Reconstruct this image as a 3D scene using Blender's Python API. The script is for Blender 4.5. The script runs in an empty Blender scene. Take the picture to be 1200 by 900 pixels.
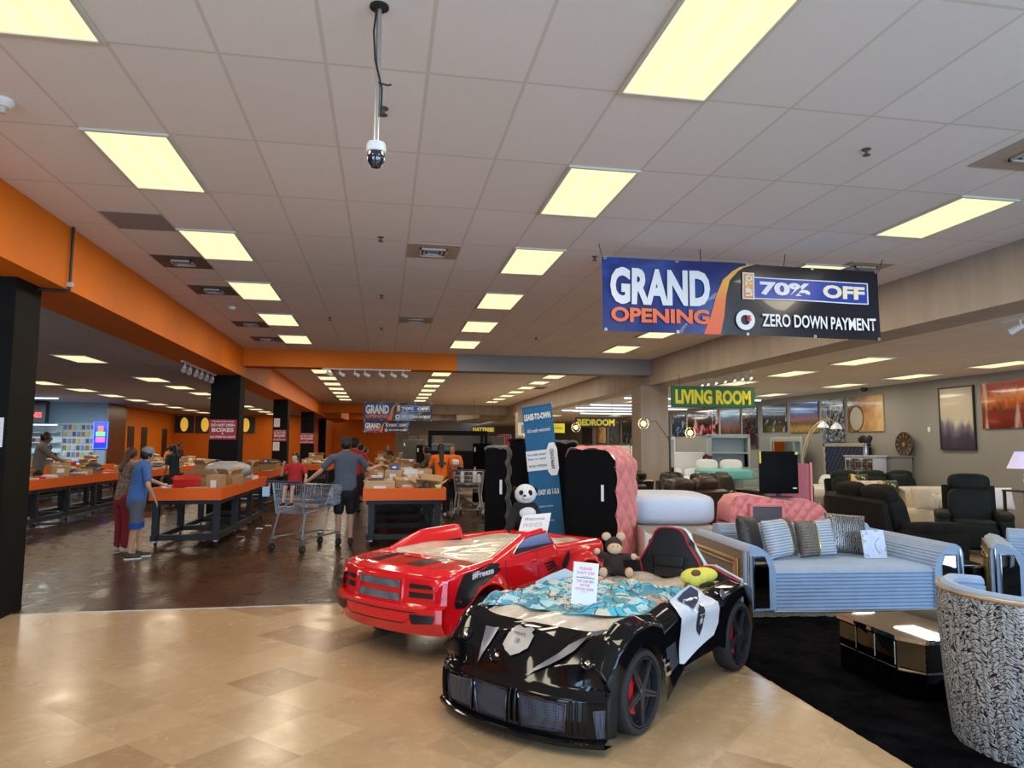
import bpy, bmesh, math, random
from mathutils import Vector, Matrix
from math import sin, cos, pi, sqrt, radians as RAD, atan2
random.seed(7)
SC = bpy.context.scene
COL = SC.collection
# ------------------------------------------------------------------ camera, world, exposure
cd = bpy.data.cameras.new('camera'); cam = bpy.data.objects.new('camera', cd); COL.objects.link(cam)
cd.sensor_fit = 'HORIZONTAL'; cd.sensor_width = 36.0; cd.lens = 835.2/1200*36.0
cd.clip_start = 0.05; cd.clip_end = 300
_yaw, _pit, _rol = 0.1769, 0.0878, 0.0054
_f = Vector((sin(_yaw)*cos(_pit), cos(_yaw)*cos(_pit), sin(_pit)))
_r = Vector((cos(_yaw), -sin(_yaw), 0)); _u = _r.cross(_f)
_R = _r*cos(_rol)+_u*sin(_rol); _U = -_r*sin(_rol)+_u*cos(_rol)
cam.matrix_world = Matrix(((_R.x,_U.x,-_f.x,0),(_R.y,_U.y,-_f.y,0),(_R.z,_U.z,-_f.z,1.65),(0,0,0,1)))
SC.camera = cam
SC.view_settings.view_transform = 'Standard'; SC.view_settings.look = 'None'
SC.view_settings.gamma = 1.0; SC.view_settings.use_curve_mapping = False
SC.view_settings.exposure = EXPO = 0.0
SC.cycles.use_denoising = True
SC.cycles.max_bounces = 7; SC.cycles.diffuse_bounces = 4; SC.cycles.glossy_bounces = 4
SC.cycles.sample_clamp_indirect = 4.0
SC.cycles.use_light_tree = True
W = bpy.data.worlds.new('sky'); SC.world = W; W.use_nodes = True
W.node_tree.nodes['Background'].inputs[0].default_value = (0.55,0.72,1.0,1)
W.node_tree.nodes['Background'].inputs[1].default_value = 1.6
P_TROFFER = 25.0      # watts of each recessed fixture
P_WINDOW = 150.0       # daylight through each shop window
LENS = (1.15,1.02,0.60)

def area_light(name, loc, rot, sx, sy, power, color, parent=None):
    l = bpy.data.lights.new(name, 'AREA'); l.shape='RECTANGLE'; l.size=sx; l.size_y=sy; l.energy=power; l.color=color
    o = bpy.data.objects.new(name, l); COL.objects.link(o); o.location=loc; o.rotation_euler=rot
    if parent: o.parent = parent
    return o
# daylight: the shop windows in the front wall behind the camera, one lamp inside each opening
for wx in (-6.5,-3.9,1.5,4.1,6.7,9.3,11.9):
    area_light('window_daylight', (wx,-3.35,1.75), (RAD(90),0,0), 2.2, 2.6, P_WINDOW, (0.46,0.73,1.0))

# ------------------------------------------------------------------ materials
def mat(name, col, rough=0.5, metal=0.0, spec=0.5, coat=0.0, emit=None, estr=1.0, sheen=0.0, alpha=1.0, trans=0.0):
    m = bpy.data.materials.new(name); m.use_nodes = True
    b = m.node_tree.nodes['Principled BSDF']
    b.inputs['Base Color'].default_value = (*col,1); b.inputs['Roughness'].default_value = rough
    b.inputs['Metallic'].default_value = metal; b.inputs['Specular IOR Level'].default_value = spec
    b.inputs['Coat Weight'].default_value = coat; b.inputs['Coat Roughness'].default_value = 0.04
    b.inputs['Sheen Weight'].default_value = sheen
    b.inputs['Transmission Weight'].default_value = trans
    if emit: b.inputs['Emission Color'].default_value = (*emit,1); b.inputs['Emission Strength'].default_value = estr
    return m
def nt(m):
    t = m.node_tree; return t, t.nodes, t.links, t.nodes['Principled BSDF']
def coords(m, scale=(1,1,1), rot=(0,0,0), kind='Object', loc=(0,0,0)):
    t,n,l,b = nt(m); tc = n.new('ShaderNodeTexCoord'); mp = n.new('ShaderNodeMapping')
    mp.inputs['Scale'].default_value = scale; mp.inputs['Rotation'].default_value = rot; mp.inputs['Location'].default_value = loc
    l.new(tc.outputs[kind], mp.inputs[0]); return mp.outputs[0]
def ramp(m, fac, stops, interp='LINEAR'):
    t,n,l,b = nt(m); r = n.new('ShaderNodeValToRGB'); r.color_ramp.interpolation = interp
    e = r.color_ramp.elements
    while len(e) < len(stops): e.new(0.5)
    for k,(p,c) in enumerate(stops): e[k].position = p; e[k].color = (*c,1) if len(c)==3 else c
    l.new(fac, r.inputs[0]); return r.outputs[0]
def noise(m, vec, scale, detail=4, rough=0.6, dist=0.0):
    t,n,l,b = nt(m); x = n.new('ShaderNodeTexNoise'); x.inputs['Scale'].default_value=scale; x.inputs['Detail'].default_value=detail
    x.inputs['Roughness'].default_value=rough; x.inputs['Distortion'].default_value=dist; l.new(vec, x.inputs['Vector']); return x.outputs['Fac']
def wave(m, vec, scale, dist=0, direction='X', prof='SIN', dscale=1.0):
    t,n,l,b = nt(m); x = n.new('ShaderNodeTexWave'); x.bands_direction=direction; x.wave_profile=prof
    x.inputs['Scale'].default_value=scale; x.inputs['Distortion'].default_value=dist; x.inputs['Detail Scale'].default_value=dscale
    l.new(vec, x.inputs['Vector']); return x.outputs['Fac']
def voro(m, vec, scale, feat='F1', rnd=1.0, out='Distance'):
    t,n,l,b = nt(m); x = n.new('ShaderNodeTexVoronoi'); x.feature=feat; x.inputs['Scale'].default_value=scale
    x.inputs['Randomness'].default_value=rnd; l.new(vec, x.inputs['Vector']); return x.outputs[out]
def mathn(m, op, a, b_=0.5):
    t,n,l,b = nt(m); x = n.new('ShaderNodeMath'); x.operation=op
    for k,v in enumerate((a,b_)):
        if isinstance(v,(int,float)): x.inputs[k].default_value=v
        else: l.new(v, x.inputs[k])
    return x.outputs[0]
def mixc(m, fac, a, b_, mode='MIX'):
    t,n,l,b = nt(m); x = n.new('ShaderNodeMix'); x.data_type='RGBA'; x.blend_type=mode
    for k,v in ((0,fac),(6,a),(7,b_)):
        if isinstance(v,(int,float)): x.inputs[k].default_value=v
        elif isinstance(v,tuple): x.inputs[k].default_value=(*v,1)
        else: l.new(v, x.inputs[k])
    return x.outputs[2]
def setc(m, c): t,n,l,b = nt(m); l.new(c, b.inputs['Base Color'])
def setr(m, c): t,n,l,b = nt(m); l.new(c, b.inputs['Roughness'])
def bump(m, h, strength=0.3, dist=0.01):
    t,n,l,b = nt(m); x = n.new('ShaderNodeBump'); x.inputs['Strength'].default_value=strength; x.inputs['Distance'].default_value=dist
    l.new(h, x.inputs['Height']); l.new(x.outputs[0], b.inputs['Normal'])
def vmat(name, col, var=0.15, scale=6.0, rough=0.6, bmp=0.0, **k):
    m = mat(name, col, rough, **k); v = coords(m); f = noise(m, v, scale)
    setc(m, ramp(m, f, [(0.3, tuple(c*(1-var) for c in col)), (0.7, tuple(min(1,c*(1+var)) for c in col))]))
    if bmp: bump(m, noise(m, v, scale*8, 3), bmp, 0.01)
    return m
def two(name, a, b_, fac_fn, **k):
    m = mat(name, a, **k); v = coords(m); f = fac_fn(m, v); setc(m, ramp(m, f, [(0.45,a),(0.55,b_)])); return m

# ------------------------------------------------------------------ mesh builder
class MB:
    def __init__(s): s.bm = bmesh.new(); s.M = Matrix.Identity(4)
    def v(s, p): return s.bm.verts.new(s.M @ Vector(p))
    def face(s, vs):
        try: return s.bm.faces.new(vs)
        except ValueError: return None
    def box(s, x0,x1,y0,y1,z0,z1, bev=0.0, seg=2):
        vs = [s.v((x,y,z)) for z in (z0,z1) for y in (y0,y1) for x in (x0,x1)]
        fs = [s.face([vs[i] for i in q]) for q in ((0,2,3,1),(4,5,7,6),(0,1,5,4),(2,6,7,3),(0,4,6,2),(1,3,7,5))]
        if bev:
            es = list({e for f in fs for e in f.edges})
            bmesh.ops.bevel(s.bm, geom=es, offset=bev, segments=seg, affect='EDGES', profile=0.6)
        return s
    def cbox(s, c, d, bev=0.0, rz=0.0, seg=2, M=None):
        o = s.M; s.M = o @ Matrix.Translation(c) @ Matrix.Rotation(rz,4,'Z') @ (M or Matrix.Identity(4))
        s.box(-d[0]/2,d[0]/2,-d[1]/2,d[1]/2,-d[2]/2,d[2]/2,bev,seg); s.M = o; return s
    def cyl(s, p0, p1, r0, r1=None, n=12, cap=True):
        r1 = r0 if r1 is None else r1; p0=Vector(p0); p1=Vector(p1); a=(p1-p0).normalized()
        t = Vector((0,0,1)) if abs(a.z)<0.9 else Vector((1,0,0)); x=a.cross(t).normalized(); y=a.cross(x)
        R=[[s.v(p+ (x*cos(2*pi*k/n)+y*sin(2*pi*k/n))*r) for k in range(n)] for p,r in ((p0,r0),(p1,r1))]
        for k in range(n): s.face([R[0][k],R[0][(k+1)%n],R[1][(k+1)%n],R[1][k]])
        if cap: s.face(R[0][::-1]); s.face(R[1])
        return s
    def tube(s, pts, r, n=8, closed=False, cap=True):
        pts=[Vector(p) for p in pts]; m=len(pts); rings=[]; px=None
        for i,p in enumerate(pts):
            a=(pts[(i+1)%m]-pts[i-1]) if closed or 0<i<m-1 else (pts[1]-pts[0] if i==0 else pts[-1]-pts[-2]); a.normalize()
            if px is None: t=Vector((0,0,1)) if abs(a.z)<0.9 else Vector((1,0,0)); px=a.cross(t).normalized()
            px=(px-a*px.dot(a)).normalized(); y=a.cross(px); rr=r[i] if isinstance(r,(list,tuple)) else r
            rings.append([s.v(p+(px*cos(2*pi*k/n)+y*sin(2*pi*k/n))*rr) for k in range(n)])
        for i in range(m if closed else m-1):
            A=rings[i]; B=rings[(i+1)%m]
            for k in range(n): s.face([A[k],A[(k+1)%n],B[(k+1)%n],B[k]])
        if cap and not closed: s.face(rings[0][::-1]); s.face(rings[-1])
        return s
    def ell(s, c, r, nu=16, nv=10, M=None):
        if isinstance(r,(int,float)): r=(r,r,r)
        o=s.M; s.M = o@Matrix.Translation(c)@(M or Matrix.Identity(4)); R=[]
        for j in range(1,nv):
            th=pi*j/nv; R.append([s.v((r[0]*sin(th)*cos(2*pi*i/nu), r[1]*sin(th)*sin(2*pi*i/nu), r[2]*cos(th))) for i in range(nu)])
        T=s.v((0,0,r[2])); B=s.v((0,0,-r[2])); s.M=o
        for i in range(nu):
            k=(i+1)%nu; s.face([T,R[0][i],R[0][k]]); s.face([B,R[-1][k],R[-1][i]])
            for j in range(nv-2): s.face([R[j][i],R[j+1][i],R[j+1][k],R[j][k]])
        return s
    def lathe(s, prof, n=24, c=(0,0,0), M=None):
        o=s.M; s.M=o@Matrix.Translation(c)@(M or Matrix.Identity(4)); R=[]
        for r,z in prof: R.append([s.v((r*cos(2*pi*i/n), r*sin(2*pi*i/n), z)) for i in range(n)] if r>1e-6 else [s.v((0,0,z))])
        s.M=o
        for a,b in zip(R[:-1],R[1:]):
            for i in range(n):
                k=(i+1)%n
                if len(a)==1 and len(b)==1: continue
                if len(a)==1: s.face([a[0],b[k],b[i]])
                elif len(b)==1: s.face([a[i],a[k],b[0]])
                else: s.face([a[i],a[k],b[k],b[i]])
        return s
    def prism(s, poly, t0, t1, ax='y', bev=0.0):
        f={'y':lambda a,b,t:(a,t,b),'z':lambda a,b,t:(a,b,t),'x':lambda a,b,t:(t,a,b)}[ax]
        A=[s.v(f(a,b,t0)) for a,b in poly]; B=[s.v(f(a,b,t1)) for a,b in poly]; n=len(poly)
        fs=[s.face(A),s.face(B[::-1])]
        for k in range(n): fs.append(s.face([A[k],B[k],B[(k+1)%n],A[(k+1)%n]]))
        if bev:
            es=list({e for f_ in (fs[0],fs[1]) if f_ for e in f_.edges}); bmesh.ops.bevel(s.bm,geom=es,offset=bev,segments=2,affect='EDGES',profile=0.6)
        return s
    def grid(s, fn, nu, nv, cu=False, cv=False, thick=0.0):
        G=[[s.v(fn(i/(nu if cu else nu), j/nv)) for j in range(nv+(0 if cv else 1))] for i in range(nu+(0 if cu else 1))]
        for i in range(nu):
            for j in range(nv):
                a=G[i][j]; b=G[(i+1)%len(G)][j]; c=G[(i+1)%len(G)][(j+1)%len(G[0])]; d=G[i][(j+1)%len(G[0])]
                s.face([a,b,c,d])
        return s
    def build(s, name, m, parent=None, smooth=35, solid=0.0, solid_off=0.0, flip=False, subs=0):
        bmesh.ops.remove_doubles(s.bm, verts=s.bm.verts, dist=1e-5)
        if not flip: bmesh.ops.recalc_face_normals(s.bm, faces=s.bm.faces)
        if solid: bmesh.ops.solidify(s.bm, geom=s.bm.faces[:], thickness=solid)
        me=bpy.data.meshes.new(name); s.bm.to_mesh(me); s.bm.free()
        if smooth and len(me.polygons):
            me.shade_smooth(); me.set_sharp_from_angle(angle=RAD(smooth))
        for mm in (m if isinstance(m,(list,tuple)) else [m]): me.materials.append(mm)
        o=bpy.data.objects.new(name,me); COL.objects.link(o)
        if parent: o.parent=parent
        return o
def tag(o, label=None, cat=None, group=None, kind=None):
    if label: o['label']=label
    if cat: o['category']=cat
    if group: o['group']=group
    if kind: o['kind']=kind
    return o
def thing(name, label, cat, loc=(0,0,0), rz=0.0, group=None):
    o=bpy.data.objects.new(name,None); o.empty_display_size=0.1; COL.objects.link(o); o.location=loc; o.rotation_euler=(0,0,rz)
    return tag(o,label,cat,group)
def struct(name, mb, m, **k): return tag(mb.build(name,m,**k),kind='structure')
KIDS={}
def children(o): return [c for c in COL.objects if c.parent==o]
def dup(o, loc=None, rz=None, label=None, group=None, parent=None, scale=None, kids=None):
    c=o.copy(); COL.objects.link(c)
    if parent: c.parent=parent
    if loc is not None: c.location=loc
    if rz is not None: c.rotation_euler=(0,0,rz) if isinstance(rz,(int,float)) else rz
    if scale is not None: c.scale=scale if not isinstance(scale,(int,float)) else (scale,)*3
    if label: c['label']=label
    if group: c['group']=group
    if o.name not in KIDS: KIDS[o.name]=children(o)
    for ch in KIDS[o.name]: dup(ch,parent=c)
    return c
def text(s, w, h, m, parent, M, name='lettering', bold=0.02, ext=0.002, font_shear=0.0, label=None):
    cu=bpy.data.curves.new('t','FONT'); cu.body=s; cu.size=1; cu.offset=bold; cu.shear=font_shear; cu.align_x='CENTER'; cu.resolution_u=3
    cu.space_line=0.9
    to=bpy.data.objects.new('t',cu); COL.objects.link(to); dg=bpy.context.evaluated_depsgraph_get()
    me=bpy.data.meshes.new_from_object(to.evaluated_get(dg)); bpy.data.objects.remove(to); me.name=name
    xs=[v.co.x for v in me.vertices]; ys=[v.co.y for v in me.vertices]
    if not xs: return None
    cx=(min(xs)+max(xs))/2; cy=(min(ys)+max(ys))/2; sx=w/(max(xs)-min(xs)); sy=h/(max(ys)-min(ys))
    me.transform(M@Matrix.Diagonal((sx,sy,1,1))@Matrix.Translation((-cx,-cy,0)))
    me.materials.clear(); me.materials.append(m)
    o=bpy.data.objects.new(name,me); COL.objects.link(o)
    if parent: o.parent=parent
    if label: o['label']=label
    return o
RX90=Matrix.Rotation(pi/2,4,'X')     # text plane XY -> XZ facing -Y
def T(*p): return Matrix.Translation(p)
def rot(ax,deg): return Matrix.Rotation(RAD(deg),4,ax)
# blobs: overlapping rounded solids fused into one continuous skin
def cap(mb, p0, p1, r0, r1, flat=1.0, n=14):
    """tapered capsule, flat = depth / width ratio across the local Y axis"""
    p0=Vector(p0); p1=Vector(p1); a=(p1-p0); L=a.length; a=a/L if L>1e-6 else Vector((0,0,1))
    ref=Vector((1,0,0)) if abs(a.x)<0.9 else Vector((0,0,1)); y=a.cross(ref).normalized(); x=y.cross(a).normalized()
    prof=[]
    for k in range(1,6): th=pi/2*k/5; prof.append((-r0*cos(th), r0*sin(th)))
    for k in range(0,5): th=pi/2*k/5; prof.append((L+r1*sin(th), r1*cos(th)))
    rings=[[mb.v(p0+a*t+(x*cos(2*pi*i/n)+y*flat*sin(2*pi*i/n))*r) for i in range(n)] for t,r in prof]
    T0=mb.v(p0-a*r0); T1=mb.v(p0+a*(L+r1))
    for A,B in zip(rings[:-1],rings[1:]):
        for i in range(n): mb.face([A[i],A[(i+1)%n],B[(i+1)%n],B[i]])
    for i in range(n): mb.face([T0,rings[0][(i+1)%n],rings[0][i]]); mb.face([T1,rings[-1][i],rings[-1][(i+1)%n]])
def blob(mb, name, m, parent, vox=0.012, smooth=4, extra=None):
    bmesh.ops.recalc_face_normals(mb.bm, faces=mb.bm.faces)
    me=bpy.data.meshes.new('b'); mb.bm.to_mesh(me); mb.bm.free(); ob=bpy.data.objects.new('b',me); COL.objects.link(ob)
    r=ob.modifiers.new('r','REMESH'); r.mode='VOXEL'; r.voxel_size=vox; r.use_smooth_shade=True
    if smooth: sm=ob.modifiers.new('s','SMOOTH'); sm.iterations=smooth; sm.factor=0.5
    dg=bpy.context.evaluated_depsgraph_get(); me2=bpy.data.meshes.new_from_object(ob.evaluated_get(dg)); bpy.data.objects.remove(ob)
    if extra:
        b2=bmesh.new(); b2.from_mesh(me2); t=bpy.data.meshes.new('t'); extra.bm.to_mesh(t); extra.bm.free(); b2.from_mesh(t); b2.to_mesh(me2); b2.free()
    me2.shade_smooth(); me2.name=name; me2.materials.clear()
    me2.materials.append(m)
    o=bpy.data.objects.new(name,me2); COL.objects.link(o)
    if parent: o.parent=parent
    return o
def lerp_pts(pts, x):
    if x<=pts[0][0]: return pts[0][1]
    for (a,b),(c,d) in zip(pts[:-1],pts[1:]):
        if x<=c: t=(x-a)/(c-a) if c>a else 0; t=t*t*(3-2*t) if len(pts)>2 else t; return b+(d-b)*t
    return pts[-1][1]
def lin(pts, x):
    if x<=pts[0][0]: return pts[0][1]
    for (a,b),(c,d) in zip(pts[:-1],pts[1:]):
        if x<=c: return b+(d-b)*((x-a)/(c-a) if c>a else 0)
    return pts[-1][1]

M_={}
M_['steel']=mat('brushed steel',(0.55,0.56,0.58),0.35,1.0)
M_['chrome']=mat('chrome',(0.8,0.82,0.85),0.08,1.0)
M_['white']=mat('white paint',(0.8,0.8,0.79),0.5)
M_['black']=mat('black paint',(0.012,0.012,0.013),0.45)
M_['blackgloss']=mat('black gloss plastic',(0.004,0.004,0.005),0.07,spec=0.35)
M_['rubber']=mat('black rubber',(0.02,0.02,0.022),0.7)
M_['grey']=mat('grey plastic',(0.25,0.26,0.28),0.5)
M_['red']=mat('red',(0.6,0.02,0.03),0.5)
M_['gold']=mat('gold metal',(0.75,0.55,0.2),0.2,1.0)
M_['glass']=mat('clear glass',(0.9,0.95,1.0),0.02,trans=1.0)
M_['mirror']=mat('mirror glass',(0.75,0.75,0.74),0.02,1.0)
M_['paper']=mat('white paper',(0.82,0.82,0.84),0.6)
M_['ink']=mat('black ink',(0.02,0.02,0.03),0.6)
M_['yellow']=mat('yellow print',(0.85,0.72,0.02),0.5)
# ------------------------------------------------------------------ room shell
CZ=3.935; SZ=3.32; BZ=3.27
def ceil_mat(name, x0, y0, col):
    m=mat(name,col,0.9,spec=0.1); v=coords(m)
    t,n,l,b=nt(m); sx=n.new('ShaderNodeSeparateXYZ'); l.new(v,sx.inputs[0])
    def line(o,per,off,w):
        a=mathn(m,'SUBTRACT',o,off); a=mathn(m,'DIVIDE',a,per); a=mathn(m,'FRACT',a); a=mathn(m,'SUBTRACT',a,0.5); a=mathn(m,'ABSOLUTE',a); return mathn(m,'GREATER_THAN',a,0.5-w/per/2)
    g=mathn(m,'MAXIMUM',line(sx.outputs[0],0.6096,x0,0.024),line(sx.outputs[1],1.2192,y0,0.024))
    nz=noise(m,v,60,6,0.8); big=noise(m,v,0.35,2)
    base=ramp(m,nz,[(0.35,tuple(c*0.93 for c in col)),(0.62,col)])
    base=mixc(m,mathn(m,'MULTIPLY',big,0.25),base,tuple(c*0.8 for c in col))
    # each panel has aged a little differently
    wn=n.new('ShaderNodeTexWhiteNoise'); wn.noise_dimensions='2D'; vm=n.new('ShaderNodeVectorMath'); vm.operation='FLOOR'
    mp=n.new('ShaderNodeMapping'); mp.inputs['Location'].default_value=(-x0/0.6096,-y0/1.2192,0); mp.inputs['Scale'].default_value=(1/0.6096,1/1.2192,1)
    l.new(v,mp.inputs[0]); l.new(mp.outputs[0],vm.inputs[0]); l.new(vm.outputs[0],wn.inputs['Vector'])
    base=mixc(m,mathn(m,'MULTIPLY',wn.outputs['Value'],0.18),base,tuple(c*0.72 for c in col))
    setc(m,mixc(m,g,base,tuple(c*0.78 for c in (col[0],col[1]*0.97,col[2]*0.92)))); bump(m,mathn(m,'SUBTRACT',nz,mathn(m,'MULTIPLY',g,-1.5)),0.25,0.006); return m
X0,Y0=-2.2194,5.4463
m_ceil=ceil_mat('acoustic ceiling tile',X0,Y0,(0.86,0.80,0.785))
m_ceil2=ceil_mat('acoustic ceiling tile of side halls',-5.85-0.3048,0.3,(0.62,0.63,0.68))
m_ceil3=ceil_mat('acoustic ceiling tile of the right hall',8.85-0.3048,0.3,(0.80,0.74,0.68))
def slab(name,x0,x1,y0,y1,z0,z1,m): return struct(name,MB().box(x0,x1,y0,y1,z0,z1),m,smooth=0)
slab('ceiling',-3.3,6.8,-3.6,58,CZ,CZ+0.1,m_ceil)
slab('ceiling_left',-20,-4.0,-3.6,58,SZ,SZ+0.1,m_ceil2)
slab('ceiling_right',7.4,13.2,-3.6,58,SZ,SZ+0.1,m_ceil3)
m_or=vmat('orange wall paint',(0.72,0.17,0.004),0.06,1.5,0.6,0.03,spec=0.25)
m_or2=vmat('deep orange wall paint',(0.60,0.12,0.004),0.08,1.0,0.7,spec=0.2)
m_tan=mat('taupe wall paint',(0.36,0.30,0.245),0.6)
_v=coords(m_tan,(1.2,1.2,0.15)); setc(m_tan,ramp(m_tan,noise(m_tan,_v,2.5,3),[(0.3,(0.33,0.275,0.225)),(0.7,(0.42,0.35,0.285))]))
m_grey=vmat('grey beam paint',(0.24,0.225,0.225),0.06,1.0,0.6)
m_wall=vmat('warm grey wall paint',(0.27,0.26,0.235),0.05,0.6,0.7)
m_wall2=vmat('brown grey wall paint',(0.26,0.22,0.18),0.08,0.6,0.7)
slab('trim_1',-4.02,-3.3,-3.6,46,BZ,CZ+0.1,m_or)        # dropped beam along the left side of the hall
slab('trim_2',6.8,7.45,-3.6,46,BZ,CZ+0.1,m_tan)         # dropped beam along the right side
slab('trim_3',-3.3,1.75,17.55,18.1,3.52,CZ+0.1,m_or)    # cross beam, painted orange then grey
slab('trim_4',1.75,6.8,17.55,18.1,3.52,CZ+0.1,m_grey)
slab('trim_5',-3.3,0.6,39.3,39.9,3.42,CZ+0.1,m_or)
slab('trim_6',0.6,6.8,39.3,39.9,3.42,CZ+0.1,m_tan)
slab('trim_7',-3.3,0.6,51,51.6,3.5,CZ+0.1,m_or)
slab('trim_8',0.6,6.8,51,51.6,3.5,CZ+0.1,m_tan)
struct('trim_9',MB().prism([(-3.3,41.0),(-2.4,41.2),(-2.1,44),(-2.6,48),(-3.3,50)],3.2,CZ,ax='z'),m_or,smooth=0)
struct('trim_10',MB().prism([(6.8,40.5),(5.4,41),(4.6,46),(5.2,50),(6.8,51)],3.3,CZ,ax='z'),m_tan,smooth=0)
# floors
m_tile=mat('travertine floor tile',(0.5,0.36,0.22),0.22,spec=0.5)
v=coords(m_tile,(1,1,1),(0,0,RAD(-45.5)),loc=(0.10,0.05,0)); t,n,l,b=nt(m_tile)
bk=n.new('ShaderNodeTexBrick'); bk.offset=0.0; bk.inputs['Scale'].default_value=1.0
for k,vv in (('Mortar Size',0.0016),('Mortar Smooth',0.1),('Bias',0.0),('Brick Width',0.4572),('Row Height',0.4572)): bk.inputs[k].default_value=vv
bk.inputs['Color1'].default_value=(0.0,0.0,0.0,1); bk.inputs['Color2'].default_value=(1,1,1,1); bk.inputs['Mortar'].default_value=(0.5,0.5,0.5,1)
l.new(v,bk.inputs['Vector'])
tint=ramp(m_tile,bk.outputs['Color'],[(0.0,(0.30,0.19,0.10)),(0.13,(0.36,0.24,0.13)),(0.24,(0.47,0.33,0.19)),(0.7,(0.51,0.36,0.21)),(1.0,(0.55,0.40,0.24))])
cl=noise(m_tile,v,2.2,8,0.65,0.6); cl2=noise(m_tile,v,9,6,0.7,0.3)
c1=mixc(m_tile,ramp(m_tile,cl,[(0.42,(0,0,0)),(0.72,(0.55,)*3)]),tint,(0.36,0.24,0.13))
c1=mixc(m_tile,ramp(m_tile,cl2,[(0.5,(0,0,0)),(0.75,(0.4,)*3)]),c1,(0.70,0.55,0.38))
c1=mixc(m_tile,mathn(m_tile,'MULTIPLY',bk.outputs['Fac'],0.55),c1,(0.30,0.21,0.13))
setc(m_tile,c1); setr(m_tile,ramp(m_tile,cl,[(0.3,(0.14,)*3),(0.7,(0.30,)*3)])); bump(m_tile,mathn(m_tile,'ADD',mathn(m_tile,'MULTIPLY',bk.outputs['Fac'],-1),mathn(m_tile,'MULTIPLY',cl2,0.12)),0.25,0.003)
m_conc=mat('stained sealed concrete',(0.06,0.03,0.015),0.25,spec=0.22,coat=0.03)
v=coords(m_conc); f1=noise(m_conc,v,0.55,8,0.65,0.8); f2=noise(m_conc,v,3.5,8,0.7,1.2)
ca=ramp(m_conc,f1,[(0.3,(0.018,0.008,0.004)),(0.5,(0.036,0.016,0.007)),(0.72,(0.075,0.038,0.017))])
setc(m_conc,mixc(m_conc,ramp(m_conc,f2,[(0.5,(0,0,0)),(0.72,(0.55,)*3)]),ca,(0.10,0.055,0.027)))
setr(m_conc,ramp(m_conc,f2,[(0.3,(0.20,)*3),(0.7,(0.40,)*3)])); bump(m_conc,f2,0.05,0.01)
struct('floor',MB().prism([(-20,-3.6),(13.2,-3.6),(13.2,58.1),(2.62,58.1),(2.62,7.84),(-20,7.84)],-0.1,0.0,ax='z'),m_tile,smooth=0)
slab('floor_hall',-20,2.60,7.86,58.1,-0.1,0.0,m_conc)
m_strip=mat('metal floor strip',(0.45,0.42,0.38),0.35,0.9)
slab('trim_11',-20,2.60,7.832,7.858,-0.05,0.004,m_strip)
slab('trim_12',2.60,2.625,7.84,58,-0.05,0.004,mat('pale floor edge strip',(0.5,0.38,0.22),0.5))
# walls
slab('wall_right',13.1,13.25,-3.6,58,-0.05,SZ+0.1,m_wall)
slab('wall_back',0.9,13.1,58,58.2,-0.05,CZ+0.1,m_wall2)
slab('wall_back_orange',-4.0,0.9,58,58.2,-0.05,CZ+0.1,m_or2)
slab('wall_back_left',-11.2,-4.0,41,41.2,-0.05,SZ+0.1,m_or2)
slab('wall_left',-11.35,-11.2,33.2,41,-0.05,SZ+0.1,m_or)
slab('wall_left_corner',-11.35,-10.95,31.15,33.2,-0.05,SZ+0.1,vmat('dark brown panel',(0.10,0.04,0.02),0.2,2,0.3))
m_blue=vmat('pale blue wall paint',(0.30,0.42,0.50),0.05,1.0,0.6)
slab('wall_left_counter',-20,-10.95,31,31.15,-0.05,SZ+0.1,m_blue)
slab('wall_left_far',-4.02,-3.9,41.2,58,-0.05,CZ+0.1,m_or2)
slab('wall_left_side',-20.1,-20,-3.6,31,-0.05,SZ+0.1,m_wall2)
m_front=vmat('cream front wall paint',(0.5,0.46,0.42),0.05,1,0.7)
mb=MB(); mb.box(-20,13.2,-3.7,-3.55,3.1,CZ+0.1); mb.box(-20,13.2,-3.7,-3.55,-0.05,0.4)
xs=[-20,-7.65,-5.35,-5.05,-2.75,0.35,2.65,2.95,5.25,5.55,7.85,8.15,10.45,10.75,13.05,13.2]
for a,b_ in zip(xs[::2],xs[1::2]): mb.box(a,b_,-3.7,-3.55,0.4,3.1)
struct('wall_front',mb,m_front,smooth=0)
k=1
for a,b_ in zip(xs[1::2],xs[2::2]):
    mb=MB(); 
    for q in ((a,a+0.05,0.4,3.1),(b_-0.05,b_,0.4,3.1),(a,b_,0.4,0.46),(a,b_,3.04,3.1),(a,b_,2.3,2.35)): mb.box(q[0],q[1],-3.66,-3.6,q[2],q[3])
    w=struct('window_%d'%k,mb,M_['grey'],smooth=0); MB().box(a+0.05,b_-0.05,-3.635,-3.63,0.46,3.04).build('pane',M_['glass'],w,smooth=0); k+=1
# dark doors in the left orange wall
m_dkdoor=mat('dark doorway panel',(0.02,0.018,0.016),0.4)
for i,(a,b_) in enumerate(((34.2,35.0),(36.0,36.8),(39.2,40.0))):
    d=struct('door_%d'%(i+1),MB().box(-11.22,-11.17,a,b_,0,2.48,0.01),m_dkdoor,smooth=0)
    MB().cyl((-11.17,a+0.1,1.0),(-11.10,a+0.1,1.0),0.02).ell((-11.1,a+0.1,1.0),0.035,8,6).build('door_handle',M_['steel'],d)
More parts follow.
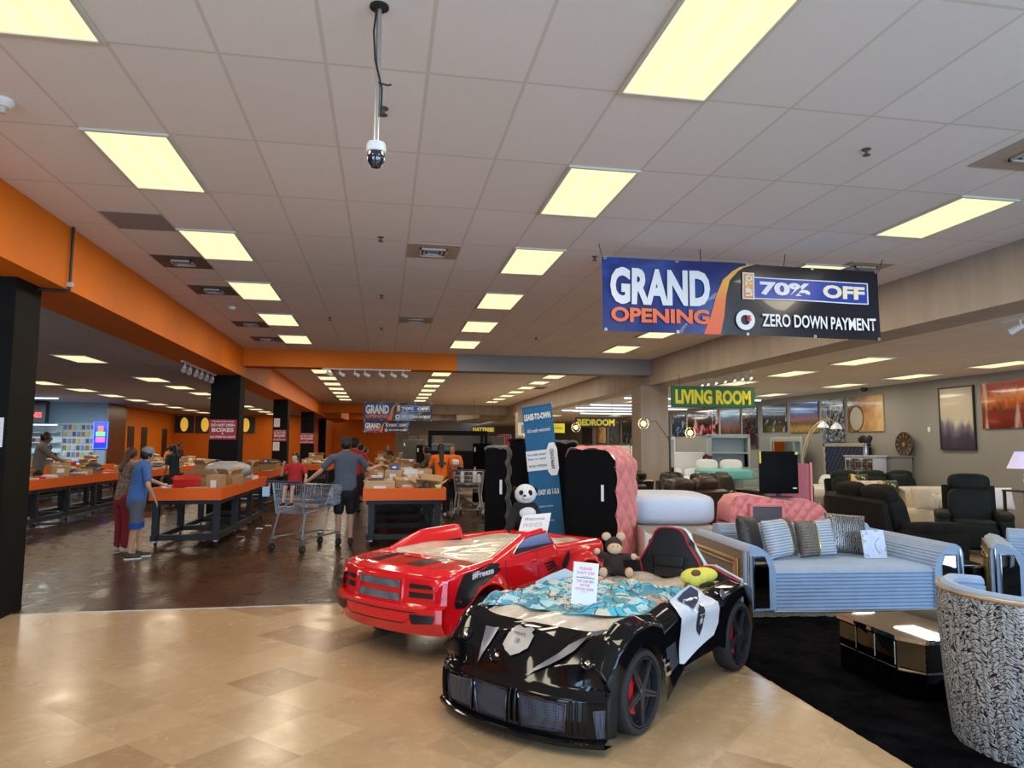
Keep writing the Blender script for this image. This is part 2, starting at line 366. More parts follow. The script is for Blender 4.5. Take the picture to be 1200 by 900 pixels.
# pillars
m_pil=vmat('black pillar paint',(0.006,0.0055,0.005),0.2,3,0.7,spec=0.15)
def pillar(name,x0,x1,y0,y1,z,m,label):
    return tag(MB().box(x0,x1,y0,y1,0,z,0.012,2).build(name,m),kind='structure')
slab('column_1',-4.10,-3.54,7.55,8.06,0,BZ,m_pil)
slab('column_2',-3.96,-3.32,17.4,18.0,0,BZ,m_pil)
slab('column_3',-3.86,-3.36,26.2,26.75,0,BZ,m_pil)
slab('column_4',-3.96,-3.36,35.7,36.3,0,BZ,m_pil)
slab('column_5',-3.96,-3.5,44.6,45.2,0,BZ,m_pil)
slab('column_6',6.62,7.38,17.8,18.5,0,BZ,m_tan)
slab('column_7',6.2,6.95,33,33.7,0,BZ,m_tan)
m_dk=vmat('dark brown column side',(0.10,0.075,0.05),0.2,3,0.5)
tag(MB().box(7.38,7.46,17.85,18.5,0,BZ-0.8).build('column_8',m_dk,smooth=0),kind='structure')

# ------------------------------------------------------------------ ceiling fixtures
m_lens=mat('prismatic light lens',(0.15,0.15,0.1),0.6,spec=0.1,emit=LENS); t,n,l,b=nt(m_lens); v=coords(m_lens)
wv=wave(m_lens,v,1.65,0,'X'); l.new(ramp(m_lens,wv,[(0.0,tuple(c*0.93 for c in LENS)),(1.0,tuple(c*1.05 for c in LENS))]),b.inputs['Emission Color'])
m_fr=mat('white light frame',(0.62,0.60,0.52),0.5)
ORD=['nearest','second nearest','third nearest','fourth nearest','fifth nearest','sixth nearest','seventh nearest','eighth nearest','ninth nearest','tenth nearest','eleventh nearest','twelfth nearest','thirteenth nearest','fourteenth nearest','fifteenth nearest']
def troffer_proto():
    r=thing('ceiling_light','x','ceiling light',(0,0,-50))
    mb=MB()
    for q in ((-0.305,-0.28,-0.61,0.61),(0.28,0.305,-0.61,0.61),(-0.28,0.28,-0.61,-0.585),(-0.28,0.28,0.585,0.61)): mb.box(q[0],q[1],q[2],q[3],-0.018,0.0)
    mb.build('frame',m_fr,r,smooth=0)
    MB().box(-0.28,0.28,-0.585,0.585,-0.010,-0.002).build('diffuser',m_lens,r,smooth=0)
    area_light('lamp',(0,0,-0.03),(0,0,0),0.54,1.15,P_TROFFER,(1.0,0.86,0.66),r)
    return r
TR=troffer_proto(); _first=True; KIDS[TR.name]=children(TR)
def troffer(x,y,z,label,group):
    global _first
    if _first: TR.location=(x,y,z); TR['label']=label; TR['group']=group; _first=False; return TR
    return dup(TR,(x,y,z),label=label,group=group)
g='recessed ceiling light panels'
for nm,ci in (('left',0),('middle',6),('right',12)):
    n_=0
    for k in range(-2,6):
        j=2*k
        if j>8 : continue
        y=Y0+1.2192*j+0.6096; x=X0+0.6096*ci+0.3048
        if y<1.0: continue
        troffer(x,y,CZ,'%s bright light panel of the %s row in the front hall ceiling'%(ORD[n_],nm),g); n_+=1
for nm,x in (('left',X0+0.3048),('middle',X0+0.6096*6+0.3048),('right',X0+0.6096*12+0.3048)):
    for k in range(7):
        troffer(x,21.9+2.25*k+0.6,CZ,'%s light panel of the %s row beyond the first cross beam'%(ORD[k],nm),g)
for nm,x in (('left',X0+1.6),('right',X0+5.7)):
    for k in range(6 if nm=='right' else 6): troffer(x,42+2.4*k,CZ,'light panel of the far %s row beyond the second cross beam'%nm,'far '+nm+' ceiling light panels')  # farthest panels of each row are added to brighten the back wall
n_=0
for y in (9.0,11.9,15.1,19.5,22.0,24.5,27.0,29.5,32.0,34.5,37.0,39.5):
    troffer(-5.85,y,SZ,'%s light panel of the right row in the left hall ceiling'%ORD[n_],g); n_+=1
n_=0
for y in (8.5,12.0,15.6,18.4,21.3,23.8,26.3,28.8,31.3,33.8,36.3,38.8):
    troffer(-9.15,y,SZ,'%s light panel of the left row in the left hall ceiling'%ORD[n_],g); n_+=1
n_=0
for y in (7.3,12.15,14.55,17.0,19.4,24.5,27,32,37,42):
    troffer(8.95,y,SZ,'%s light panel of the left row in the right hall ceiling'%ORD[n_],g); n_+=1
n_=0
for y in (9.0,12.0,14.5,17.0,20.5,25.5,30,36,42):
    troffer(11.95,y,SZ,'%s light panel of the right row in the right hall ceiling'%ORD[n_],g); n_+=1
# cool strip lights
m_cool=mat('cool white tube',(0.9,0.95,1.0),0.4,emit=(0.75,0.95,1.2),estr=1.6)
def strip(name,x0,x1,y,z,label,p,grp):
    r=thing(name,label,'strip light',((x0+x1)/2,y,z),0,grp); h=(x1-x0)/2
    MB().box(-h,h,-0.05,0.05,-0.04,0.0,0.008).build('housing',M_['white'],r); 
    mb=MB(); mb.tube([(-h+0.03,0,-0.06),(h-0.03,0,-0.06)],0.028,10); mb.build('tube',m_cool,r)
    if p: area_light('lamp',(0,0,-0.1),(0,0,0),h*2,0.1,p,(0.7,0.9,1.0),r)
    return r
strip('strip_light',-14.6,-11.3,27.5,SZ,'long cool white strip light over the phone counter',260,'strip lights over the phone counter')
for i,(x0,x1,y) in enumerate(((7.7,12.6,26.2),(7.7,12.6,28.3),(7.7,11.6,30.6),(7.7,12.6,22.3),(9.2,12.7,33.0))):
    strip('strip_light',x0,x1,y,SZ,'%s cool white strip light across the far right hall ceiling'%ORD[i],35,'strip lights across the right hall')
# vents, grey patches, detectors
m_vent=mat('dark vent metal',(0.10,0.085,0.08),0.5); m_vtile=mat('tan vent panel',(0.42,0.33,0.27),0.7); m_sl=mat('vent blade',(0.5,0.48,0.45),0.5)
def vent(x,y,label,w=0.6,d=0.6,back=None,sq=0.16):
    r=thing('ceiling_vent',label,'vent',(x,y,CZ))
    MB().box(-w/2,w/2,-d/2,d/2,-0.008,0).build('panel',back or m_vtile,r,smooth=0)
    for k in range(3):
        s_=sq*(1-0.3*k); mb=MB()
        for q in ((-s_,s_,-s_,-s_+0.02),(-s_,s_,s_-0.02,s_),(-s_,-s_+0.02,-s_,s_),(s_-0.02,s_,-s_,s_)): mb.box(q[0],q[1],q[2],q[3],-0.03+0.006*k,-0.008)
        mb.build('louver',m_sl,r,smooth=0)
    MB().box(-sq,sq,-sq,sq,-0.012,-0.008).build('duct',m_vent,r,smooth=0)
    return r
cellx=lambda i:X0+0.6096*(i+0.5)
vent(cellx(4),8.25,'square ceiling vent in a tan panel right of the hanging camera')
vent(cellx(4),12.9,'far square ceiling vent in a tan panel near the cross beam')
vent(4.95,4.5,'square slatted ceiling vent at the right edge, nearest the camera',0.7,0.7)
vent(5.9,8.0,'slatted ceiling vent above the right end of the big banner')
for x,y,lb in ((cellx(-1),9.35,'first dark vent panel left of the left row of lights'),(cellx(-1),11.0,'second dark vent panel left of the left row of lights'),(cellx(-1),14.0,'third dark vent panel left of the left row of lights'),(cellx(-1),15.9,'fourth dark vent panel left of the left row of lights')):
    vent(x,y,lb,0.6,0.6,m_vent,0.13)
tag(MB().box(-2.8,-2.23,7.42,7.98,CZ-0.008,CZ).build('ceiling_panel',mat('blank grey panel',(0.27,0.25,0.27),0.8),smooth=0),'plain dark grey ceiling panel left of the left light row','ceiling panel')
def sprinkler(x,y,z,label,grp):
    r=thing('sprinkler',label,'sprinkler',(x,y,z),0,grp)
    MB().lathe([(0,0),(0.035,0),(0.035,-0.006),(0.012,-0.012),(0.012,-0.04),(0,-0.04)],14).build('base',m_vent,r)
    MB().lathe([(0,-0.045),(0.028,-0.045),(0.03,-0.05),(0,-0.052)],12).build('deflector',m_vent,r); return r
for i,(x,y) in enumerate(((3.59,4.72),(-.08,7.79),(-.08,10.87),(-.09,13.9),(2.45,8.1),(-0.05,4.74),(3.1,14.5),(-1.0,13))):
    sprinkler(x,y,CZ,'%s sprinkler head on the hall ceiling'%ORD[i],'sprinkler heads')
r=thing('smoke_detector','white round detector at the left edge of the ceiling','smoke detector',(-2.55,5.1,CZ)); MB().lathe([(0,0),(0.07,0),(0.07,-0.03),(0.05,-0.05),(0,-0.05)],16).build('body',M_['white'],r); MB().lathe([(0,-0.05),(0.03,-0.05),(0.02,-0.09),(0,-0.09)],12).build('sensor',m_sl,r)
r=thing('smoke_detector','small white round detector beside the left light row','smoke detector',(cellx(-1),12.3,CZ)); MB().lathe([(0,0),(0.06,0),(0.06,-0.03),(0.04,-0.05),(0,-0.05)],16).build('body',M_['white'],r)
# camera on a pole
r=thing('security_camera','dome security camera hanging on a long grey pole from the ceiling','security camera',(-0.07,3.6,CZ))
MB().cyl((0,0,0),(0,0,-0.74),0.014,n=12).build('pole',M_['steel'],r); MB().lathe([(0,0),(0.05,0),(0.05,-0.01),(0.02,-0.02),(0,-0.02)],16).build('mount',M_['black'],r)
MB().tube([(-0.012,-0.01,-0.01),(-0.025,-0.015,-0.15),(-0.015,-0.015,-0.3),(0.022,-0.01,-0.45),(0.02,-0.01,-0.6)],0.006,6).tube([(0.0,-0.01,-0.42),(0.05,-0.01,-0.43),(0.07,-0.01,-0.425)],0.005,6).build('cable',M_['black'],r)
MB().lathe([(0,-0.735),(0.045,-0.74),(0.05,-0.755),(0.05,-0.785),(0.044,-0.79),(0,-0.79)],20).build('housing',M_['white'],r)
MB().lathe([(0.044,-0.785),(0.046,-0.81),(0.042,-0.84),(0.025,-0.865),(0,-0.872)],20).build('dome',mat('smoked dome',(0.01,0.015,0.03),0.05,coat=1.0),r)
r=thing('security_camera','small dark dome camera under the ceiling by the clock picture','security camera',(12.95,17.5,SZ)); MB().lathe([(0,0),(0.09,0),(0.09,-0.05),(0.06,-0.1),(0,-0.12)],16).build('dome',M_['black'],r)
# conduit on beam
r=thing('conduit','black conduit pipe running down the orange beam above the left pillar','conduit',(-3.3,8.05,CZ))
MB().tube([(0.03,0,0),(0.03,0,-0.6),(0.025,0,-0.68),(-0.02,0,-0.69),(-0.4,-0.1,-0.69)],0.016,8).build('pipe',M_['black'],r)
MB().cbox((0.03,0,-0.62),(0.06,0.05,0.05),0.006).build('clamp',m_sl,r)
# track lights
def track(name,p0,p1,nh,label,spot=False,drop=0.12):
    p0=Vector(p0);p1=Vector(p1); d=(p1-p0); L=d.length; r=thing('track_light',label,'track light',p0,atan2(d.y,d.x))
    MB().box(0,L,-0.018,0.018,-0.035,0).build('rail',M_['white'],r,smooth=0)
    for k in range(nh):
        x=L*(k+0.5)/nh+random.uniform(-.05,.05); h=MB().cyl((x,0,-0.035),(x,0,-drop),0.012,n=8).cyl((x-0.03,0,-drop+0.01),(x+0.1,0.05,-drop-0.05),0.035,0.05,12).build('lamp_head',M_['white'],r)
        if spot: MB().cyl((x+0.098,0.049,-drop-0.049),(x+0.102,0.051,-drop-0.052),0.042,n=12).build('bulb',mat('spot bulb',(1,1,0.9),0.4,emit=(1.4,1.25,0.9)),h)
    return r
track('t',(-1.5,17.62,3.52),(0.62,17.62,3.52),7,'white track of spotlights below the orange cross beam')
track('t',(-3.85,14.5,BZ),(-3.85,17.3,BZ),6,'white track of spotlights under the orange beam by the black pillar')
track('t',(7.52,16.5,SZ),(7.80,14.2,SZ),7,'white track of lit spotlights in front of the green and yellow sign',True)
track('t',(7.9,7.3,SZ),(7.9,7.9,SZ),1,'single lit spotlight at the right edge under the beam',True)
# cobweb of the air: black ceiling speaker mouths beyond the beam
for x,y in ((5.9,20.6),(5.9,27.0)):
    tag(MB().box(x-0.25,x+0.25,y-0.5,y+0.5,CZ-0.01,CZ).build('ceiling_panel',M_['black'],smooth=0),('near' if y<25 else 'far')+' black ceiling opening beside the taupe beam past the cross beam','ceiling opening')
# ------------------------------------------------------------------ car beds
def grid_panel(fn, u0,u1,v0,v1,nu,nv): return lambda a,b: fn(u0+(u1-u0)*a, v0+(v1-v0)*b)
def patch(name, fn, poly, m, parent, off=0.006, n=14, label=None, thick=0.0):
    """sticker / inset following a surface fn(u,v); poly is a convex quad or polygon in (u,v)"""
    mb=MB()
    if len(poly)==4:
        def g(a,b):
            (x0,y0),(x1,y1),(x2,y2),(x3,y3)=poly
            u=(1-a)*((1-b)*x0+b*x3)+a*((1-b)*x1+b*x2); v=(1-a)*((1-b)*y0+b*y3)+a*((1-b)*y1+b*y2)
            return srf(fn,u,v,off)
        mb.grid(g,n,n)
    else:
        cx=sum(p[0] for p in poly)/len(poly); cy=sum(p[1] for p in poly)/len(poly); k=4
        rings=[[mb.v(srf(fn,cx+(p[0]-cx)*t/k,cy+(p[1]-cy)*t/k,off)) for p in poly] for t in range(1,k+1)]
        c=mb.v(srf(fn,cx,cy,off)); m_=len(poly)
        for i in range(m_):
            mb.face([c,rings[0][i],rings[0][(i+1)%m_]])
            for t in range(k-1): mb.face([rings[t][i],rings[t+1][i],rings[t+1][(i+1)%m_],rings[t][(i+1)%m_]])
    o=mb.build(name,m,parent,smooth=40,solid=thick)
    if label: o['label']=label
    return o
def srf(fn,u,v,off):
    p=Vector(fn(u,v)); e=0.004; a=Vector(fn(u+e,v))-Vector(fn(u-e,v)); b=Vector(fn(u,v+e))-Vector(fn(u,v-e)); n=a.cross(b)
    if n.length<1e-12: return p
    n.normalize(); c=p-Vector((0,0,0.35))
    if n.dot(c)<0: n=-n
    return p+n*off
def dense(poly, k=6):
    out=[]
    for i,p in enumerate(poly):
        q=poly[(i+1)%len(poly)]
        for t in range(k): out.append((p[0]+(q[0]-p[0])*t/k,p[1]+(q[1]-p[1])*t/k))
    return out
def wheel(parent, c, r, w, side, style='alloy', rim_m=None, label=None):
    """wheel with its axis along local y; side=+1 shows its face towards +y"""
    x,y,z=c; Mx=Matrix.Translation(c)@Matrix.Rotation(-pi/2*side,4,'X')
    mb=MB(); mb.lathe([(r*0.80,-w/2),(r*0.95,-w/2),(r,-w*0.36),(r,w*0.36),(r*0.955,w/2),(r*0.84,w/2+0.002),(r*0.81,w*0.3),(r*0.80,-w/2)],40,M=Mx)
    if style=='off':
        for k in range(26):
            a=2*pi*k/26; o=mb.M; mb.M=Mx@Matrix.Rotation(a,4,'Z'); mb.box(r*0.985,r*1.035,-0.02,0.02,-w*0.45+(k%2)*w*0.3,w*0.15+(k%2)*w*0.3); mb.M=o
    t=mb.build('wheel',M_['rubber'],parent); 
    if label: t['label']=label
    m=rim_m or mat('anthracite alloy',(0.055,0.06,0.075),0.3,0.6)
    mb=MB(); mb.lathe([(r*0.82,w*0.28),(r*0.80,w/2),(r*0.77,w/2),(r*0.76,w*0.2)],40,M=Mx)
    for k in range(5):
        a=2*pi*k/5+0.3; o=mb.M; mb.M=Mx@Matrix.Rotation(a,4,'Z')
        mb.prism([(r*0.08,-r*0.10),(r*0.78,-r*0.055),(r*0.78,-r*0.01),(r*0.08,-r*0.01)],w*0.34,w*0.47,ax='z')
        mb.prism([(r*0.08,r*0.10),(r*0.78,r*0.055),(r*0.78,r*0.01),(r*0.08,r*0.01)],w*0.34,w*0.47,ax='z'); mb.M=o
    mb.lathe([(0,w*0.5),(r*0.10,w*0.5),(r*0.15,w*0.42),(r*0.15,w*0.3)],20,M=Mx)
    for k in range(5):
        a=2*pi*k/5; mb.lathe([(0,w*0.47),(0.008,w*0.46),(0.008,w*0.4)],8,M=Mx@Matrix.Translation((r*0.13*cos(a),r*0.13*sin(a),0.004)))
    mb.build('rim',m,t)
    MB().lathe([(0,w*0.05),(r*0.78,w*0.05),(r*0.8,w*0.1)],30,M=Mx).build('wheel_well_disc',M_['black'],t)
    mb=MB(); o=mb.M; mb.M=Mx; mb.prism([(r*0.20,-r*0.5),(r*0.42,-r*0.42),(r*0.5,0),(r*0.42,r*0.42),(r*0.20,r*0.5),(r*0.3,0)],w*0.12,w*0.26,ax='z'); mb.M=o
    if style!='off': mb.build('brake_caliper',mat('red caliper',(0.5,0.01,0.02),0.3),t)
    else: mb.bm.free()
    return t

# ---------- black police car bed
BW=0.60
bc=thing('car_bed','glossy black police car bed with white doors and alloy wheels','bed',(1.69,5.05,0),atan2(-.669,-.743))
m_blk=M_['blackgloss']; m_whp=mat('white gloss plastic',(0.72,0.76,0.84),0.18,coat=0.6)
m_mesh=mat('dark grille mesh',(0.05,0.055,0.07),0.35,0.5)
v=coords(m_mesh,(1,1,1)); ck=voro(m_mesh,v,75,'F1',0.0); setc(m_mesh,ramp(m_mesh,ck,[(0.25,(0.008,0.008,0.010)),(0.38,(0.075,0.085,0.12))])); bump(m_mesh,ck,0.6,0.004)
top=[(-1.14,.40),(-1.08,.54),(-.98,.61),(-.75,.64),(-.52,.62),(-.38,.60),(.0,.62),(.25,.635),(.5,.60),(.72,.635),(.9,.625),(1.05,.56),(1.16,.46),(1.22,.34)]
def zb_b(x):
    z=lin([(-1.14,.22),(-1.0,.14),(-.45,.22),(-.35,.26),(.2,.24),(.48,.10),(1.2,.06)],x)
    for cx,cz,r in ((.79,.235,.275),(-.75,.25,.285)):
        d=r*r-(x-cx)**2
        if d>0: z=max(z,cz+sqrt(d))
    return z
def side_b(x,v,sg=1):
    zt=lin(top,x)-(0.055 if sg<0 and -.35<x<.98 else 0); zb=min(zb_b(x),zt-0.02)
    if v<=0.7:
        t=v/0.7; z=zb+(zt-zb)*t; y=BW-0.075*max(0,(t-0.75)/0.25)**2*1.0
        y+=0.028*math.exp(-((x-.79)/.30)**2)+0.035*math.exp(-((x+.78)/.32)**2)-0.035*math.exp(-((x-.1)/.35)**2)*sin(pi*min(1,t*1.2))
        z-=0.0
    else:
        t=(v-0.7)/0.3; y=BW-0.075-0.11*t; y+=(0.028*math.exp(-((x-.79)/.30)**2)+0.035*math.exp(-((x+.78)/.32)**2))*(1-t); z=zt+0.012*sin(pi*min(1,t*1.6))-0.10*max(0,t-0.6)/0.4
    if x>1.0: y-=0.12*((x-1.0)/0.22)**2*(1 if True else 0)
    if x<-1.0: y-=0.10*((-1.0-x)/0.14)**2
    return (x,sg*y,z)
# side shells with arch lips
for sg in (1,-1):
    mb=MB(); xs_=[-1.14+2.36*i/110 for i in range(111)]
    mb.grid(lambda a,b:side_b(-1.14+2.36*a,b,sg),118,22)
    if sg==1: o=mb.build('body_side',m_blk,bc,smooth=50,solid=0.0)
    else: o=mb.build('body_side',m_blk,bc,smooth=50)
# inner arch liners
mb=MB()
for cx,cz,r in ((.79,.235,.272),(-.75,.25,.282)):
    for sg in (1,-1):
        mb.grid(lambda a,b:(cx+r*cos(pi*a),sg*(BW-0.02-0.30*b),cz+r*sin(pi*a)),20,3)
        mb.grid(lambda a,b:(cx-r+2*r*a,sg*(BW-0.30),cz-0.12+(0.12+sqrt(max(0,r*r-(-r+2*r*a)**2)))*b),14,3)
mb.box(-1.02,1.0,-0.42,0.42,0.12,0.40)
mb.build('underbody',M_['black'],bc)
def nose_b(y,s):
    """front shell: y across, s 0..1 from the bonnet's rear edge over the nose down to the splitter"""
    ay=abs(y)/BW
    xf=1.335-0.15*ay**2.6
    P=[(0,(0.955,0.57)),(0.2,(1.06,0.53)),(0.42,(1.19,0.42)),(0.56,(xf-0.05,0.325)),(0.62,(xf,0.28)),(0.78,(xf+0.005,0.17)),(0.90,(xf-0.005,0.085)),(0.94,(xf+0.035,0.07)),(0.97,(xf+0.035,0.045)),(1,(xf-0.06,0.04))]
    x=z=0
    for (a,(x0,z0)),(b,(x1,z1)) in zip(P[:-1],P[1:]):
        if s<=b+1e-9: t=(s-a)/(b-a); x=x0+(x1-x0)*t; z=z0+(z1-z0)*t; break
    if s<0.6:
        k=sin(pi*min(1,s/0.6)); w=1-(s/0.6)
        z+=k*(0.030*math.exp(-(y/0.15)**4)-0.014*math.exp(-((abs(y)-0.25)/0.07)**2)+0.020*math.exp(-((abs(y)-0.44)/0.13)**2))
        z+=w*(0.035*math.exp(-((abs(y)-0.50)/0.10)**2)) -0.05*max(0,ay-0.9)/0.1*k
        x+=0.02*w*(1-ay)
    else:
        x+= -0.02*math.exp(-((abs(y)-0.14)/0.02)**2)*(1 if s<0.88 else 0)*0
    return (x,y,z)
MB().grid(lambda a,b:nose_b(-BW+2*BW*a,b),72,70).build('bonnet',m_blk,bc,smooth=50)
def nv(z): return 0.62+ (0.28-z)/0.11*0.16 if z>0.17 else 0.78+(0.17-z)/0.085*0.12
for y0,y1,z0,z1,z0b,z1b in ((-.50,-.235,.245,.10,.275,.11),(-.215,.035,.28,.105,.275,.105),(.115,.40,.275,.105,.255,.115)):
    patch('front_grille',nose_b,[(y0,nv(z0)),(y1,nv(z0b)),(y1-0.01,nv(z1b)),(y0+0.03,nv(z1))],m_mesh,bc,0.004)
m_frame=mat('gloss grille frame',(0.01,0.012,0.02),0.08,coat=1)
def edge_tube(fn, pts, r, off=0.004, closed=False): 
    return MB().tube([srf(fn,u,v_,off) for u,v_ in pts],r,6,closed)
for poly in (((-.50,.245),(-.235,.275),(-.245,.11),(-.47,.10)),((-.215,.28),(.035,.275),(.025,.105),(-.185,.105)),((.115,.275),(.40,.255),(.39,.115),(.145,.105))):
    edge_tube(nose_b,[(a,nv(b_)) for a,b_ in dense(poly,6)],0.008,0.006,True).build('grille_frame',m_frame,bc)
for y in (0.06,0.095): MB().tube([srf(nose_b,y,nv(z),0.012) for z in (.285,.24,.2,.15,.11)],0.009,6).build('front_strake',m_blk,bc)
for y in (0.425,0.455,0.49): MB().tube([srf(nose_b,y+0.02*(.28-z)*-1,nv(z),0.010) for z in (.275,.24,.2,.15,.10,.08)],0.009,6).build('front_strake',m_blk,bc)
for y in (-0.53,-0.565): MB().tube([srf(nose_b,y,nv(z),0.010) for z in (.26,.2,.15,.10)],0.008,6).build('front_strake',m_blk,bc)
# side air louvers on both front corners
for sg in (1,-1):
    poly=[(sg*.535,nv(.235)),(sg*.592,nv(.245)),(sg*.588,nv(.10)),(sg*.55,nv(.09))]
    patch('corner_grille',nose_b,poly,m_mesh,bc,0.005,8)
m_sil=mat('silver blade',(0.20,0.21,0.26),0.3,0.6)
def hv(x): # parameter of a bonnet x
    return 0.2*(x-0.955)/0.105 if x<1.06 else (0.2+0.22*(x-1.06)/0.13 if x<1.19 else 0.42+0.14*(x-1.19)/0.09)
patch('headlight_blade',nose_b,dense([(0.115,hv(1.265)),(0.30,hv(1.085)),(0.42,hv(1.04)),(0.36,hv(1.12))],4),m_sil,bc,0.012,label='silver wedge on the black bonnet')
patch('headlight_blade',nose_b,dense([(-0.255,hv(1.255)),(-0.33,hv(1.08)),(-0.235,hv(1.06)),(-0.24,hv(1.16))],4),m_sil,bc,0.012,label='silver wedge on the black bonnet')
for y,x in ((-0.44,1.16),(-0.14,1.21),(0.47,1.17)):
    p=Vector(srf(nose_b,y,hv(x),0.006)); M=T(*p)@rot('Y',40)
    h=MB().lathe([(0.046,-0.012),(0.050,-0.004),(0.044,0.0),(0.036,-0.006),(0.02,-0.010),(0.0,-0.008)],20,M=M).build('headlight',m_blk,bc)
    MB().lathe([(0,0.0),(0.014,-0.003),(0.018,-0.010)],12,M=M).build('bulb_lens',M_['chrome'],h)
# police shield badge on the bonnet
sh=[(-.062,-.035),(-.062,.02),(-.045,.033),(-.05,.052),(-.03,.058),(0,.048),(.03,.058),(.05,.052),(.045,.033),(.062,.02),(.062,-.035),(.035,-.06),(0,-.075),(-.035,-.06)]
sh=[(-.030+a*1.5, hv(1.125-b_*1.15)) for a,b_ in sh]
bd=patch('badge',nose_b,dense(sh,3),mat('silver badge',(0.42,0.43,0.47),0.4,0.6),bc,0.012)
def surf_M(fn,u,v_,off,du=(1,0),flip=False):
    p=Vector(srf(fn,u,v_,off)); e=0.01; a=(Vector(fn(u+e*du[0],v_+e*du[1]))-p); a=(Vector(fn(u+e*du[0],v_+e*du[1]))-Vector(fn(u-e*du[0],v_-e*du[1]))).normalized()
    q=Vector(srf(fn,u,v_,off+0.02)); nrm=(q-p).normalized(); b2=nrm.cross(a).normalized()
    return Matrix(((a.x,b2.x,nrm.x,p.x),(a.y,b2.y,nrm.y,p.y),(a.z,b2.z,nrm.z,p.z),(0,0,0,1)))
Mb=surf_M(nose_b,-.030,hv(1.125),0.02)
text('POLICE',0.085,0.016,M_['ink'],bd,Mb@T(0,0.022,0.002),bold=0.03)
def star(r0,r1,n=5): return [((r0 if k%2==0 else r1)*cos(pi/2+pi*k/n),(r0 if k%2==0 else r1)*sin(pi/2+pi*k/n)) for k in range(2*n)]
mb=MB(); mb.M=Mb@T(0,-0.022,0.0); mb.prism(star(.022,.009),0,0.003,ax='z'); mb.build('star',mat('badge star',(0.25,0.26,0.3),0.4,0.6),bd,smooth=0)
# wheels
wheel(bc,(.79,BW-0.055,.238),.238,.13,1); wheel(bc,(-.75,BW-0.05,.25),.25,.13,1)
wheel(bc,(.79,-BW+0.055,.238),.238,.13,-1); wheel(bc,(-.75,-BW+0.05,.25),.25,.13,-1)
# doors
def sd(x,z,sg=1):
    zt=lin(top,x); zb=zb_b(x); t=(z-zb)/(zt-zb)
    if z>zt-0.01: y=BW-0.07-0.30*(z-zt+0.01); return (x,sg*y,z)
    return side_b(x,0.7*max(0,min(1,t)),sg)
door=[(.275,.275),(.235,.45),(.275,.655),(.10,.685),(-.08,.705),(-.20,.665),(-.36,.55),(-.34,.42),(-.27,.35),(.22,.26)]
for sg in (1,-1):
    d=patch('door',lambda u,v_:sd(u,v_,sg),dense(door,4),m_whp,bc,0.014,label='white police car door')
    m_win=mat('blue tinted window',(0.03,0.05,0.12),0.08,coat=1)
    patch('side_window',lambda u,v_:sd(u,v_,sg),dense([(.17,.652),(.06,.675),(-.08,.692),(-.17,.65),(-.15,.60),(.06,.57)],3),m_win,d,0.022)
    if sg==1:
        sh2=[(-.06,.03),(-.05,.07),(-.02,.075),(0,.09),(.02,.075),(.05,.07),(.06,.03),(.045,-.06),(0,-.11),(-.045,-.06)]
        e_=patch('emblem',lambda u,v_:sd(u,v_,1),dense([(-.06-a*0.95,.49+b_) for a,b_ in sh2],3),M_['ink'],d,0.019,label='black police shield emblem')
        Ms=surf_M(lambda u,v_:sd(u,v_,1),-.06,.49,0.024,(-1,0))
        mb=MB(); mb.M=Ms; mb.prism(star(.030,.013),0,0.002,ax='z'); mb.build('star',m_whp,e_,smooth=0)
        text('POLICE',0.08,0.014,m_whp,e_,Ms@T(0,0.045,0.002),bold=0.03)
# rear round emblem and vent
p=Vector(sd(-.48,.59)); mb=MB(); mb.lathe([(0,0.008),(.035,0.006),(.04,0)],18,M=T(p.x,p.y+0.006,p.z)@rot('X',-75)); mb.build('round_emblem',m_sil,bc)
patch('side_vent',lambda u,v_:sd(u,v_,1),[(.50,.42),(.30,.42),(.26,.28),(.40,.25)],m_mesh,bc,0.008)
mb=MB()
for z in (.33,.27): mb.cbox((.47-(.33-z)*0.3,BW+0.0,z),(.07,.02,.045),.008)
mb.build('side_fin',M_['chrome'],bc)
mb=MB(); mb.tube([side_b(-1.0+0.55*k/16,0.60) [:1]+(side_b(-1.0+0.55*k/16,0.60)[1]+0.006,lin(top,-1.0+.55*k/16)-.035) for k in range(17)],0.006,6)
mb.build('fender_trim',m_sil,bc)
# rear shell
mb=MB(); mb.grid(lambda a,b:(-1.10-0.03*sin(pi*a),-BW+0.1+(2*BW-0.2)*a,0.2+0.42*b),16,8); mb.build('rear_panel',m_blk,bc)
# mattress
def wrapmat(name,col,sc=9):
    m=mat(name,col,0.28,spec=0.6,coat=0.5); v=coords(m); f=noise(m,v,sc,6,0.7,1.5); setc(m,ramp(m,f,[(0.3,tuple(c*0.82 for c in col)),(0.7,tuple(min(1,c*1.1) for c in col))])); bump(m,f,0.7,0.03); return m
m_wrap=wrapmat('mattress in clear plastic wrap',(0.74,0.66,0.56))
mb=MB()
def mt(a,b):
    x=-0.92+1.99*a; y=-0.54+1.05*b; e=min(min(a,1-a)*1.99,min(b,1-b)*1.05); z=0.525+0.075*min(1,e/0.06)**0.5+0.012*sin(9*x+4*sin(5*y))*min(1,e/0.1)+0.008*sin(23*x*y+11*x)-0.05*max(0,(x-.72)/.3)**1.5
    return (x,y,z)
mb.grid(mt,60,34)
mb.grid(lambda a,b:(1.07,-0.54+1.05*a,0.46-0.08*b),20,2)
mb.build('mattress',m_wrap,bc)
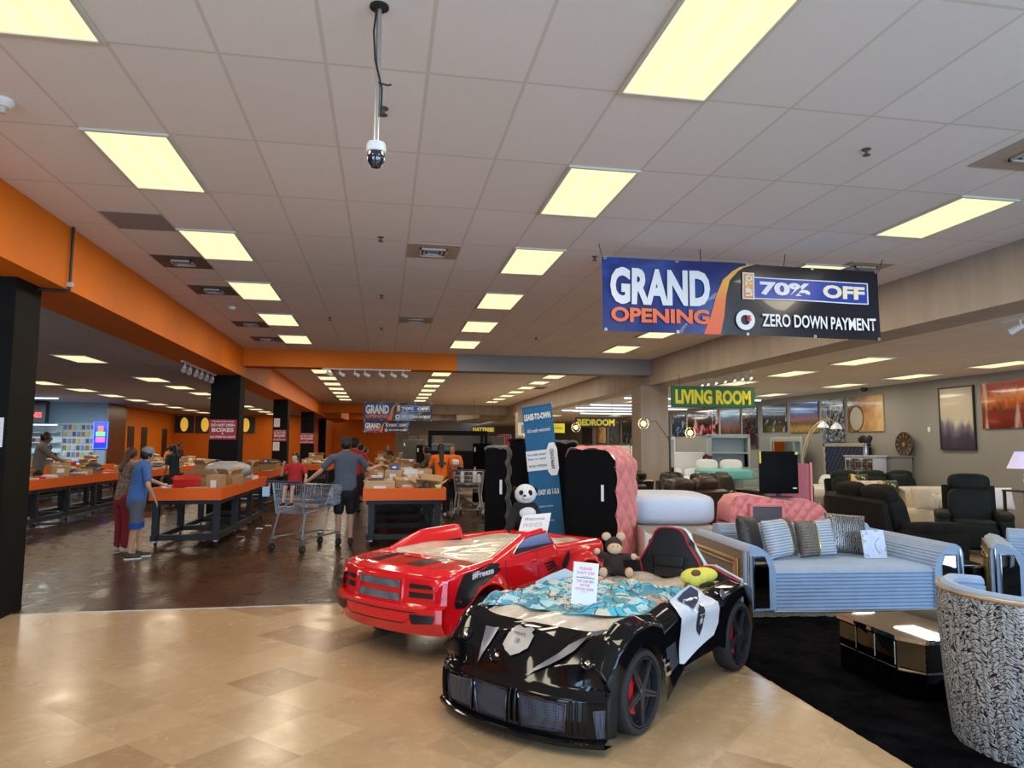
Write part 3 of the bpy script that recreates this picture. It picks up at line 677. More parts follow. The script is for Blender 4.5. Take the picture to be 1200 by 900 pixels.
# bucket seat back and two side bolsters
m_lea=mat('black leatherette',(0.012,0.012,0.015),0.38); m_redp=mat('red piping',(0.45,0.01,0.03),0.4)
seat=[(-.26,.50),(-.245,.62),(-.27,.71),(-.225,.78),(-.165,.87),(-.13,.95),(-.09,.985),(-.04,.995),(.04,.995),(.09,.985),(.13,.95),(.165,.87),(.225,.78),(.27,.71),(.245,.62),(.26,.50)]
SX=-0.83
s_=MB().prism(dense([(y+0.0,z) for y,z in seat],2),SX-0.10,SX-0.02,ax='x',bev=0.02).build('seat_back',m_lea,bc,smooth=50)
MB().prism(dense([(y*1.0,z) for y,z in seat],1),SX-0.15,SX-0.101,ax='x').build('seat_shell',m_whp,s_,smooth=0)
MB().tube([(SX-0.022,y*1.0,z) for y,z in dense(seat,3)[:-3]],0.008,6).build('piping',m_redp,s_)
for z in (.53,.62,.71): MB().cbox((SX-0.012,0.0,z+.02),(.03,.26,.08),.014).build('quilted_pad',m_lea,s_)
for y in (-.15,.15): MB().cyl((SX-0.015,y,.50),(SX-0.015,y,.77),.005,n=6).build('seam',m_lea,s_)
for sg in (1,-1):
    w_=[(sg*.26,.46),(sg*.26,.71),(sg*.36,.72),(sg*.50,.66),(sg*.575,.63),(sg*.575,.46)]
    w_=[(a,b_) for a,b_ in w_]
    bo=MB().prism(w_,SX-0.07,SX-0.01,ax='x',bev=0.012).build('side_bolster',m_lea,bc,smooth=50)
    MB().tube([(SX-0.01,a,b_) for a,b_ in w_[1:]],0.008,6).build('piping',m_redp,bo)
    MB().prism([(a*1.01,b_+0.004) for a,b_ in w_],SX-0.10,SX-0.071,ax='x').build('bolster_shell',m_whp,bo,smooth=0)
# far side white guard and black box
# crumpled printed blanket
m_blkt=mat('printed aqua blanket',(0.1,0.5,0.6),0.7,sheen=0.3)
v=coords(m_blkt,(1,1,1)); t,n,l,b=nt(m_blkt)
wv=n.new('ShaderNodeTexNoise'); wv.inputs['Scale'].default_value=3.5; wv.inputs['Detail'].default_value=3; l.new(v,wv.inputs['Vector'])
vv=n.new('ShaderNodeMixRGB'); vv.inputs[0].default_value=0.25; l.new(v,vv.inputs[1]); l.new(wv.outputs['Color'],vv.inputs[2])
cell=voro(m_blkt,vv.outputs[0],13,'F1',1.0,'Color'); sp=n.new('ShaderNodeSeparateColor'); l.new(cell,sp.inputs[0])
c1=ramp(m_blkt,sp.outputs[0],[(0.0,(0.02,0.25,0.40)),(0.22,(0.03,0.40,0.62)),(0.38,(0.40,0.62,0.70)),(0.5,(0.04,0.46,0.68)),(0.64,(0.60,0.60,0.52)),(0.78,(0.08,0.33,0.36)),(0.88,(0.68,0.26,0.14)),(0.91,(0.30,0.62,0.75))],'CONSTANT')
dot=voro(m_blkt,vv.outputs[0],30,'F1',1.0); ln=voro(m_blkt,vv.outputs[0],9,'DISTANCE_TO_EDGE',1.0)
c2=mixc(m_blkt,ramp(m_blkt,dot,[(0.14,(1,1,1)),(0.2,(0,0,0))]),c1,(0.02,0.06,0.14)); c2=mixc(m_blkt,ramp(m_blkt,ln,[(0.03,(1,1,1)),(0.05,(0,0,0))]),c2,(0.02,0.10,0.16)); setc(m_blkt,c2)
import mathutils
def crumple(x,y,s=1): 
    N=mathutils.noise.noise
    return 0.035*abs(N((x*5*s,y*5*s,1)))+0.03*abs(N((x*11*s+3,y*9*s,2)))+0.016*abs(N((x*22*s,y*20*s,5)))
mb=MB()
def bl(a,b):
    y=-0.645+1.10*b; x=-0.40+(1.30-0.24*b)*a; x+=0.05*sin(7*y+1)*(a-0.1)+0.02*sin(23*y)*(a-.3); y+=0.06*sin(6*x)*(b-0.5)
    e=min(1,min(a,1-a,b if y>-0.5 else 0.2,1-b)*14); z=0.602+crumple(x,y)*1.35*e+0.006-0.05*max(0,(x-.72)/.3)**1.5
    if y<-0.56: z=max(z-0.03*(-.56-y)/.05,0.57)
    return (x,y,z)
mb.grid(bl,120,96)
o=mb.build('blanket',m_blkt,None,smooth=60); o.location=bc.location; o.rotation_euler=bc.rotation_euler
tag(o,'crumpled aqua printed blanket spread over the black car bed','blanket')
def on(car,p): return car.matrix_basis @ Vector(p)
bc_M=Matrix.Translation(bc.location)@Matrix.Rotation(bc.rotation_euler.z,4,'Z')
# standing notice card on the blanket
pc=bc_M@Vector((0.595,0.08,0.60)); card=thing('notice_card','white notice card with pink writing standing on the aqua blanket of the black car bed','sign',(pc.x,pc.y,0.625),RAD(-19))
MB().cbox((0,0,0.135),(0.165,0.004,0.27),0.0,M=None).build('card',M_['paper'],card,smooth=0)
m_pink=mat('pink print',(0.75,0.22,0.42),0.6)
for s_,z,w_,h_ in (('PLEASE',.232,.082,.019),("DON'T STEP",.203,.115,.019),('THIS CAR BED',.150,.115,.017),('NOT TO BE',.125,.06,.017),('STOOD ASIDE',.100,.118,.017)):
    text(s_,w_,h_,m_pink,card,T(0,-0.0035,z)@RX90,bold=0.02,ext=0)
text('furniture only',.05,.006,M_['ink'],card,T(0,-0.0035,.182)@RX90,bold=0); text('thank you',.035,.006,M_['ink'],card,T(0,-0.0035,.082)@RX90,bold=0)
MB().box(-.06,.06,-.0045,-.003,.171,.175).build('rule_line',M_['ink'],card,smooth=0)
card.rotation_euler=(RAD(-8),RAD(4),RAD(-19))
# plush cow
def plush(name,label,loc,rz,parts,cat='plush toy'):
    r=thing(name,label,cat,loc,rz)
    for nm,m,prims,vox in parts:
        mb=MB()
        for p in prims:
            if p[0]=='e': mb.ell(p[1],p[2],14,10,p[3] if len(p)>3 else None)
            else: cap(mb,*p[1:])
        blob(mb,nm,m,r,vox,2)
    return r
m_brn=vmat('dark brown plush',(0.035,0.022,0.018),0.3,60,0.95,0.5); m_tanp=vmat('tan plush',(0.62,0.42,0.27),0.1,60,0.9,0.3)
pl=bc_M@Vector((-.64,-.40,0))
plush('plush_cow','sitting dark brown plush cow with tan horns, muzzle and paws on the black car bed',(pl.x,pl.y,.598),RAD(-10),[
 ('body',m_brn,[('e',(0,0,.10),(.085,.075,.11)),('e',(0,0,.245),(.072,.065,.068)),('c',(.06,-.02,.15),(.14,-.05,.155),.03,.026),('c',(-.06,-.02,.15),(-.13,-.05,.19),.03,.026),('c',(.05,-.02,.035),(.10,-.10,.035),.038,.036),('c',(-.05,-.02,.035),(-.10,-.10,.035),.038,.036)],.006),
 ('muzzle',m_tanp,[('e',(0,-.058,.222),(.064,.038,.045))],.005),
 ('ear',m_tanp,[('e',(.060,0,.312),(.040,.022,.036)),],.005),('ear',m_tanp,[('e',(-.060,0,.312),(.040,.022,.036))],.005),
 ('paw',m_tanp,[('e',(.155,-.06,.158),(.03,.026,.026))],.005),('paw',m_tanp,[('e',(-.145,-.06,.20),(.028,.026,.026))],.005),
 ('foot',m_tanp,[('e',(.105,-.135,.042),(.036,.02,.042))],.005),('foot',m_tanp,[('e',(-.105,-.135,.042),(.036,.02,.042))],.005),
 ('eye',M_['ink'],[('e',(.02,-.088,.243),(.006,.005,.006)),('e',(-.02,-.088,.243),(.006,.005,.006))],.003)])
m_av=vmat('yellow green plush',(0.72,0.66,0.10),0.12,8,0.9,0.2)
pl=bc_M@Vector((-.58,.36,0))
plush('plush_avocado','yellow green plush avocado on the rear corner of the black car bed',(pl.x,pl.y,.675),RAD(8),[
 ('body',m_av,[('e',(-.03,0,0),(.115,.075,.068)),('e',(.045,0,.012),(.125,.066,.058))],.006),('stone',vmat('brown plush',(0.16,0.06,0.03),.2,30,.9),[('e',(-.045,-.045,.03),(.045,.026,.035))],.005),
 ('leg',vmat('brown cord plush',(0.15,0.05,0.02),.2,30,.9),[('c',(-.12,-.05,-.05),(-.15,-.09,-.075),.026,.03)],.006),
 ('leg',m_brn,[('c',(.0,-.05,-.055),(.09,-.06,-.045),.018,.018)],.006)])

# ---------- red pickup truck bed
RW=0.645
tc_=thing('car_bed','glossy red pickup truck bed with black bonnet stripes behind the police car bed','bed',(1.215,7.0,0),RAD(221))
m_rd=mat('glossy red plastic',(0.78,0.008,0.016),0.13,coat=1.0); m_bk=mat('satin black decal',(0.012,0.012,0.014),0.3)
topr=[(-.80,.62),(-.76,.70),(-.70,.735),(.02,.745),(.06,.76),(.125,.885),(.16,.90),(.48,.875),(.60,.835),(.75,.785),(.95,.72),(1.1,.705),(1.30,.69),(1.45,.665),(1.53,.62),(1.56,.58)]
def zb_r(x):
    z=lin([(-.8,.42),(-.7,.30),(-.6,.24),(1.2,.22),(1.56,.22)],x)
    for cx,cz,r in ((1.055,.29,.255),(-.40,.31,.26)):
        d=r*r-(x-cx)**2
        if d>0: z=max(z,cz+sqrt(d))
    return z
def flare(x,z):
    s_=0
    for cx,cz,r in ((1.055,.29,.255),(-.40,.31,.26)):
        d=sqrt((x-cx)**2+(z-cz)**2); s_=max(s_,0.045*math.exp(-((d-r)/0.055)**2))
    return s_
def side_r(x,v,sg=1):
    zt=lin(topr,x); zb=min(zb_r(x),zt-0.02); inn=1.0
    if v<=0.72:
        t=v/0.72; z=zb+(zt-zb)*t; y=RW-0.055*max(0,(z-.66)/.1)**1.0*0.6+flare(x,z)-0.012*(1 if .34<z<.44 else 0)
        if z>zt-0.03: y-=0.02*((z-zt+0.03)/0.03)**2
    else:
        t=(v-0.72)/0.28; y=RW-0.055*max(0,(zt-.66)/.1)*0.6-0.02-0.07*t; z=zt+0.006*sin(pi*min(1,t*2))-0.13*max(0,t-0.5)/0.5
    if x>1.35: y-=0.10*((x-1.35)/0.21)**2
    if x<-.70: y-=0.05*((-.70-x)/.1)**2
    return (x,sg*y,z)
def far_top(x): return lin([(-.8,.68),(.035,.735),(.09,.835),(.15,.855),(.65,.845),(.80,.80),(1.0,.72),(1.3,.69),(1.53,.62)],x)
MB().grid(lambda a,b:side_r(-.80+2.36*a,b,1),128,26).build('body_side',m_rd,tc_,smooth=50)
_t=topr; topr=[(-.8,.60),(-.7,.73),(.035,.745),(.09,.835),(.15,.865),(.65,.85),(.80,.80),(1.0,.715),(1.3,.69),(1.45,.665),(1.56,.58)]
MB().grid(lambda a,b:side_r(-.80+2.36*a,b,-1),110,26).build('body_side',m_rd,tc_,smooth=50)
topr=_t
def nose_r(y,s):
    ay=abs(y)/RW; xf=1.655-0.15*ay**2.4
    P=[(0,(1.02,0.70)),(0.25,(1.25,0.705)),(0.42,(xf-0.12,0.685)),(0.50,(xf-0.045,0.655)),(0.54,(xf-0.03,0.62)),(0.72,(xf-0.02,0.43)),(0.74,(xf+0.03,0.415)),(0.88,(xf+0.035,0.30)),(0.97,(xf-0.01,0.21)),(1,(xf-0.08,0.20))]
    x=z=0
    for (a,(x0,z0)),(b,(x1,z1)) in zip(P[:-1],P[1:]):
        if s<=b+1e-9: t=(s-a)/(b-a); x=x0+(x1-x0)*t; z=z0+(z1-z0)*t; break
    if s<0.5: z+=0.018*math.exp(-(y/0.33)**8)*min(1,s/0.1)*(1 if s<.42 else (0.5-s)/.08)-0.04*max(0,ay-0.85)/0.15*(s/0.5); x-=0.0
    return (x,y,z)
MB().grid(lambda a,b:nose_r(-RW+0.02+(2*RW-0.04)*a,b),60,70).build('bonnet',m_rd,tc_,smooth=45)
def rv(z):
    if z>.62: return .50+.04*(.655-z)/.035
    if z>.43: return .54+.18*(.62-z)/.19
    return .74+.14*(.415-z)/.115
m_gr=mat('grey grille mesh',(0.10,0.11,0.13),0.4,0.3); v=coords(m_gr); ck=voro(m_gr,v,90,'F1',0.2); setc(m_gr,ramp(m_gr,ck,[(0.25,(0.02,0.02,0.025)),(0.45,(0.22,0.24,0.27))])); 
yc=-0.01
for z0,z1 in ((.600,.545),(.505,.445)):
    patch('front_grille',nose_r,[(yc-.245,rv(z0)),(yc+.245,rv(z0)),(yc+.245,rv(z1)),(yc-.245,rv(z1))],m_gr,tc_,0.006)
edge_tube(nose_r,[(a,rv(z)) for a,z in dense([(-.275,.615),(.265,.615),(.265,.43),(-.275,.43)],6)],0.012,0.004,True).build('grille_frame',m_rd,tc_)
m_hl=mat('dark headlight',(0.02,0.012,0.015),0.1,coat=1)
for sg in (1,-1):
    for z0,z1,yo in ((.590,.553,.55),(.528,.485,.60)):
        patch('headlight',nose_r,[(sg*.325,rv(z0)),(sg*(yo-.05),rv(z0-.005)),(sg*yo,rv(z1)),(sg*.325,rv(z1))],m_hl,tc_,0.007)
    patch('fog_light',nose_r,[(sg*.375,rv(.37)),(sg*.575,rv(.37)),(sg*.565,rv(.31)),(sg*.40,rv(.30))],m_bk,tc_,0.008)
mb=MB(); mb.tube([srf(nose_r,-.42+.84*k/16,rv(.385),0.001) for k in range(17)],0.005,6); mb.tube([srf(nose_r,-.30+.62*k/16,rv(.30),0.001) for k in range(17)],0.004,6)
mb.tube([srf(nose_r,-.30-.12*k/4,rv(.30+.085*k/4),0.001) for k in range(5)],0.003,6).tube([srf(nose_r,.32+.12*k/4,rv(.30+.085*k/4),0.001) for k in range(5)],0.003,6)
mb.build('bumper_groove',m_bk,tc_)
def hr(x): return .25*(x-1.02)/.23 if x<1.25 else .25+.17*(x-1.25)/.28
for sg in (1,-1):
    patch('bonnet_stripe',nose_r,[(sg*.155,hr(1.49)),(sg*.30,hr(1.49)),(sg*.34,hr(1.16)),(sg*.195,hr(1.16))],m_bk,tc_,0.003)
text('4x4',0.20,0.055,m_bk,tc_,surf_M(nose_r,0,hr(1.27),0.004),bold=0.04,font_shear=0.3)
# near side details
S=lambda x,z:side_r(x,0.72*max(0,min(1,(z-zb_r(x))/(lin(topr,x)-zb_r(x)))),1)
m_twin=mat('printed blue window',(0.05,0.08,0.2),0.1,coat=1); v=coords(m_twin,(1,1,1)); t,n,l,b=nt(m_twin); sx=n.new('ShaderNodeSeparateXYZ'); l.new(v,sx.inputs[0])
setc(m_twin,ramp(m_twin,mathn(m_twin,'MULTIPLY',mathn(m_twin,'SUBTRACT',sx.outputs[2],.705),4.6),[(0.0,(0.012,0.016,0.03)),(0.32,(0.015,0.022,0.045)),(0.36,(0.10,0.16,0.36)),(0.7,(0.22,0.30,0.55)),(0.95,(0.03,0.06,0.12))]))
wp=patch('side_window',S,dense([(.70,.725),(.60,.79),(.50,.835),(.40,.852),(.155,.868),(.10,.765)],4),m_twin,tc_,0.006)
edge_tube(S,dense([(.72,.72),(.60,.80),(.50,.845),(.40,.862),(.145,.878),(.085,.755)],4),0.009,0.003,True).build('window_frame',m_rd,wp)
m_gap=mat('shut line',(0.06,0.0,0.002),0.5)
for pts in ([(.80,.70),(.815,.66),(.80,.55),(.765,.40),(.76,.26)],[(.36,.74),(.372,.68),(.36,.55),(.335,.42),(.33,.26)],[(.05,.74),(.06,.68),(.03,.55),(-.05,.47)]): MB().tube([S(*p) for p in pts],0.0045,6).build('door_gap',m_gap,tc_)
for x in (.44,.115): p=S(x,.655); MB().cbox((p[0],p[1]+.008,p[2]),(.085,.02,.022),.008).build('door_handle',m_rd,tc_)
dec=patch('fender_decal',S,dense([(1.33,.655),(.98,.70),(.88,.685),(.91,.655),(.87,.64),(.95,.605),(1.10,.565),(1.22,.53),(1.30,.46),(1.33,.40),(1.40,.40),(1.42,.47),(1.39,.56)],2),m_bk,tc_,0.003,label='black fender graphic with white lettering')
text('#Freeze',0.26,0.055,mat('white decal print',(.62,.64,.72),.4),dec,surf_M(S,1.11,.635,0.006,(-1,0.05)),bold=0.04,font_shear=0.2)
for k in range(6):
    x=.02+.022*k; patch('claw_decal',S,[(x,.50+.02*k),(x+.14,.47+.03*k-.02),(x+.14,.485+.03*k-.02),(x-.02,.525+.02*k)],m_bk,tc_,0.004,4)
patch('claw_decal',S,dense([(-.02,.50),(.0,.58),(-.09,.67),(-.13,.69),(-.13,.62),(-.10,.56)],2),m_bk,tc_,0.004)
patch('tail_light',S,[(-.60,.60),(-.76,.60),(-.77,.53),(-.66,.50)],mat('dark red lens',(.16,.005,.01),.15,coat=1),tc_,0.004)
for sg in (1,-1):
    wheel(tc_,(1.055,sg*(RW-.11),.225),.225,.17,sg,'off',M_['rubber']); wheel(tc_,(-.40,sg*(RW-.11),.225),.225,.17,sg,'off',M_['rubber'])
mb=MB()
for cx,cz,r in ((1.055,.29,.252),(-.40,.31,.257)):
    for sg in (1,-1): MB().grid(lambda a,b:(cx+r*cos(pi*a),sg*(RW+.02-0.28*b),cz+r*sin(pi*a)),20,3).build('wheel_arch',m_rd,tc_)
mb.bm.free()
MB().box(-.76,1.35,-RW+.26,RW-.26,.20,.55).build('underbody',M_['black'],tc_,smooth=0)
mb=MB(); mb.grid(lambda a,b:(-.785,-RW+.05+(2*RW-.1)*a,.36+.37*b),10,4).grid(lambda a,b:(-.785+.07*b,-RW+.05+(2*RW-.1)*a,.73),10,1).grid(lambda a,b:(-.715,-RW+.05+(2*RW-.1)*a,.60+.13*b),10,2); mb.build('tailgate',m_rd,tc_)
mb=MB()
def mt2(a,b):
    xe=1.06+0.10*(abs(b-0.5)*2)**2*-1; xe+=0.05; x=-0.70+(xe+0.70)*a; y=-0.565+1.13*b; e=min(min(a,1-a)*1.8,min(b,1-b)*1.13); z=0.63+0.09*min(1,e/0.05)**0.5+0.02*sin(7*x+4*sin(5*y))*min(1,e/0.15)+0.010*sin(19*x*y+11*x)
    return (x,y,z)
mb.grid(mt2,60,40); mb.build('mattress',wrapmat('loose plastic wrapped mattress',(0.74,0.67,0.56),7),tc_)
# panda holding a welcome card
tcM=Matrix.Translation(tc_.location)@Matrix.Rotation(RAD(221),4,'Z')
m_pb=vmat('black plush',(0.010,0.010,0.011),.2,40,.95,.3); m_pw=vmat('white plush',(0.72,0.72,0.76),.05,40,.9,.3)
plush('plush_panda','large black and white plush panda sitting behind the welcome card on the red truck bed',(1.60,8.05,.66),RAD(-6),[
 ('body',m_pb,[('e',(0,0,.17),(.16,.13,.18)),('e',(0,0,.30),(.15,.11,.09)),('c',(-.12,-.03,.24),(-.19,-.14,.07),.06,.055),('c',(.12,-.03,.24),(.17,-.16,.12),.06,.055),('e',(-.20,-.12,.03),(.08,.08,.055)),('e',(.19,-.12,.05),(.07,.07,.055))],.011),
 ('head',m_pw,[('e',(0,-.02,.455),(.125,.115,.115)),('e',(0,-.12,.43),(.05,.04,.035))],.009),('belly',m_pw,[('e',(.02,-.085,.24),(.10,.06,.08))],.01),
 ('ear',m_pb,[('e',(-.115,.06,.50),(.03,.04,.04))],.008),('ear',m_pb,[('e',(.12,.07,.49),(.03,.03,.04))],.008),
 ('eye_patch',m_pb,[('e',(-.055,-.115,.475),(.028,.02,.03))],.006),('eye_patch',m_pb,[('e',(.045,-.12,.475),(.026,.018,.035))],.006),('nose',m_pb,[('e',(-.02,-.155,.445),(.02,.015,.012))],.005)])
wc=thing('welcome_card','tilted white hand-lettered welcome card held in front of the plush panda','sign',(1.66,7.78,.70),RAD(-8))
M0=rot('X',-24)@rot('Y',-4)
mb=MB(); mb.M=M0; mb.prism([(-.20,-.01),(.13,-.01),(.20,.225),(-.12,.215)],-0.003,0.003,ax='y'); mb.build('card',M_['paper'],wc,smooth=0)
m_pen=mat('grey pen',(.12,.12,.13),.6); m_pen2=mat('light grey pen',(.34,.33,.33),.6)
text('Welcome',.22,.036,m_pen,wc,M0@T(0.01,-0.0045,.168)@RX90,bold=0.0,font_shear=.4); text('FRIENDS',.21,.045,m_pen2,wc,M0@T(-0.02,-0.0045,.10)@RX90,bold=-0.005,font_shear=.2)
# ------------------------------------------------------------------ furniture on the right
def scallop(poly, step=0.03, amp=0.008):
    """ribbed outline: little rounded bumps along an open polyline"""
    out=[]
    for p,q in zip(poly[:-1],poly[1:]):
        p=Vector(p);q=Vector(q);d=q-p;L=d.length
        if L<1e-6: continue
        n=Vector((-d.y,d.x))/L; k=max(1,round(L/step))
        for i in range(k):
            for t in (0,0.25,0.5,0.75):
                s=(i+t)/k; out.append(tuple(p+d*s+n*amp*sin(pi*t)))
    out.append(tuple(poly[-1])); return out
def velvet(name,col,rough=0.55,sheen=0.6): 
    m=vmat(name,col,0.08,7,rough,0.08); m.node_tree.nodes['Principled BSDF'].inputs['Sheen Weight'].default_value=sheen; return m
m_sv=velvet('daylight tinted silver velvet',(0.27,0.37,0.54),0.6,0.3)  # silver fabric; the blue cast of the daylight is put into its colour
m_brl=mat('brown croc leather',(0.13,0.095,0.07),0.35); v=coords(m_brl); vr=voro(m_brl,v,55); setc(m_brl,ramp(m_brl,vr,[(0.1,(0.07,0.05,0.035)),(0.5,(0.24,0.18,0.13))])); bump(m_brl,vr,0.5,0.005)
def puff(mb, c, d, M=None, n=10, e=4.0, puffy=0.5):
    """soft cushion: rounded box with bulging faces"""
    o=mb.M; mb.M=o@Matrix.Translation(c)@(M or Matrix.Identity(4))
    def sup(a,b):
        th=-pi/2+pi*b; ph=2*pi*a; f=lambda w,m_: math.copysign(abs(w)**m_,w)
        k=2.0/e
        return (d[0]/2*f(cos(th),k)*f(cos(ph),k), d[1]/2*f(cos(th),k)*f(sin(ph),k), d[2]/2*f(sin(th),k))
    mb.grid(sup,n*4,n*2,cu=True); mb.M=o; return mb
def pillow(name,label,loc,rotm,w,h,t,m,group=None,trim=None):
    r=thing(name,label,'cushion',loc,0,group); r.rotation_euler=rotm
    mb=MB()
    for sg in (1,-1):
        def g(a,b):
            u=2*a-1;v_=2*b-1; k=max(0,(1-u**4))**.5*max(0,(1-v_**4))**.5; pin=1-0.07*(1-abs(v_))*0-0.06*(abs(u)*abs(v_))**3*-1
            return (w/2*u*(1-0.05*(1-v_*v_)*0+0.04*(v_*v_)), sg*t/2*k, h/2*v_*(1+0.04*u*u)+h/2)
        mb.grid(g,20,20)
    mb.build('cover',m,r,smooth=60)
    if trim: MB().tube([(trim[1],-t/2*0.85*max(0,1-(2*b-1)**4)**.5*max(0,1-(2*trim[1]/w)**4)**.5-0.006,h*b) for b in [k/12 for k in range(13)]],0.012,6).build('trim_band',trim[0],r)
    return r
def stripes(name,a,b_,scale,axis='Z',rough=.4,metal=.0,split=None,other=None):
    m=mat(name,a,rough,metal); v=coords(m); w_=wave(m,v,scale,0,axis); c=ramp(m,w_,[(0.1,b_),(0.7,a)])
    if split is not None:
        t,n,l,b=nt(m); sx=n.new('ShaderNodeSeparateXYZ'); l.new(v,sx.inputs[0]); vr=noise(m,v,70,3)
        oc=ramp(m,vr,[(0.35,tuple(q*0.4 for q in other)),(0.65,other)]); c=mixc(m,mathn(m,'GREATER_THAN' if split>=0 else 'LESS_THAN',sx.outputs[0],abs(split) if split>=0 else split),c,oc)
    setc(m,c); bump(m,w_,0.6,0.01); return m
# ---- glam sofa and matching armchair
def glam(name,label,cat,loc,rz,W_,D=1.45):
    r=thing(name,label,cat,loc,rz); H=W_/2
    # seat block with ribbed front
    prof=scallop([(0.02,.09),(0.02,.44)],0.034,-0.017)
    prof=[(y,z) for y,z in prof]+[(0.05,.475),(0.12,.49),(D-0.3,.47),(D-0.3,.09)]
    MB().prism(prof,-H+.30,0,ax='x').build('seat_cushion',m_sv,r,smooth=50) if W_>1.4 else None
    MB().prism(prof,0.002 if W_>1.4 else -H+.28,H-.28,ax='x').build('seat_cushion',m_sv,r,smooth=50)
    MB().box(-H+.06,H-.06,0.04,D-.1,0.02,0.10).build('plinth',m_brl,r,smooth=0)
    MB().tube([(-H+.28,0.0,.085),(0,-0.01,.075),(H-.28,0.0,.085)],0.010,6).build('base_trim',M_['chrome'],r)
    bp=[(D,.08),(D,.70),(D-.05,.775),(D-.14,.79)]+[(a,b_) for a,b_ in scallop([(D-.20,.78),(D-.30,.70),(D-.34,.45)],0.03,0.009)]+[(D-.34,.08)]
    MB().prism(bp,-H+.22,H-.22,ax='x').build('backrest',m_sv,r,smooth=50)
    for sg in (1,-1):
        inner=scallop([(-.30,.10),(-.30,.46),(-.275,.56),(-.22,.64),(-.14,.69),(-.06,.705)],0.03,0.010)
        out=[(0.0,.09),(0.0,.62),(-.02,.68)]
        pl_=[(sg*(H+a),z) for a,z in inner]+[(sg*(H+a),z) for a,z in out[::-1]]
        arm=MB().prism(pl_,0.0,D,ax='y').build('arm',m_sv,r,smooth=50)
        fr=[(-.235,.12),(-.235,.50),(-.20,.60),(-.09,.60),(-.09,.12)]
        MB().prism([(sg*(H+a),z) for a,z in fr],-0.012,0.0,ax='y').build('mirror_panel',M_['mirror'],arm,smooth=0)
        mb=MB(); mb.tube([(sg*(H+a),-0.012,z) for a,z in [(-.08,.11),(-.08,.61),(-.20,.61)]],0.009,6); mb.tube([(sg*(H-.035),-.006,z) for z in (.08,.3,.5,.66)],0.014,8); mb.build('front_trim',M_['chrome'],arm)
        MB().box(sg*H-0.004 if sg>0 else -H-0.012,sg*H+0.012 if sg>0 else -H+0.004,0.05,D-.02,0.10,0.66).build('side_panel',m_brl,arm,smooth=0)
        mb=MB()
        for z0,z1 in ((.545,.575),(.50,.52)): mb.box(*(sorted((sg*(H+0.012),sg*(H+0.03)))),0.12,D-.05,z0,z1,0.004)
        mb.box(*(sorted((sg*(H+0.012),sg*(H+0.035)))),0.10,0.19,0.10,0.575,0.004); mb.build('gold_moulding',M_['gold'],arm,smooth=0)
        MB().box(*(sorted((sg*(H+0.012),sg*(H+0.028)))),0.195,0.22,0.10,0.50,0.003).build('mirror_strip',M_['chrome'],arm,smooth=0)
    for x in (-H+.1,H-.1):
        for y in (.1,D-.15): MB().cyl((x,y,0),(x,y,.03),.03,n=10).build('foot',M_['chrome'],r)
    return r
glam('sofa','wide silver ribbed velvet sofa with mirrored arm fronts and gold side moulding','sofa',(4.56,6.38,0),RAD(-5),2.24)
glam('armchair','ribbed silver armchair with mirrored arm front, cut by the right edge beside the sofa','armchair',(6.47,5.92,0),RAD(-40),1.20,1.05)
m_dks=mat('dark sequin cushion',(0.05,0.05,0.055),0.3,0.4); v=coords(m_dks); vr=voro(m_dks,v,90); setc(m_dks,ramp(m_dks,vr,[(0.1,(0.16,0.15,0.14)),(0.5,(0.03,0.03,0.03))])); bump(m_dks,vr,0.6,0.006)
m_zb=mat('black silver vein cushion',(0.3,0.3,0.32),0.35,0.5); v=coords(m_zb,(1,1,2.2)); wv_=wave(m_zb,v,14,6,'X','SIN',2.5); setc(m_zb,ramp(m_zb,wv_,[(0.35,(0.02,0.02,0.022)),(0.6,(0.34,0.33,0.33))]))
m_p2=stripes('silver rib and brown cushion',(0.50,0.56,0.66),(0.26,0.30,0.38),11,'Z',split=0.09,other=(0.15,0.13,0.11))
m_p3=stripes('brown and silver rib cushion',(0.50,0.56,0.66),(0.26,0.30,0.38),11,'Z',split=-0.02,other=(0.20,0.17,0.14))
g='cushions along the sofa back'
pillow('cushion','dark charcoal sequined cushion against the left arm of the sofa',(3.93,7.20,.50),(RAD(-14),RAD(6),RAD(38)),.40,.42,.16,m_dks,g)
pillow('cushion','silver ribbed cushion with a brown sparkly edge, second from the left on the sofa',(4.20,7.05,.50),(RAD(-14),RAD(-3),RAD(20)),.42,.40,.17,m_p2,g,(M_['gold'],0.09))
pillow('cushion','half brown, half silver ribbed cushion with a gold band in the middle of the sofa',(4.62,7.07,.50),(RAD(-14),RAD(-2),RAD(4)),.44,.38,.17,m_p3,g,(M_['gold'],-0.02))
pillow('cushion','black and silver veined cushion at the right of the sofa, behind the card',(5.05,7.22,.50),(RAD(-12),RAD(5),RAD(-6)),.46,.42,.15,m_zb,g)
fr_=thing('display_card','pale blue glossy card standing on the right of the sofa seat','card',(5.20,6.93,.488)); fr_.rotation_euler=(RAD(-12),0,RAD(-4))
m_scr=mat('pale glossy print',(0.5,0.58,0.75),0.08,coat=1); v=coords(m_scr); nz=noise(m_scr,v,7,3,0.5,1); setc(m_scr,ramp(m_scr,nz,[(0.4,(0.55,0.62,0.85)),(0.5,(0.66,0.72,0.9)),(0.56,(0.25,0.38,0.55)),(0.62,(0.62,0.62,0.72))]))
MB().box(-.125,.125,-.004,.004,0,.29).build('print',m_scr,fr_,smooth=0); MB().box(-.13,.13,.004,.01,-.003,.293).build('frame',M_['white'],fr_,smooth=0)
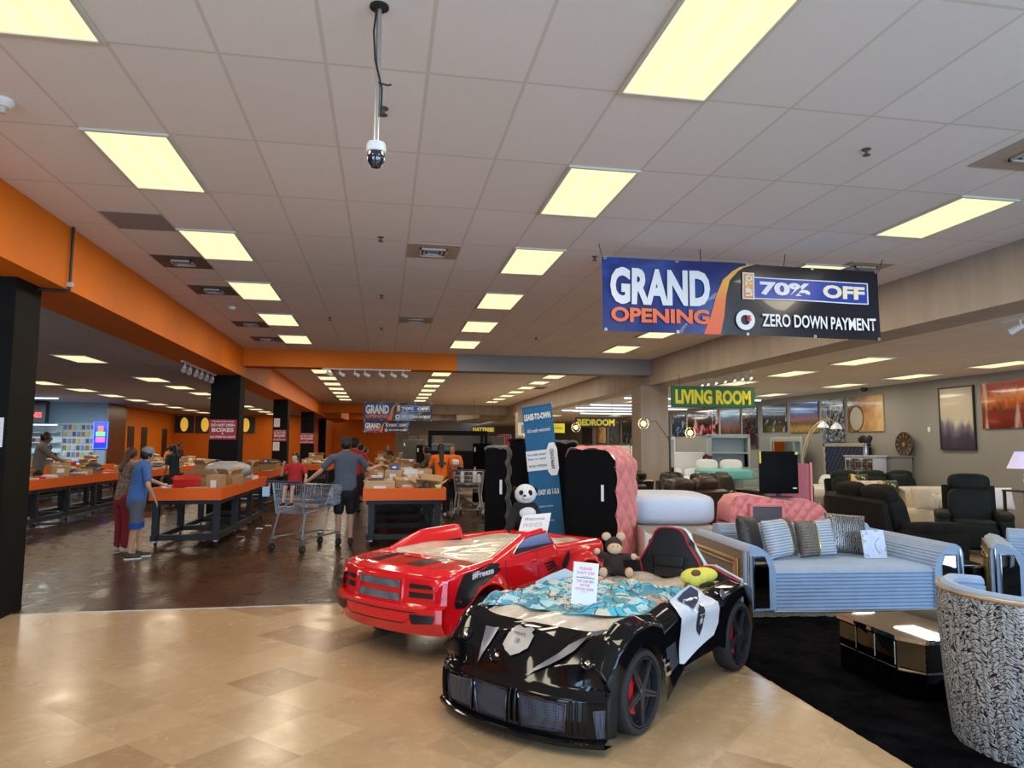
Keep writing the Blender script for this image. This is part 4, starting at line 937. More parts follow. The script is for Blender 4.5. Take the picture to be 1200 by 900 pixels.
# ---- coffee table
ct=thing('coffee_table','low mirrored coffee table with cut corners on the black rug','table',(0,0,0))
pl_=[(3.36,4.95),(3.36,4.33),(3.46,4.17),(4.42,4.17),(4.54,4.33),(4.54,4.95)]
MB().prism(pl_,0.385,0.42,ax='z',bev=0.004).build('table_top',M_['mirror'],ct,smooth=0)
inn=[(3.38,4.93),(3.38,4.34),(3.47,4.19),(4.41,4.19),(4.52,4.34),(4.52,4.93)]
MB().prism(inn,0.03,0.385,ax='z').build('body',mat('dark smoked mirror',(0.10,0.095,0.09),0.05,1.0),ct,smooth=0)
for i in range(3):
    y0=4.335+0.20*i
    for z0,z1 in ((.22,.38),(.035,.21)): MB().box(3.366,3.38,y0+.006,y0+.192,z0,z1,0.005,1).build('side_panel',mat('bevelled dark mirror',(0.16,0.15,0.13),0.04,1.0) if (i,z0)==(0,.22) else bpy.data.materials['bevelled dark mirror'],ct,smooth=0)
mb=MB(); mb.prism([(3.465,4.182),(3.375,4.325),(3.372,4.32),(3.46,4.178)],0.2,0.213,ax='z'); mb.box(3.47,4.41,4.178,4.19,.2,.213); mb.build('band',M_['chrome'],ct,smooth=0)
MB().prism([(3.42,4.9),(3.42,4.36),(3.5,4.24),(4.38,4.24),(4.48,4.36),(4.48,4.9)],0.0,0.03,ax='z').build('plinth',M_['black'],ct,smooth=0)
st=thing('side_table','small mirrored side table between the sofa and the armchair','table',(5.84,6.50,0),RAD(-14))
MB().box(-.10,.26,.0,.42,.44,.47,0.006).build('table_top',M_['mirror'],st,smooth=0); MB().box(-.08,.24,.02,.40,.02,.44,0.004).build('body',bpy.data.materials['dark smoked mirror'],st,smooth=0)
mb=MB(); 
for q in ((-.095,-.065),(.225,.255)): mb.box(q[0],q[1],-.004,.03,.02,.44)
mb.build('corner_strip',M_['chrome'],st,smooth=0); MB().cyl((0.08,.2,0),(0.08,.2,.02),.1,n=14).build('foot',M_['black'],st)
# ---- rug
m_rug=mat('black shag rug',(0.008,0.008,0.010),1.0,spec=0.02); v=coords(m_rug); f=noise(m_rug,v,3,6,.7,.5); f2=noise(m_rug,v,120,2); setc(m_rug,ramp(m_rug,f,[(0.4,(0.003,0.003,0.004)),(0.75,(0.016,0.015,0.018))])); bump(m_rug,mathn(m_rug,'ADD',f2,f),1.0,0.03)
mb=MB()
def rug(a,b):
    x=2.74+4.6*a; y=1.6+6.1*b; e=min(a*4.6,(1-a)*4.6,b*6.1,(1-b)*6.1); N=mathutils.noise.noise
    return (x+0.012*N((y*30,0,3))*(1 if a==0 else 0),y,0.028*min(1,e/0.03)+(0.012*N((x*14,y*14,0))+.008*N((x*40,y*40,0)) if e>0.01 else 0))
mb.grid(rug,110,150); tag(mb.build('rug',m_rug,None,smooth=80),'large black shag rug under the silver sofa and mirrored coffee table','rug')
# ---- barrel armchair in front
m_vein=mat('silver fabric with black veins',(0.45,0.45,0.48),0.38,0.25); t,n,l,b=nt(m_vein)
tc0=n.new('ShaderNodeTexCoord'); uv=tc0.outputs['UV']; mp=n.new('ShaderNodeMapping'); mp.inputs['Scale'].default_value=(1,1,1); l.new(uv,mp.inputs[0])
dn=n.new('ShaderNodeTexNoise'); dn.inputs['Scale'].default_value=20; l.new(mp.outputs[0],dn.inputs['Vector'])
mx=n.new('ShaderNodeMixRGB'); mx.inputs[0].default_value=0.018; l.new(mp.outputs[0],mx.inputs[1]); l.new(dn.outputs['Color'],mx.inputs[2])
mp2=n.new('ShaderNodeMapping'); mp2.inputs['Scale'].default_value=(0.62,1.55,1)
sq=n.new('ShaderNodeSeparateXYZ'); l.new(mx.outputs[0],sq.inputs[0]); cq=n.new('ShaderNodeCombineXYZ'); pg=mathn(m_vein,'PINGPONG',sq.outputs[0],0.085); fl=mathn(m_vein,'FLOOR',mathn(m_vein,'DIVIDE',sq.outputs[0],0.0425)); l.new(mathn(m_vein,'ADD',sq.outputs[0],mathn(m_vein,'MULTIPLY',fl,0.07)),cq.inputs[0]); l.new(mathn(m_vein,'ADD',sq.outputs[1],mathn(m_vein,'MULTIPLY',pg,0.55)),cq.inputs[1]); l.new(cq.outputs[0],mp2.inputs[0])
ed=n.new('ShaderNodeTexVoronoi'); ed.feature='DISTANCE_TO_EDGE'; ed.inputs['Scale'].default_value=42; ed.inputs['Randomness'].default_value=1.0; l.new(mp2.outputs[0],ed.inputs['Vector'])
rb=n.new('ShaderNodeTexWave'); rb.bands_direction='X'; rb.inputs['Scale'].default_value=5.5; l.new(mp.outputs[0],rb.inputs['Vector'])
base=mixc(m_vein,ramp(m_vein,rb.outputs['Fac'],[(0.0,(1,1,1)),(0.25,(0,0,0))]),(0.50,0.51,0.53),(0.30,0.30,0.31))
setc(m_vein,mixc(m_vein,ramp(m_vein,ed.outputs['Distance'],[(0.045,(1,1,1)),(0.085,(0,0,0))]),base,(0.006,0.006,0.008)))
bump(m_vein,ramp(m_vein,ed.outputs['Distance'],[(0.03,(0,0,0)),(0.2,(1,1,1))]),0.5,0.006)
bcx,bcy=3.66,3.48
ch=thing('armchair','foreground barrel armchair in silver fabric with a black vein pattern, back to the viewer','armchair',(bcx,bcy,0))
A0,A1=RAD(88),RAD(350)
def rimz(a): return 0.86-0.10*max(0,(a-.8)/.2)**2-0.03*max(0,(.12-a)/.12)
mb=MB(); uvs={}
R0=.535
def shell(a,b):
    th=A0+(A1-A0)*a; z=0.02+(rimz(a)-0.02)*b; r=R0-0.05*(1-b)**2+0.006*abs(sin(52*a*pi))-0.01
    return (r*cos(th),r*sin(th),z)
mb.grid(shell,208,30); o=mb.build('shell',m_vein,ch,smooth=60)
me=o.data; uvl=me.uv_layers.new(name='UVMap')
for lp in me.loops:
    c=me.vertices[lp.vertex_index].co; uvl.data[lp.index].uv=(((atan2(c.y,c.x))%(2*pi))*R0, c.z)
MB().grid(lambda a,b:((R0-.11+0.0*b)*cos(A0+(A1-A0)*a),(R0-.11)*sin(A0+(A1-A0)*a),.35+(rimz(a)-.37)*b),60,6).build('inner_back',m_sv,ch,smooth=60)
mb=MB()
mb.tube([((R0-.012)*cos(A0+(A1-A0)*k/60),(R0-.012)*sin(A0+(A1-A0)*k/60),rimz(k/60)) for k in range(61)],0.013,8); mb.build('rim_piping',mat('champagne piping',(0.45,0.36,0.25),0.3,0.7),ch)
mb=MB(); mb.tube([((R0-.06)*cos(A0+(A1-A0)*k/60),(R0-.06)*sin(A0+(A1-A0)*k/60),rimz(k/60)-.008) for k in range(61)],0.042,10); mb.build('padded_rim',m_sv,ch)
puff(MB(),(.06,.0,.38),(.86,.84,.20)).build('seat_cushion',m_sv,ch,smooth=60); MB().lathe([(0,0.03),(.42,.03),(.44,.3),(0,.3)],40).build('base',m_sv,ch)
# ---- tufted pieces
def tuft(fn, nu, nv, su, sv, depth, nrm):
    """surface fn(a,b) with diamond tufting; su, sv = number of buttons along each side"""
    def g(a,b):
        p=Vector(fn(a,b)); u=a*su; v_=b*sv; h=(abs(sin(pi*(u+v_)/1.0))*abs(sin(pi*(u-v_)/1.0)))**0.45
        return tuple(p+Vector(nrm(a,b))*depth*(h-0.3))
    return g
m_pink=velvet('pink velvet',(0.76,0.22,0.22),0.42,0.3); m_blkf=vmat('black dust cover cloth',(0.005,0.005,0.006),0.3,30,0.9,spec=0.1)
def upright(name,label,loc,rz,w,d,h,chx,chz,m_side,m_back,cat='headboard'):
    """bed end stood on its side: dark backing with a tufted edge wrapped around one side and the top"""
    r=thing(name,label,cat,loc,rz)
    MB().prism([(0,0),(w,0),(w,h-chz),(w-chx,h),(chx*0.5,h),(0,h-chz*0.6)],0,0.05,ax='y').build('backing',m_back,r,smooth=0)
    path=[(w,0)]+[(w+0.0,(h-chz)*k/8) for k in range(1,9)]+[(w-chx*0.3+0*k,h-chz+chz*0.45) for k in (0,)]+[(w-chx,h),(chx*0.5,h),(0,h-chz*.6)]
    P=[Vector((x,0,z)) for x,z in path]; L=[0]
    for p,q in zip(P[:-1],P[1:]): L.append(L[-1]+(q-p).length)
    def at(s):
        s*=L[-1]
        for i in range(len(P)-1):
            if s<=L[i+1]+1e-9: t=(s-L[i])/(L[i+1]-L[i]); return P[i].lerp(P[i+1],t), (P[i+1]-P[i]).normalized()
        return P[-1],(P[-1]-P[-2]).normalized()
    def fn(a,b):
        p,tg=at(a); n_=Vector((tg.z,0,-tg.x)); bul=0.03*sin(pi*b)
        return p+n_*bul+Vector((0,-0.01+(d+0.02)*b,0))
    def nr(a,b): p,tg=at(a); return Vector((tg.z,0,-tg.x))
    mb=MB(); mb.grid(tuft(fn,0,0,8,2.5,0.034,nr),160,50); mb.build('tufted_edge',m_side,r,smooth=70)
    mb=MB()
    for i in range(14):
        for j in (1,2,3):
            if (i+j)%2: 
                a=i/16.0; b=j/4.0; mb.ell(Vector(fn(a,b))+nr(a,b)*-0.002,0.008,8,5)
    mb.build('button',m_side,r)
    MB().box(w*.72,w*.72+.035,-.004,0,h*.62,h*.74).build('tag',M_['paper'],r,smooth=0)
    return r
upright('headboard','upended pink tufted headboard with a plain black back behind the plush cow','',(0,0,0),0,1,1,1,.1,.1,m_pink,m_blkf) if False else None
upright('headboard','upended pink tufted headboard with a plain black back behind the red truck bed',(2.22,8.65,0),RAD(-42),.68,.62,1.62,.14,.16,m_pink,m_blkf)
m_dkg=velvet('dark grey velvet',(0.07,0.068,0.06),0.5,0.3)
r=upright('headboard','upended dark grey tufted headboard standing left of the blue banner',(1.38,9.8,0),RAD(-28),.30,.28,1.62,.03,.03,m_dkg,m_blkf)
upright('headboard','tall plain black headboard back standing just left of the blue banner',(1.72,9.75,0),RAD(-10),.46,.2,1.72,.02,.02,m_blkf,m_blkf)
upright('headboard','plain black headboard back with small white tag right of the blue banner',(2.30,9.95,0),RAD(-10),.40,.2,1.70,.02,.02,m_dkg,m_blkf)
# roll-up banner
bn=thing('rollup_banner','leaning blue roll-up banner with white lettering behind the red truck bed','banner',(2.15,8.95,0)); bn.rotation_euler=(0,RAD(-6.5),RAD(-38))
m_bl=vmat('blue banner print',(0.025,0.14,0.30),0.05,2,0.35)
mb=MB(); mb.grid(lambda a,b:(-.215+.43*a,0.006*sin(9*a)*(1-b),.06+2.15*b),12,6); mb.build('banner_sheet',m_bl,bn,solid=0.002)
MB().box(-.23,.23,-.06,.06,0,.07,.01).build('base',M_['steel'],bn); MB().cyl((0,.03,.05),(0,.03,2.2),.01,n=8).build('pole',M_['steel'],bn); MB().box(-.22,.22,-.008,.012,2.2,2.225).build('top_rail',M_['steel'],bn)
def bt(s_,w_,h_,z,x=0,m=None,bold=.02): return text(s_,w_,h_,m or M_['white'],bn,T(x,-.012,z)@RX90,bold=bold)
bt('LEASE-TO-OWN',.38,.085,2.06,bold=.05); bt('All credit welcome!',.33,.05,1.88,0,None,.01)
MB().box(-.215,.215,-.012,-.009,1.36,1.62).build('white_band',M_['paper'],bn,smooth=0)
for s_,z,m in (('No credit needed',1.57,m_bl),('Easy to apply',1.51,m_bl),('90 DAY OPTIONS',1.42,M_['ink'])): text(s_,.26,.03,m,bn,T(-.06,-.014,z)@RX90,bold=.02)
MB().prism([(.08,1.34),(.12,1.28),(.20,1.28),(.235,1.36),(.235,1.62),(.20,1.70),(.13,1.70),(.09,1.62)],-.018,-.014,ax='y').build('tag_print',M_['paper'],bn,smooth=0)
text('APPROVED',.26,.05,M_['ink'],bn,T(.16,-.021,1.49)@RX90@Matrix.Rotation(pi/2,4,'Z'),bold=.02)
bt('AS EASY AS 1-2-3',.36,.07,1.08,.02,None,.04)
for s_,z in (('1   Apply in store',.90),('2   Choose your furniture',.72),('3   Take it home today',.54)): bt(s_,.24,.028,z,-.02,None,.01)
# ---- mattress bed
bd_=thing('bed','thick pale blue wrapped mattress on a cream bed base behind the pink headboard','bed',(3.25,9.15,0),RAD(-12))
puff(MB(),(.55,.65,.82),(1.22,1.4,.42),e=5).build('mattress',vmat('white mattress fabric',(0.62,0.68,0.86),.05,2,.5,.02),bd_,smooth=60)
MB().box(-.02,1.12,.05,1.30,.1,.62,.05,3).build('base',vmat('cream bed base',(0.62,0.52,0.42),.05,3,.7),bd_)
for x in (.05,1.05):
    for y in (.12,1.22): MB().cyl((x,y,0),(x,y,.11),.03,n=8).build('leg',M_['black'],bd_)
bd2=thing('bed','low white bed end between the mattress and the racing seat','bed',(3.0,8.0,0),RAD(-12))
MB().prism([(0,.1),(1.0,.1),(1.0,.42),(.35,.46),(.12,.55),(0,.70)],0,.7,ax='y',bev=.04).build('bed_end',vmat('ivory upholstery',(0.66,0.6,0.54),.05,4,.6),bd2)
for x in (.08,.9): MB().cyl((x,.3,0),(x,.3,.12),.03,n=8).build('leg',M_['black'],bd2)
# ---- recliners
def recliner(name,label,loc,rz,w,seats,m,cat='sofa',h=1.05,group=None,wrapped=False):
    r=thing(name,label,cat,loc,rz,group); D=.98; aw=.20; sw=(w-2*aw)/seats
    MB().box(-w/2+aw*.6,w/2-aw*.6,.08,D-.06,.06,.34,.05,3).build('base',m,r)
    for i in range(seats):
        x=-w/2+aw+sw*(i+.5)
        puff(MB(),(x,.36,.42),(sw*.99,.62,.20),e=5).build('seat_cushion',m,r,smooth=60)
        bk=puff(MB(),(x,.80,.70),(sw*.98,.30,.60),M=rot('X',-14),e=4.5).build('back_cushion',m,r,smooth=60)
        puff(MB(),(x,.90,h-.13),(sw*.94,.26,.30),M=rot('X',-14),e=3.2).build('headrest',m,bk,smooth=60)
        puff(MB(),(x,.06,.28),(sw*.97,.14,.36),e=5).build('footrest',m,r,smooth=60)
    MB().prism([(D-.12,.1),(D+.02,.1),(D+.14,h-.22),(D+.06,h-.18),(D-.02,.5)],-w/2+aw*.7,w/2-aw*.7,ax='x',bev=.02).build('rear_panel',m,r)
    for sg in (1,-1):
        a=puff(MB(),(sg*(w/2-aw/2),.46,.33),(aw,.92,.52),e=6).build('arm',m,r,smooth=60)
        puff(MB(),(sg*(w/2-aw/2),.44,.58),(aw*1.15,.86,.16),e=3.5).build('arm_pad',m,a,smooth=60)
    for x in (-w/2+.15,w/2-.15):
        for y in (.2,.85): MB().cyl((x,y,0),(x,y,.08),.025,n=8).build('foot',M_['black'],r)
    return r
m_dbr=vmat('dark brown leather',(0.035,0.016,0.011),.25,9,.42,.05); m_dgr=vmat('charcoal suede',(0.013,0.012,0.011),.25,6,.9,.1,spec=0.2); m_chl=vmat('chocolate black leather',(0.016,0.012,0.009),.25,9,.35)
m_grn=vmat('dark green black velvet',(0.005,0.009,0.009),.3,8,.7,spec=0.3); m_crm=vmat('cream boucle',(0.62,0.55,0.44),.06,40,.9,.3)
# facing directions: local front is -y
recliner('recliner_sofa','dark brown leather reclining loveseat, its two rounded backs behind the white mattress',(4.55,11.9,0),RAD(-150),1.75,2,m_dbr,h=1.14)
recliner('recliner_sofa','nearly black leather sofa behind the brown reclining loveseat',(3.75,13.9,0),RAD(-155),2.1,3,m_chl,h=1.12)
recliner('armchair','black leather armchair by the coffee table beyond the brown loveseat',(5.9,14.0,0),RAD(-20),.95,1,m_chl,'armchair',h=1.1)
recliner('recliner_sofa','long charcoal suede reclining sofa seen from behind, behind the silver sofa',(7.98,9.50,0),RAD(80),2.05,2,m_dgr,h=1.12)
recliner('armchair','black recliner with a bunched headrest behind the television',(7.9,12.9,0),RAD(150),.95,1,m_chl,'armchair',h=1.18)
recliner('armchair','dark green velvet recliner at the right edge before the cream sofa',(9.15,9.85,0),RAD(-38),1.05,1,m_grn,'armchair',h=1.22)
recliner('armchair','low dark recliner at the right edge behind the ribbed armchair',(8.35,7.35,0),RAD(-95),1.0,1,m_dgr,'armchair',h=.72)
recliner('recliner_sofa','dark green sofa against the wall behind the cream sofa',(11.3,14.4,0),RAD(-8),2.4,3,m_grn,h=1.12)
for i,(x,y,rz,h) in enumerate(((4.9,16.3,-150,1.1),(8.2,15.4,30,1.05))): recliner('recliner_sofa',('chocolate sofa in front of the taupe column','black sofa beyond the pink bench')[i],(x,y,0),RAD(rz),1.9,2,m_chl,h=h)
# ---- cream curved sofa
cs=thing('curved_sofa','cream boucle sofa with a rounded wrapping back near the right wall','sofa',(10.95,12.25,0),RAD(-12))
def csb(a,b):
    th=RAD(200)+RAD(-220)*a; rx,ry=1.12,.62; q=[(1,0.1),(1.04,.5),(1.0,.82),(.92,.88),(.82,.82),(.78,.42)]
    s_=b*(len(q)-1); i=min(int(s_),len(q)-2); t=s_-i; k=q[i][0]*(1-t)+q[i+1][0]*t; z=q[i][1]*(1-t)+q[i+1][1]*t
    return (rx*k*cos(th),ry*k*sin(th)+.35,z)
MB().grid(csb,50,20).build('backrest',m_crm,cs,smooth=70); MB().lathe([(0,.1),(.95,.1),(1.0,.2),(1.0,.40),(.93,.46),(0,.47)],40,M=Matrix.Diagonal((1,.62,1,1))@T(0,.4,0)).build('seat',m_crm,cs)
for i,x in enumerate((-.42,-.14,.16)): MB().ell((x,.12,.62),(.17,.12,.17),14,10).build('round_cushion',m_crm,cs)
MB().lathe([(0,0),(.8,0),(.8,.1),(0,.1)],30,M=Matrix.Diagonal((1,.55,1,1))@T(0,.5,0)).build('plinth',M_['black'],cs)
for lb,x,y,m,rz,z in (('square cream cushion propped on the left arm of the cream sofa',10.25,12.2,m_crm,10,.5),('white square cushion on the right of the cream sofa',11.75,12.0,M_['white'],-20,.5)):
    pillow('cushion',lb,(x,y,z),(RAD(-15),0,RAD(rz)),.45,.42,.16,m)
m_pp=two('peach patterned cushion',(0.6,0.35,0.22),(0.75,0.6,0.45),lambda m,v:noise(m,v,14,2),rough=.7); m_gg=two('green cushion with gold',(0.01,0.04,0.025),(0.7,0.5,0.1),lambda m,v:ramp(m,noise(m,v,9,1),[(0.55,(0,0,0)),(0.62,(1,1,1))]),rough=.5)
for lb,x,y,m,rz in (('peach patterned cushion behind the long charcoal sofa',8.65,11.6,m_pp,-10),('dark green cushion with a gold leaf pattern beside the peach cushion',9.05,11.6,m_gg,8),('dark green cushion with gold left on the green sofa',10.6,14.55,m_gg,0),('plain dark green cushion on the green sofa',11.6,14.5,m_grn,0)):
    pillow('cushion',lb,(x,y,.62),(RAD(-12),0,RAD(rz)),.46,.46,.16,m)
# ---- pink bench with dark inset, pink panel, television
pb=thing('headboard','low pink tufted headboard lying on its side with a dark grey inset','headboard',(5.45,9.25,0),RAD(-3))
W1=1.42
def ptop(x): return lin([(-.74,.62),(-.72,.86),(-.62,.98),(-.45,1.0),(-.2,.96),(.2,.90),(.45,.92),(.62,.86),(.74,.70),(.78,.55)],x)
mb=MB(); mb.grid(tuft(lambda a,b:(-.74+1.5*a,-.03*sin(pi*b),ptop(-.74+1.5*a)*b),0,0,9,5,.03,lambda a,b:(0,-1,0)),120,60); mb.build('tufted_front',m_pink,pb,smooth=70)
mb=MB(); mb.grid(lambda a,b:(-.74+1.5*a,.42*b,ptop(-.74+1.5*a)+.02*sin(pi*b)),60,6); mb.grid(lambda a,b:(-.74+1.5*a,.42,ptop(-.74+1.5*a)*b),60,2); mb.grid(lambda a,b:(-.74,.42*a,.62*b),2,2); mb.grid(lambda a,b:(.76,.42*a,.6*b),2,2); mb.build('shell',m_pink,pb,smooth=50)
MB().box(-.42,.0,-.075,-.04,.30,.84,.008).build('inset_panel',mat('slate inset',(0.075,0.065,0.08),.5),pb); 
mb=MB(); mb.box(-.47,-.42,-.09,-.03,.3,.89,.015); mb.box(.0,.05,-.09,-.03,.3,.89,.015); mb.box(-.47,.05,-.09,-.03,.84,.89,.015); mb.build('inset_frame',m_pink,pb)
pp=thing('headboard','plain rose pink headboard panel standing right of the television','headboard',(6.02,9.9,0),RAD(-30))
MB().box(-.28,.28,0,.10,0,1.42,.03,3).build('panel',velvet('rose velvet',(0.42,0.09,0.11),.45,.4),pp); MB().box(.285,.32,-.01,.11,0,1.44,.015).build('edge_band',m_pink,pp)
tv=thing('television','flat black television with yellow corner stickers standing on the pink tufted headboard','television',(5.56,9.42,.985),RAD(-2))
MB().box(-.29,.29,-.02,.025,.02,.62,.008).build('screen',mat('tv screen',(0.003,0.003,0.003),.5,spec=.08),tv); MB().box(-.26,.26,.025,.06,.1,.5,.01).build('rear_housing',M_['black'],tv)
MB().box(-.30,-.275,-.024,-.02,.45,.62).build('sticker',M_['yellow'],tv,smooth=0); MB().box(.245,.285,-.024,-.02,.575,.615).build('sticker',M_['yellow'],tv,smooth=0); MB().box(.20,.26,-.024,-.02,.09,.105).build('sticker',M_['paper'],tv,smooth=0)
mb=MB(); mb.box(-.16,.16,-.09,.09,-.03,-.015,.004).box(-.03,.03,.0,.03,-.02,.06); mb.build('stand',M_['black'],tv)
# ---- lamps
def table_lamp(label,loc):
    r=thing('table_lamp',label,'lamp',loc); 
    MB().lathe([(0,0),(.07,0),(.07,.015),(.02,.03),(0,.03)],20).build('base',M_['chrome'],r)
    mb=MB(); z=.03
    for rr in (.035,.045,.035,.028): mb.ell((0,0,z+rr),rr,14,10); z+=rr*1.9
    mb.build('crystal_stem',mat('crystal',(0.75,0.8,0.9),.05,0.3,coat=1),r)
    MB().lathe([(.24,z+.02),(.13,z+.27)],28).build('lamp_shade',mat('lit lavender shade',(0.75,0.72,0.85),.7,emit=(0.55,0.50,0.85),estr=.55),r)
    MB().lathe([(.155,z+.17),(.128,z+.275)],28).build('shade_glow',mat('violet lit band',(0.2,0.15,0.8),.7,emit=(0.22,0.18,1.3),estr=.9),r)
    MB().ell((0,0,z+.12),.04,10,8).build('bulb',mat('bulb',(1,1,1),.5,emit=(1,1,1.1),estr=2),r); return r
tt=thing('end_table','dark end table carrying the crystal lamp behind the green recliner','table',(11.22,10.95,0)); MB().box(-.25,.25,-.25,.25,.90,.93,.01).build('table_top',M_['black'],tt)
for x in (-.22,.22):
    for y in (-.22,.22): MB().box(x-.02,x+.02,y-.02,y+.02,0,.90).build('leg',M_['black'],tt,smooth=0)
table_lamp('crystal table lamp with a lavender lit shade near the right edge',(11.2,10.9,.93)).scale=(1.19,1.19,1.19)
m_bulb=mat('warm lit bulb',(1,.95,.8),.4,emit=(1.5,1.15,.6),estr=1.6)
def arc_lamp(label,loc,rz,h,reach,shades,m):
    r=thing('floor_lamp',label,'lamp',loc,rz); MB().lathe([(0,0),(.16,0),(.16,.02),(.03,.05),(0,.05)],20).build('base',m,r)
    pts=[(0,0,.03),(0,0,h*.55)]+[(reach*(1-cos(t)),0,h*.55+h*.45*sin(t)) for t in [pi/2*k/8 for k in range(1,9)]]; MB().tube(pts,.016,8).tube([(p[0]+.05,p[1]+.04,p[2]-.03) for p in pts[2:]],.010,6).build('arched_pole',m,r)
    for k in range(shades):
        x=reach*(.75+.45*k); z=h*.97-.02-.03*k; s_=MB().tube([(x*.8,0,h),(x,0,z+.03)],.008,6).build('arm',m,r)
        MB().lathe([(.03,z+.02),(.10,z-.05),(.13,z-.12)],16,c=(x,0,0)).build('lamp_shade',mat('frosted cage shade',(.7,.72,.75),.2,.0,alpha=1),s_); MB().ell((x,0,z-.03),.045,10,8).build('bulb',m_bulb,s_)
    return r
arc_lamp('tall gold arc floor lamp with glass shades in front of the clock picture',(9.2,14.6,0),RAD(-18),2.32,.62,2,mat('champagne metal',(.6,.5,.3),.3,.8))
def crystal_lamp(label,loc,heads):
    r=thing('floor_lamp',label,'lamp',loc); MB().lathe([(0,0),(.15,0),(.15,.02),(0,.04)],18).build('base',M_['black'],r); MB().tube([(0,0,.02),(.02,0,1.6),(.0,0,1.85)],.01,8).build('pole',M_['black'],r)
    for x,z in heads:
        a=MB().tube([(0,0,1.8),(x*.5,0,z+.05),(x,0,z)],.006,6).build('arm',M_['black'],r); mb=MB()
        for i in range(3):
            mb.tube([(x+.10*cos(t)*cos(i*pi/3),.10*cos(t)*sin(i*pi/3),z+.10*sin(t)) for t in [2*pi*k/14 for k in range(14)]],.006,5,closed=True)
        mb.build('wire_shade',M_['gold'],a); MB().ell((x,0,z),.05,10,8).build('bulb',m_bulb,a)
    return r
crystal_lamp('black floor lamp with two lit wire globes before the taupe column',(5.1,12.3,0),[(-.48,2.08),(.42,1.92)])
crystal_lamp('black floor lamp with a single lit globe left of the taupe column',(4.2,15.2,0),[(-.05,2.08)])
crystal_lamp('distant lamp with two lit globes beside the small framed sign column',(5.6,26.5,0),[(-.35,2.1),(.25,2.2)])
# ---- white marble coffee table with throw
mt_=thing('coffee_table','low pale wooden table heaped with a white and black throw beyond the brown loveseat','table',(6.2,12.7,0),RAD(-15))
MB().box(-.65,.65,-.4,.4,.70,.74,.015).build('table_top',vmat('pale wood',(.55,.42,.28),.1,8,.4),mt_)
for x in (-.55,.55):
    for y in (-.3,.3): MB().box(x-.03,x+.03,y-.03,y+.03,0,.70).build('leg',M_['white'],mt_,smooth=0)
mb=MB(); mb.grid(lambda a,b:(-.5+1.0*a,-.3+.6*b,.742+min(1,min(a,1-a,b,1-b)*10)*(.03+crumple(a*1.3,b*1.1)*1.6)),40,30)
o=mb.build('throw',two('white throw with black lines',(.7,.64,.52),(.03,.03,.03),lambda m,v:wave(m,v,3,3,'Y'),rough=.8),None,smooth=60); o.location=(6.2,12.7,0); o.rotation_euler=(0,0,RAD(-15)); tag(o,'crumpled cream throw with dark lines on the pale wooden table','throw')
# ------------------------------------------------------------------ bin tables and merchandise
m_lip=vmat('orange laminate',(0.88,0.15,0.02),0.03,2,0.45,spec=0.2); m_leg=vmat('blue black painted wood',(0.014,0.017,0.024),0.2,4,0.5); m_bin=vmat('plain board',(0.35,0.24,0.14),0.1,3,.7)
def bin_table(x0,x1,y0,y1,label,zt=.955):
    r=thing('bin_table',label,'table',((x0+x1)/2,y0,0),0,'orange bin tables'); w=(x1-x0)/2; L=y1-y0; zb=zt-.195
    MB().box(-w,w,0,.03,zb,zt).build('end_panel',m_lip,r,smooth=0); MB().box(-w,w,L-.03,L,zb,zt).build('end_panel',m_lip,r,smooth=0)
    for a,b_ in ((-w,-w+.03),(w-.03,w)): MB().box(a,b_,.03,L-.03,zb,zt).build('side_panel',m_lip,r,smooth=0)
    MB().box(-w+.03,w-.03,.03,L-.03,zb+.01,zb+.03).build('bin_floor',m_bin,r,smooth=0)
    n_=max(2,round(L/1.25)); s=.8 if w>.6 else .85
    ys=[.14+(L-.28)*k/(n_-1) for k in range(n_)]
    for y in ys:
        for sg in (-1,1):
            MB().box(sg*w*s-.05,sg*w*s+.05,y-.05,y+.05,.20,zb+.01).build('leg',m_leg,r,smooth=0)
        MB().box(-w*.92,w*.92,y-.045,y+.045,.115,.20).build('cross_rail',m_leg,r,smooth=0)
        MB().box(-w*.92,w*.92,y-.045,y+.045,zb-.07,zb+.01).build('top_rail',m_leg,r,smooth=0)
    for sg in (-1,1): MB().box(sg*w*s-.045,sg*w*s+.045,.02,L-.02,.115,.20).build('long_rail',m_leg,r,smooth=0); MB().box(sg*w*s-.03,sg*w*s+.03,.05,L-.05,zb-.08,zb).build('long_rail',m_leg,r,smooth=0)
    for y in (ys[0],ys[-1]) if y0>20 else ys:
        for sg in (-1,1):
            c=MB().lathe([(0,-.015),(.034,-.015),(.04,-.008),(.04,.008),(.034,.015),(0,.015)],14,M=T(sg*w*s,y+.03,.04)@rot('Y',90)).build('caster',M_['rubber'],r)
            MB().box(sg*w*s-.03,sg*w*s+.03,y-.03,y+.05,.085,.115).build('caster_fork',M_['steel'],c,smooth=0)
    return r
TB={'C1':(-.32,1.04,12.0,17.4,'orange bin table behind the red truck bed, nearest of the middle row'),
'C2':(-.32,1.04,17.9,23.6,'second orange bin table of the middle row, behind the hat man'),
'C3':(-.32,1.04,24.2,31,'farthest orange bin table of the middle row'),
'L1':(-3.68,-2.59,12.35,17.0,'orange bin table beside the boy in blue, in front of the black pillar'),
'L2':(-4.2,-3.05,20.3,25.6,'orange bin table past the second black pillar'),
'L3':(-3.1,-1.95,27.0,33,'far orange bin table right of the third black pillar'),
'A1':(-7.5,-6.68,12.6,20.1,'long orange bin table at the far left, in front of the man in grey'),
'A2':(-10.7,-9.5,20.5,28,'orange bin table near the phone counter'),
'M1':(-7.6,-6.35,20.8,27.2,'orange bin table behind the boy and the woman with red hair'),
'M2':(-7.9,-6.6,28.0,34.5,'farthest orange bin table of the left hall')}
for k,(a,b_,c,d,lb) in TB.items(): bin_table(a,b_,c,d,lb)
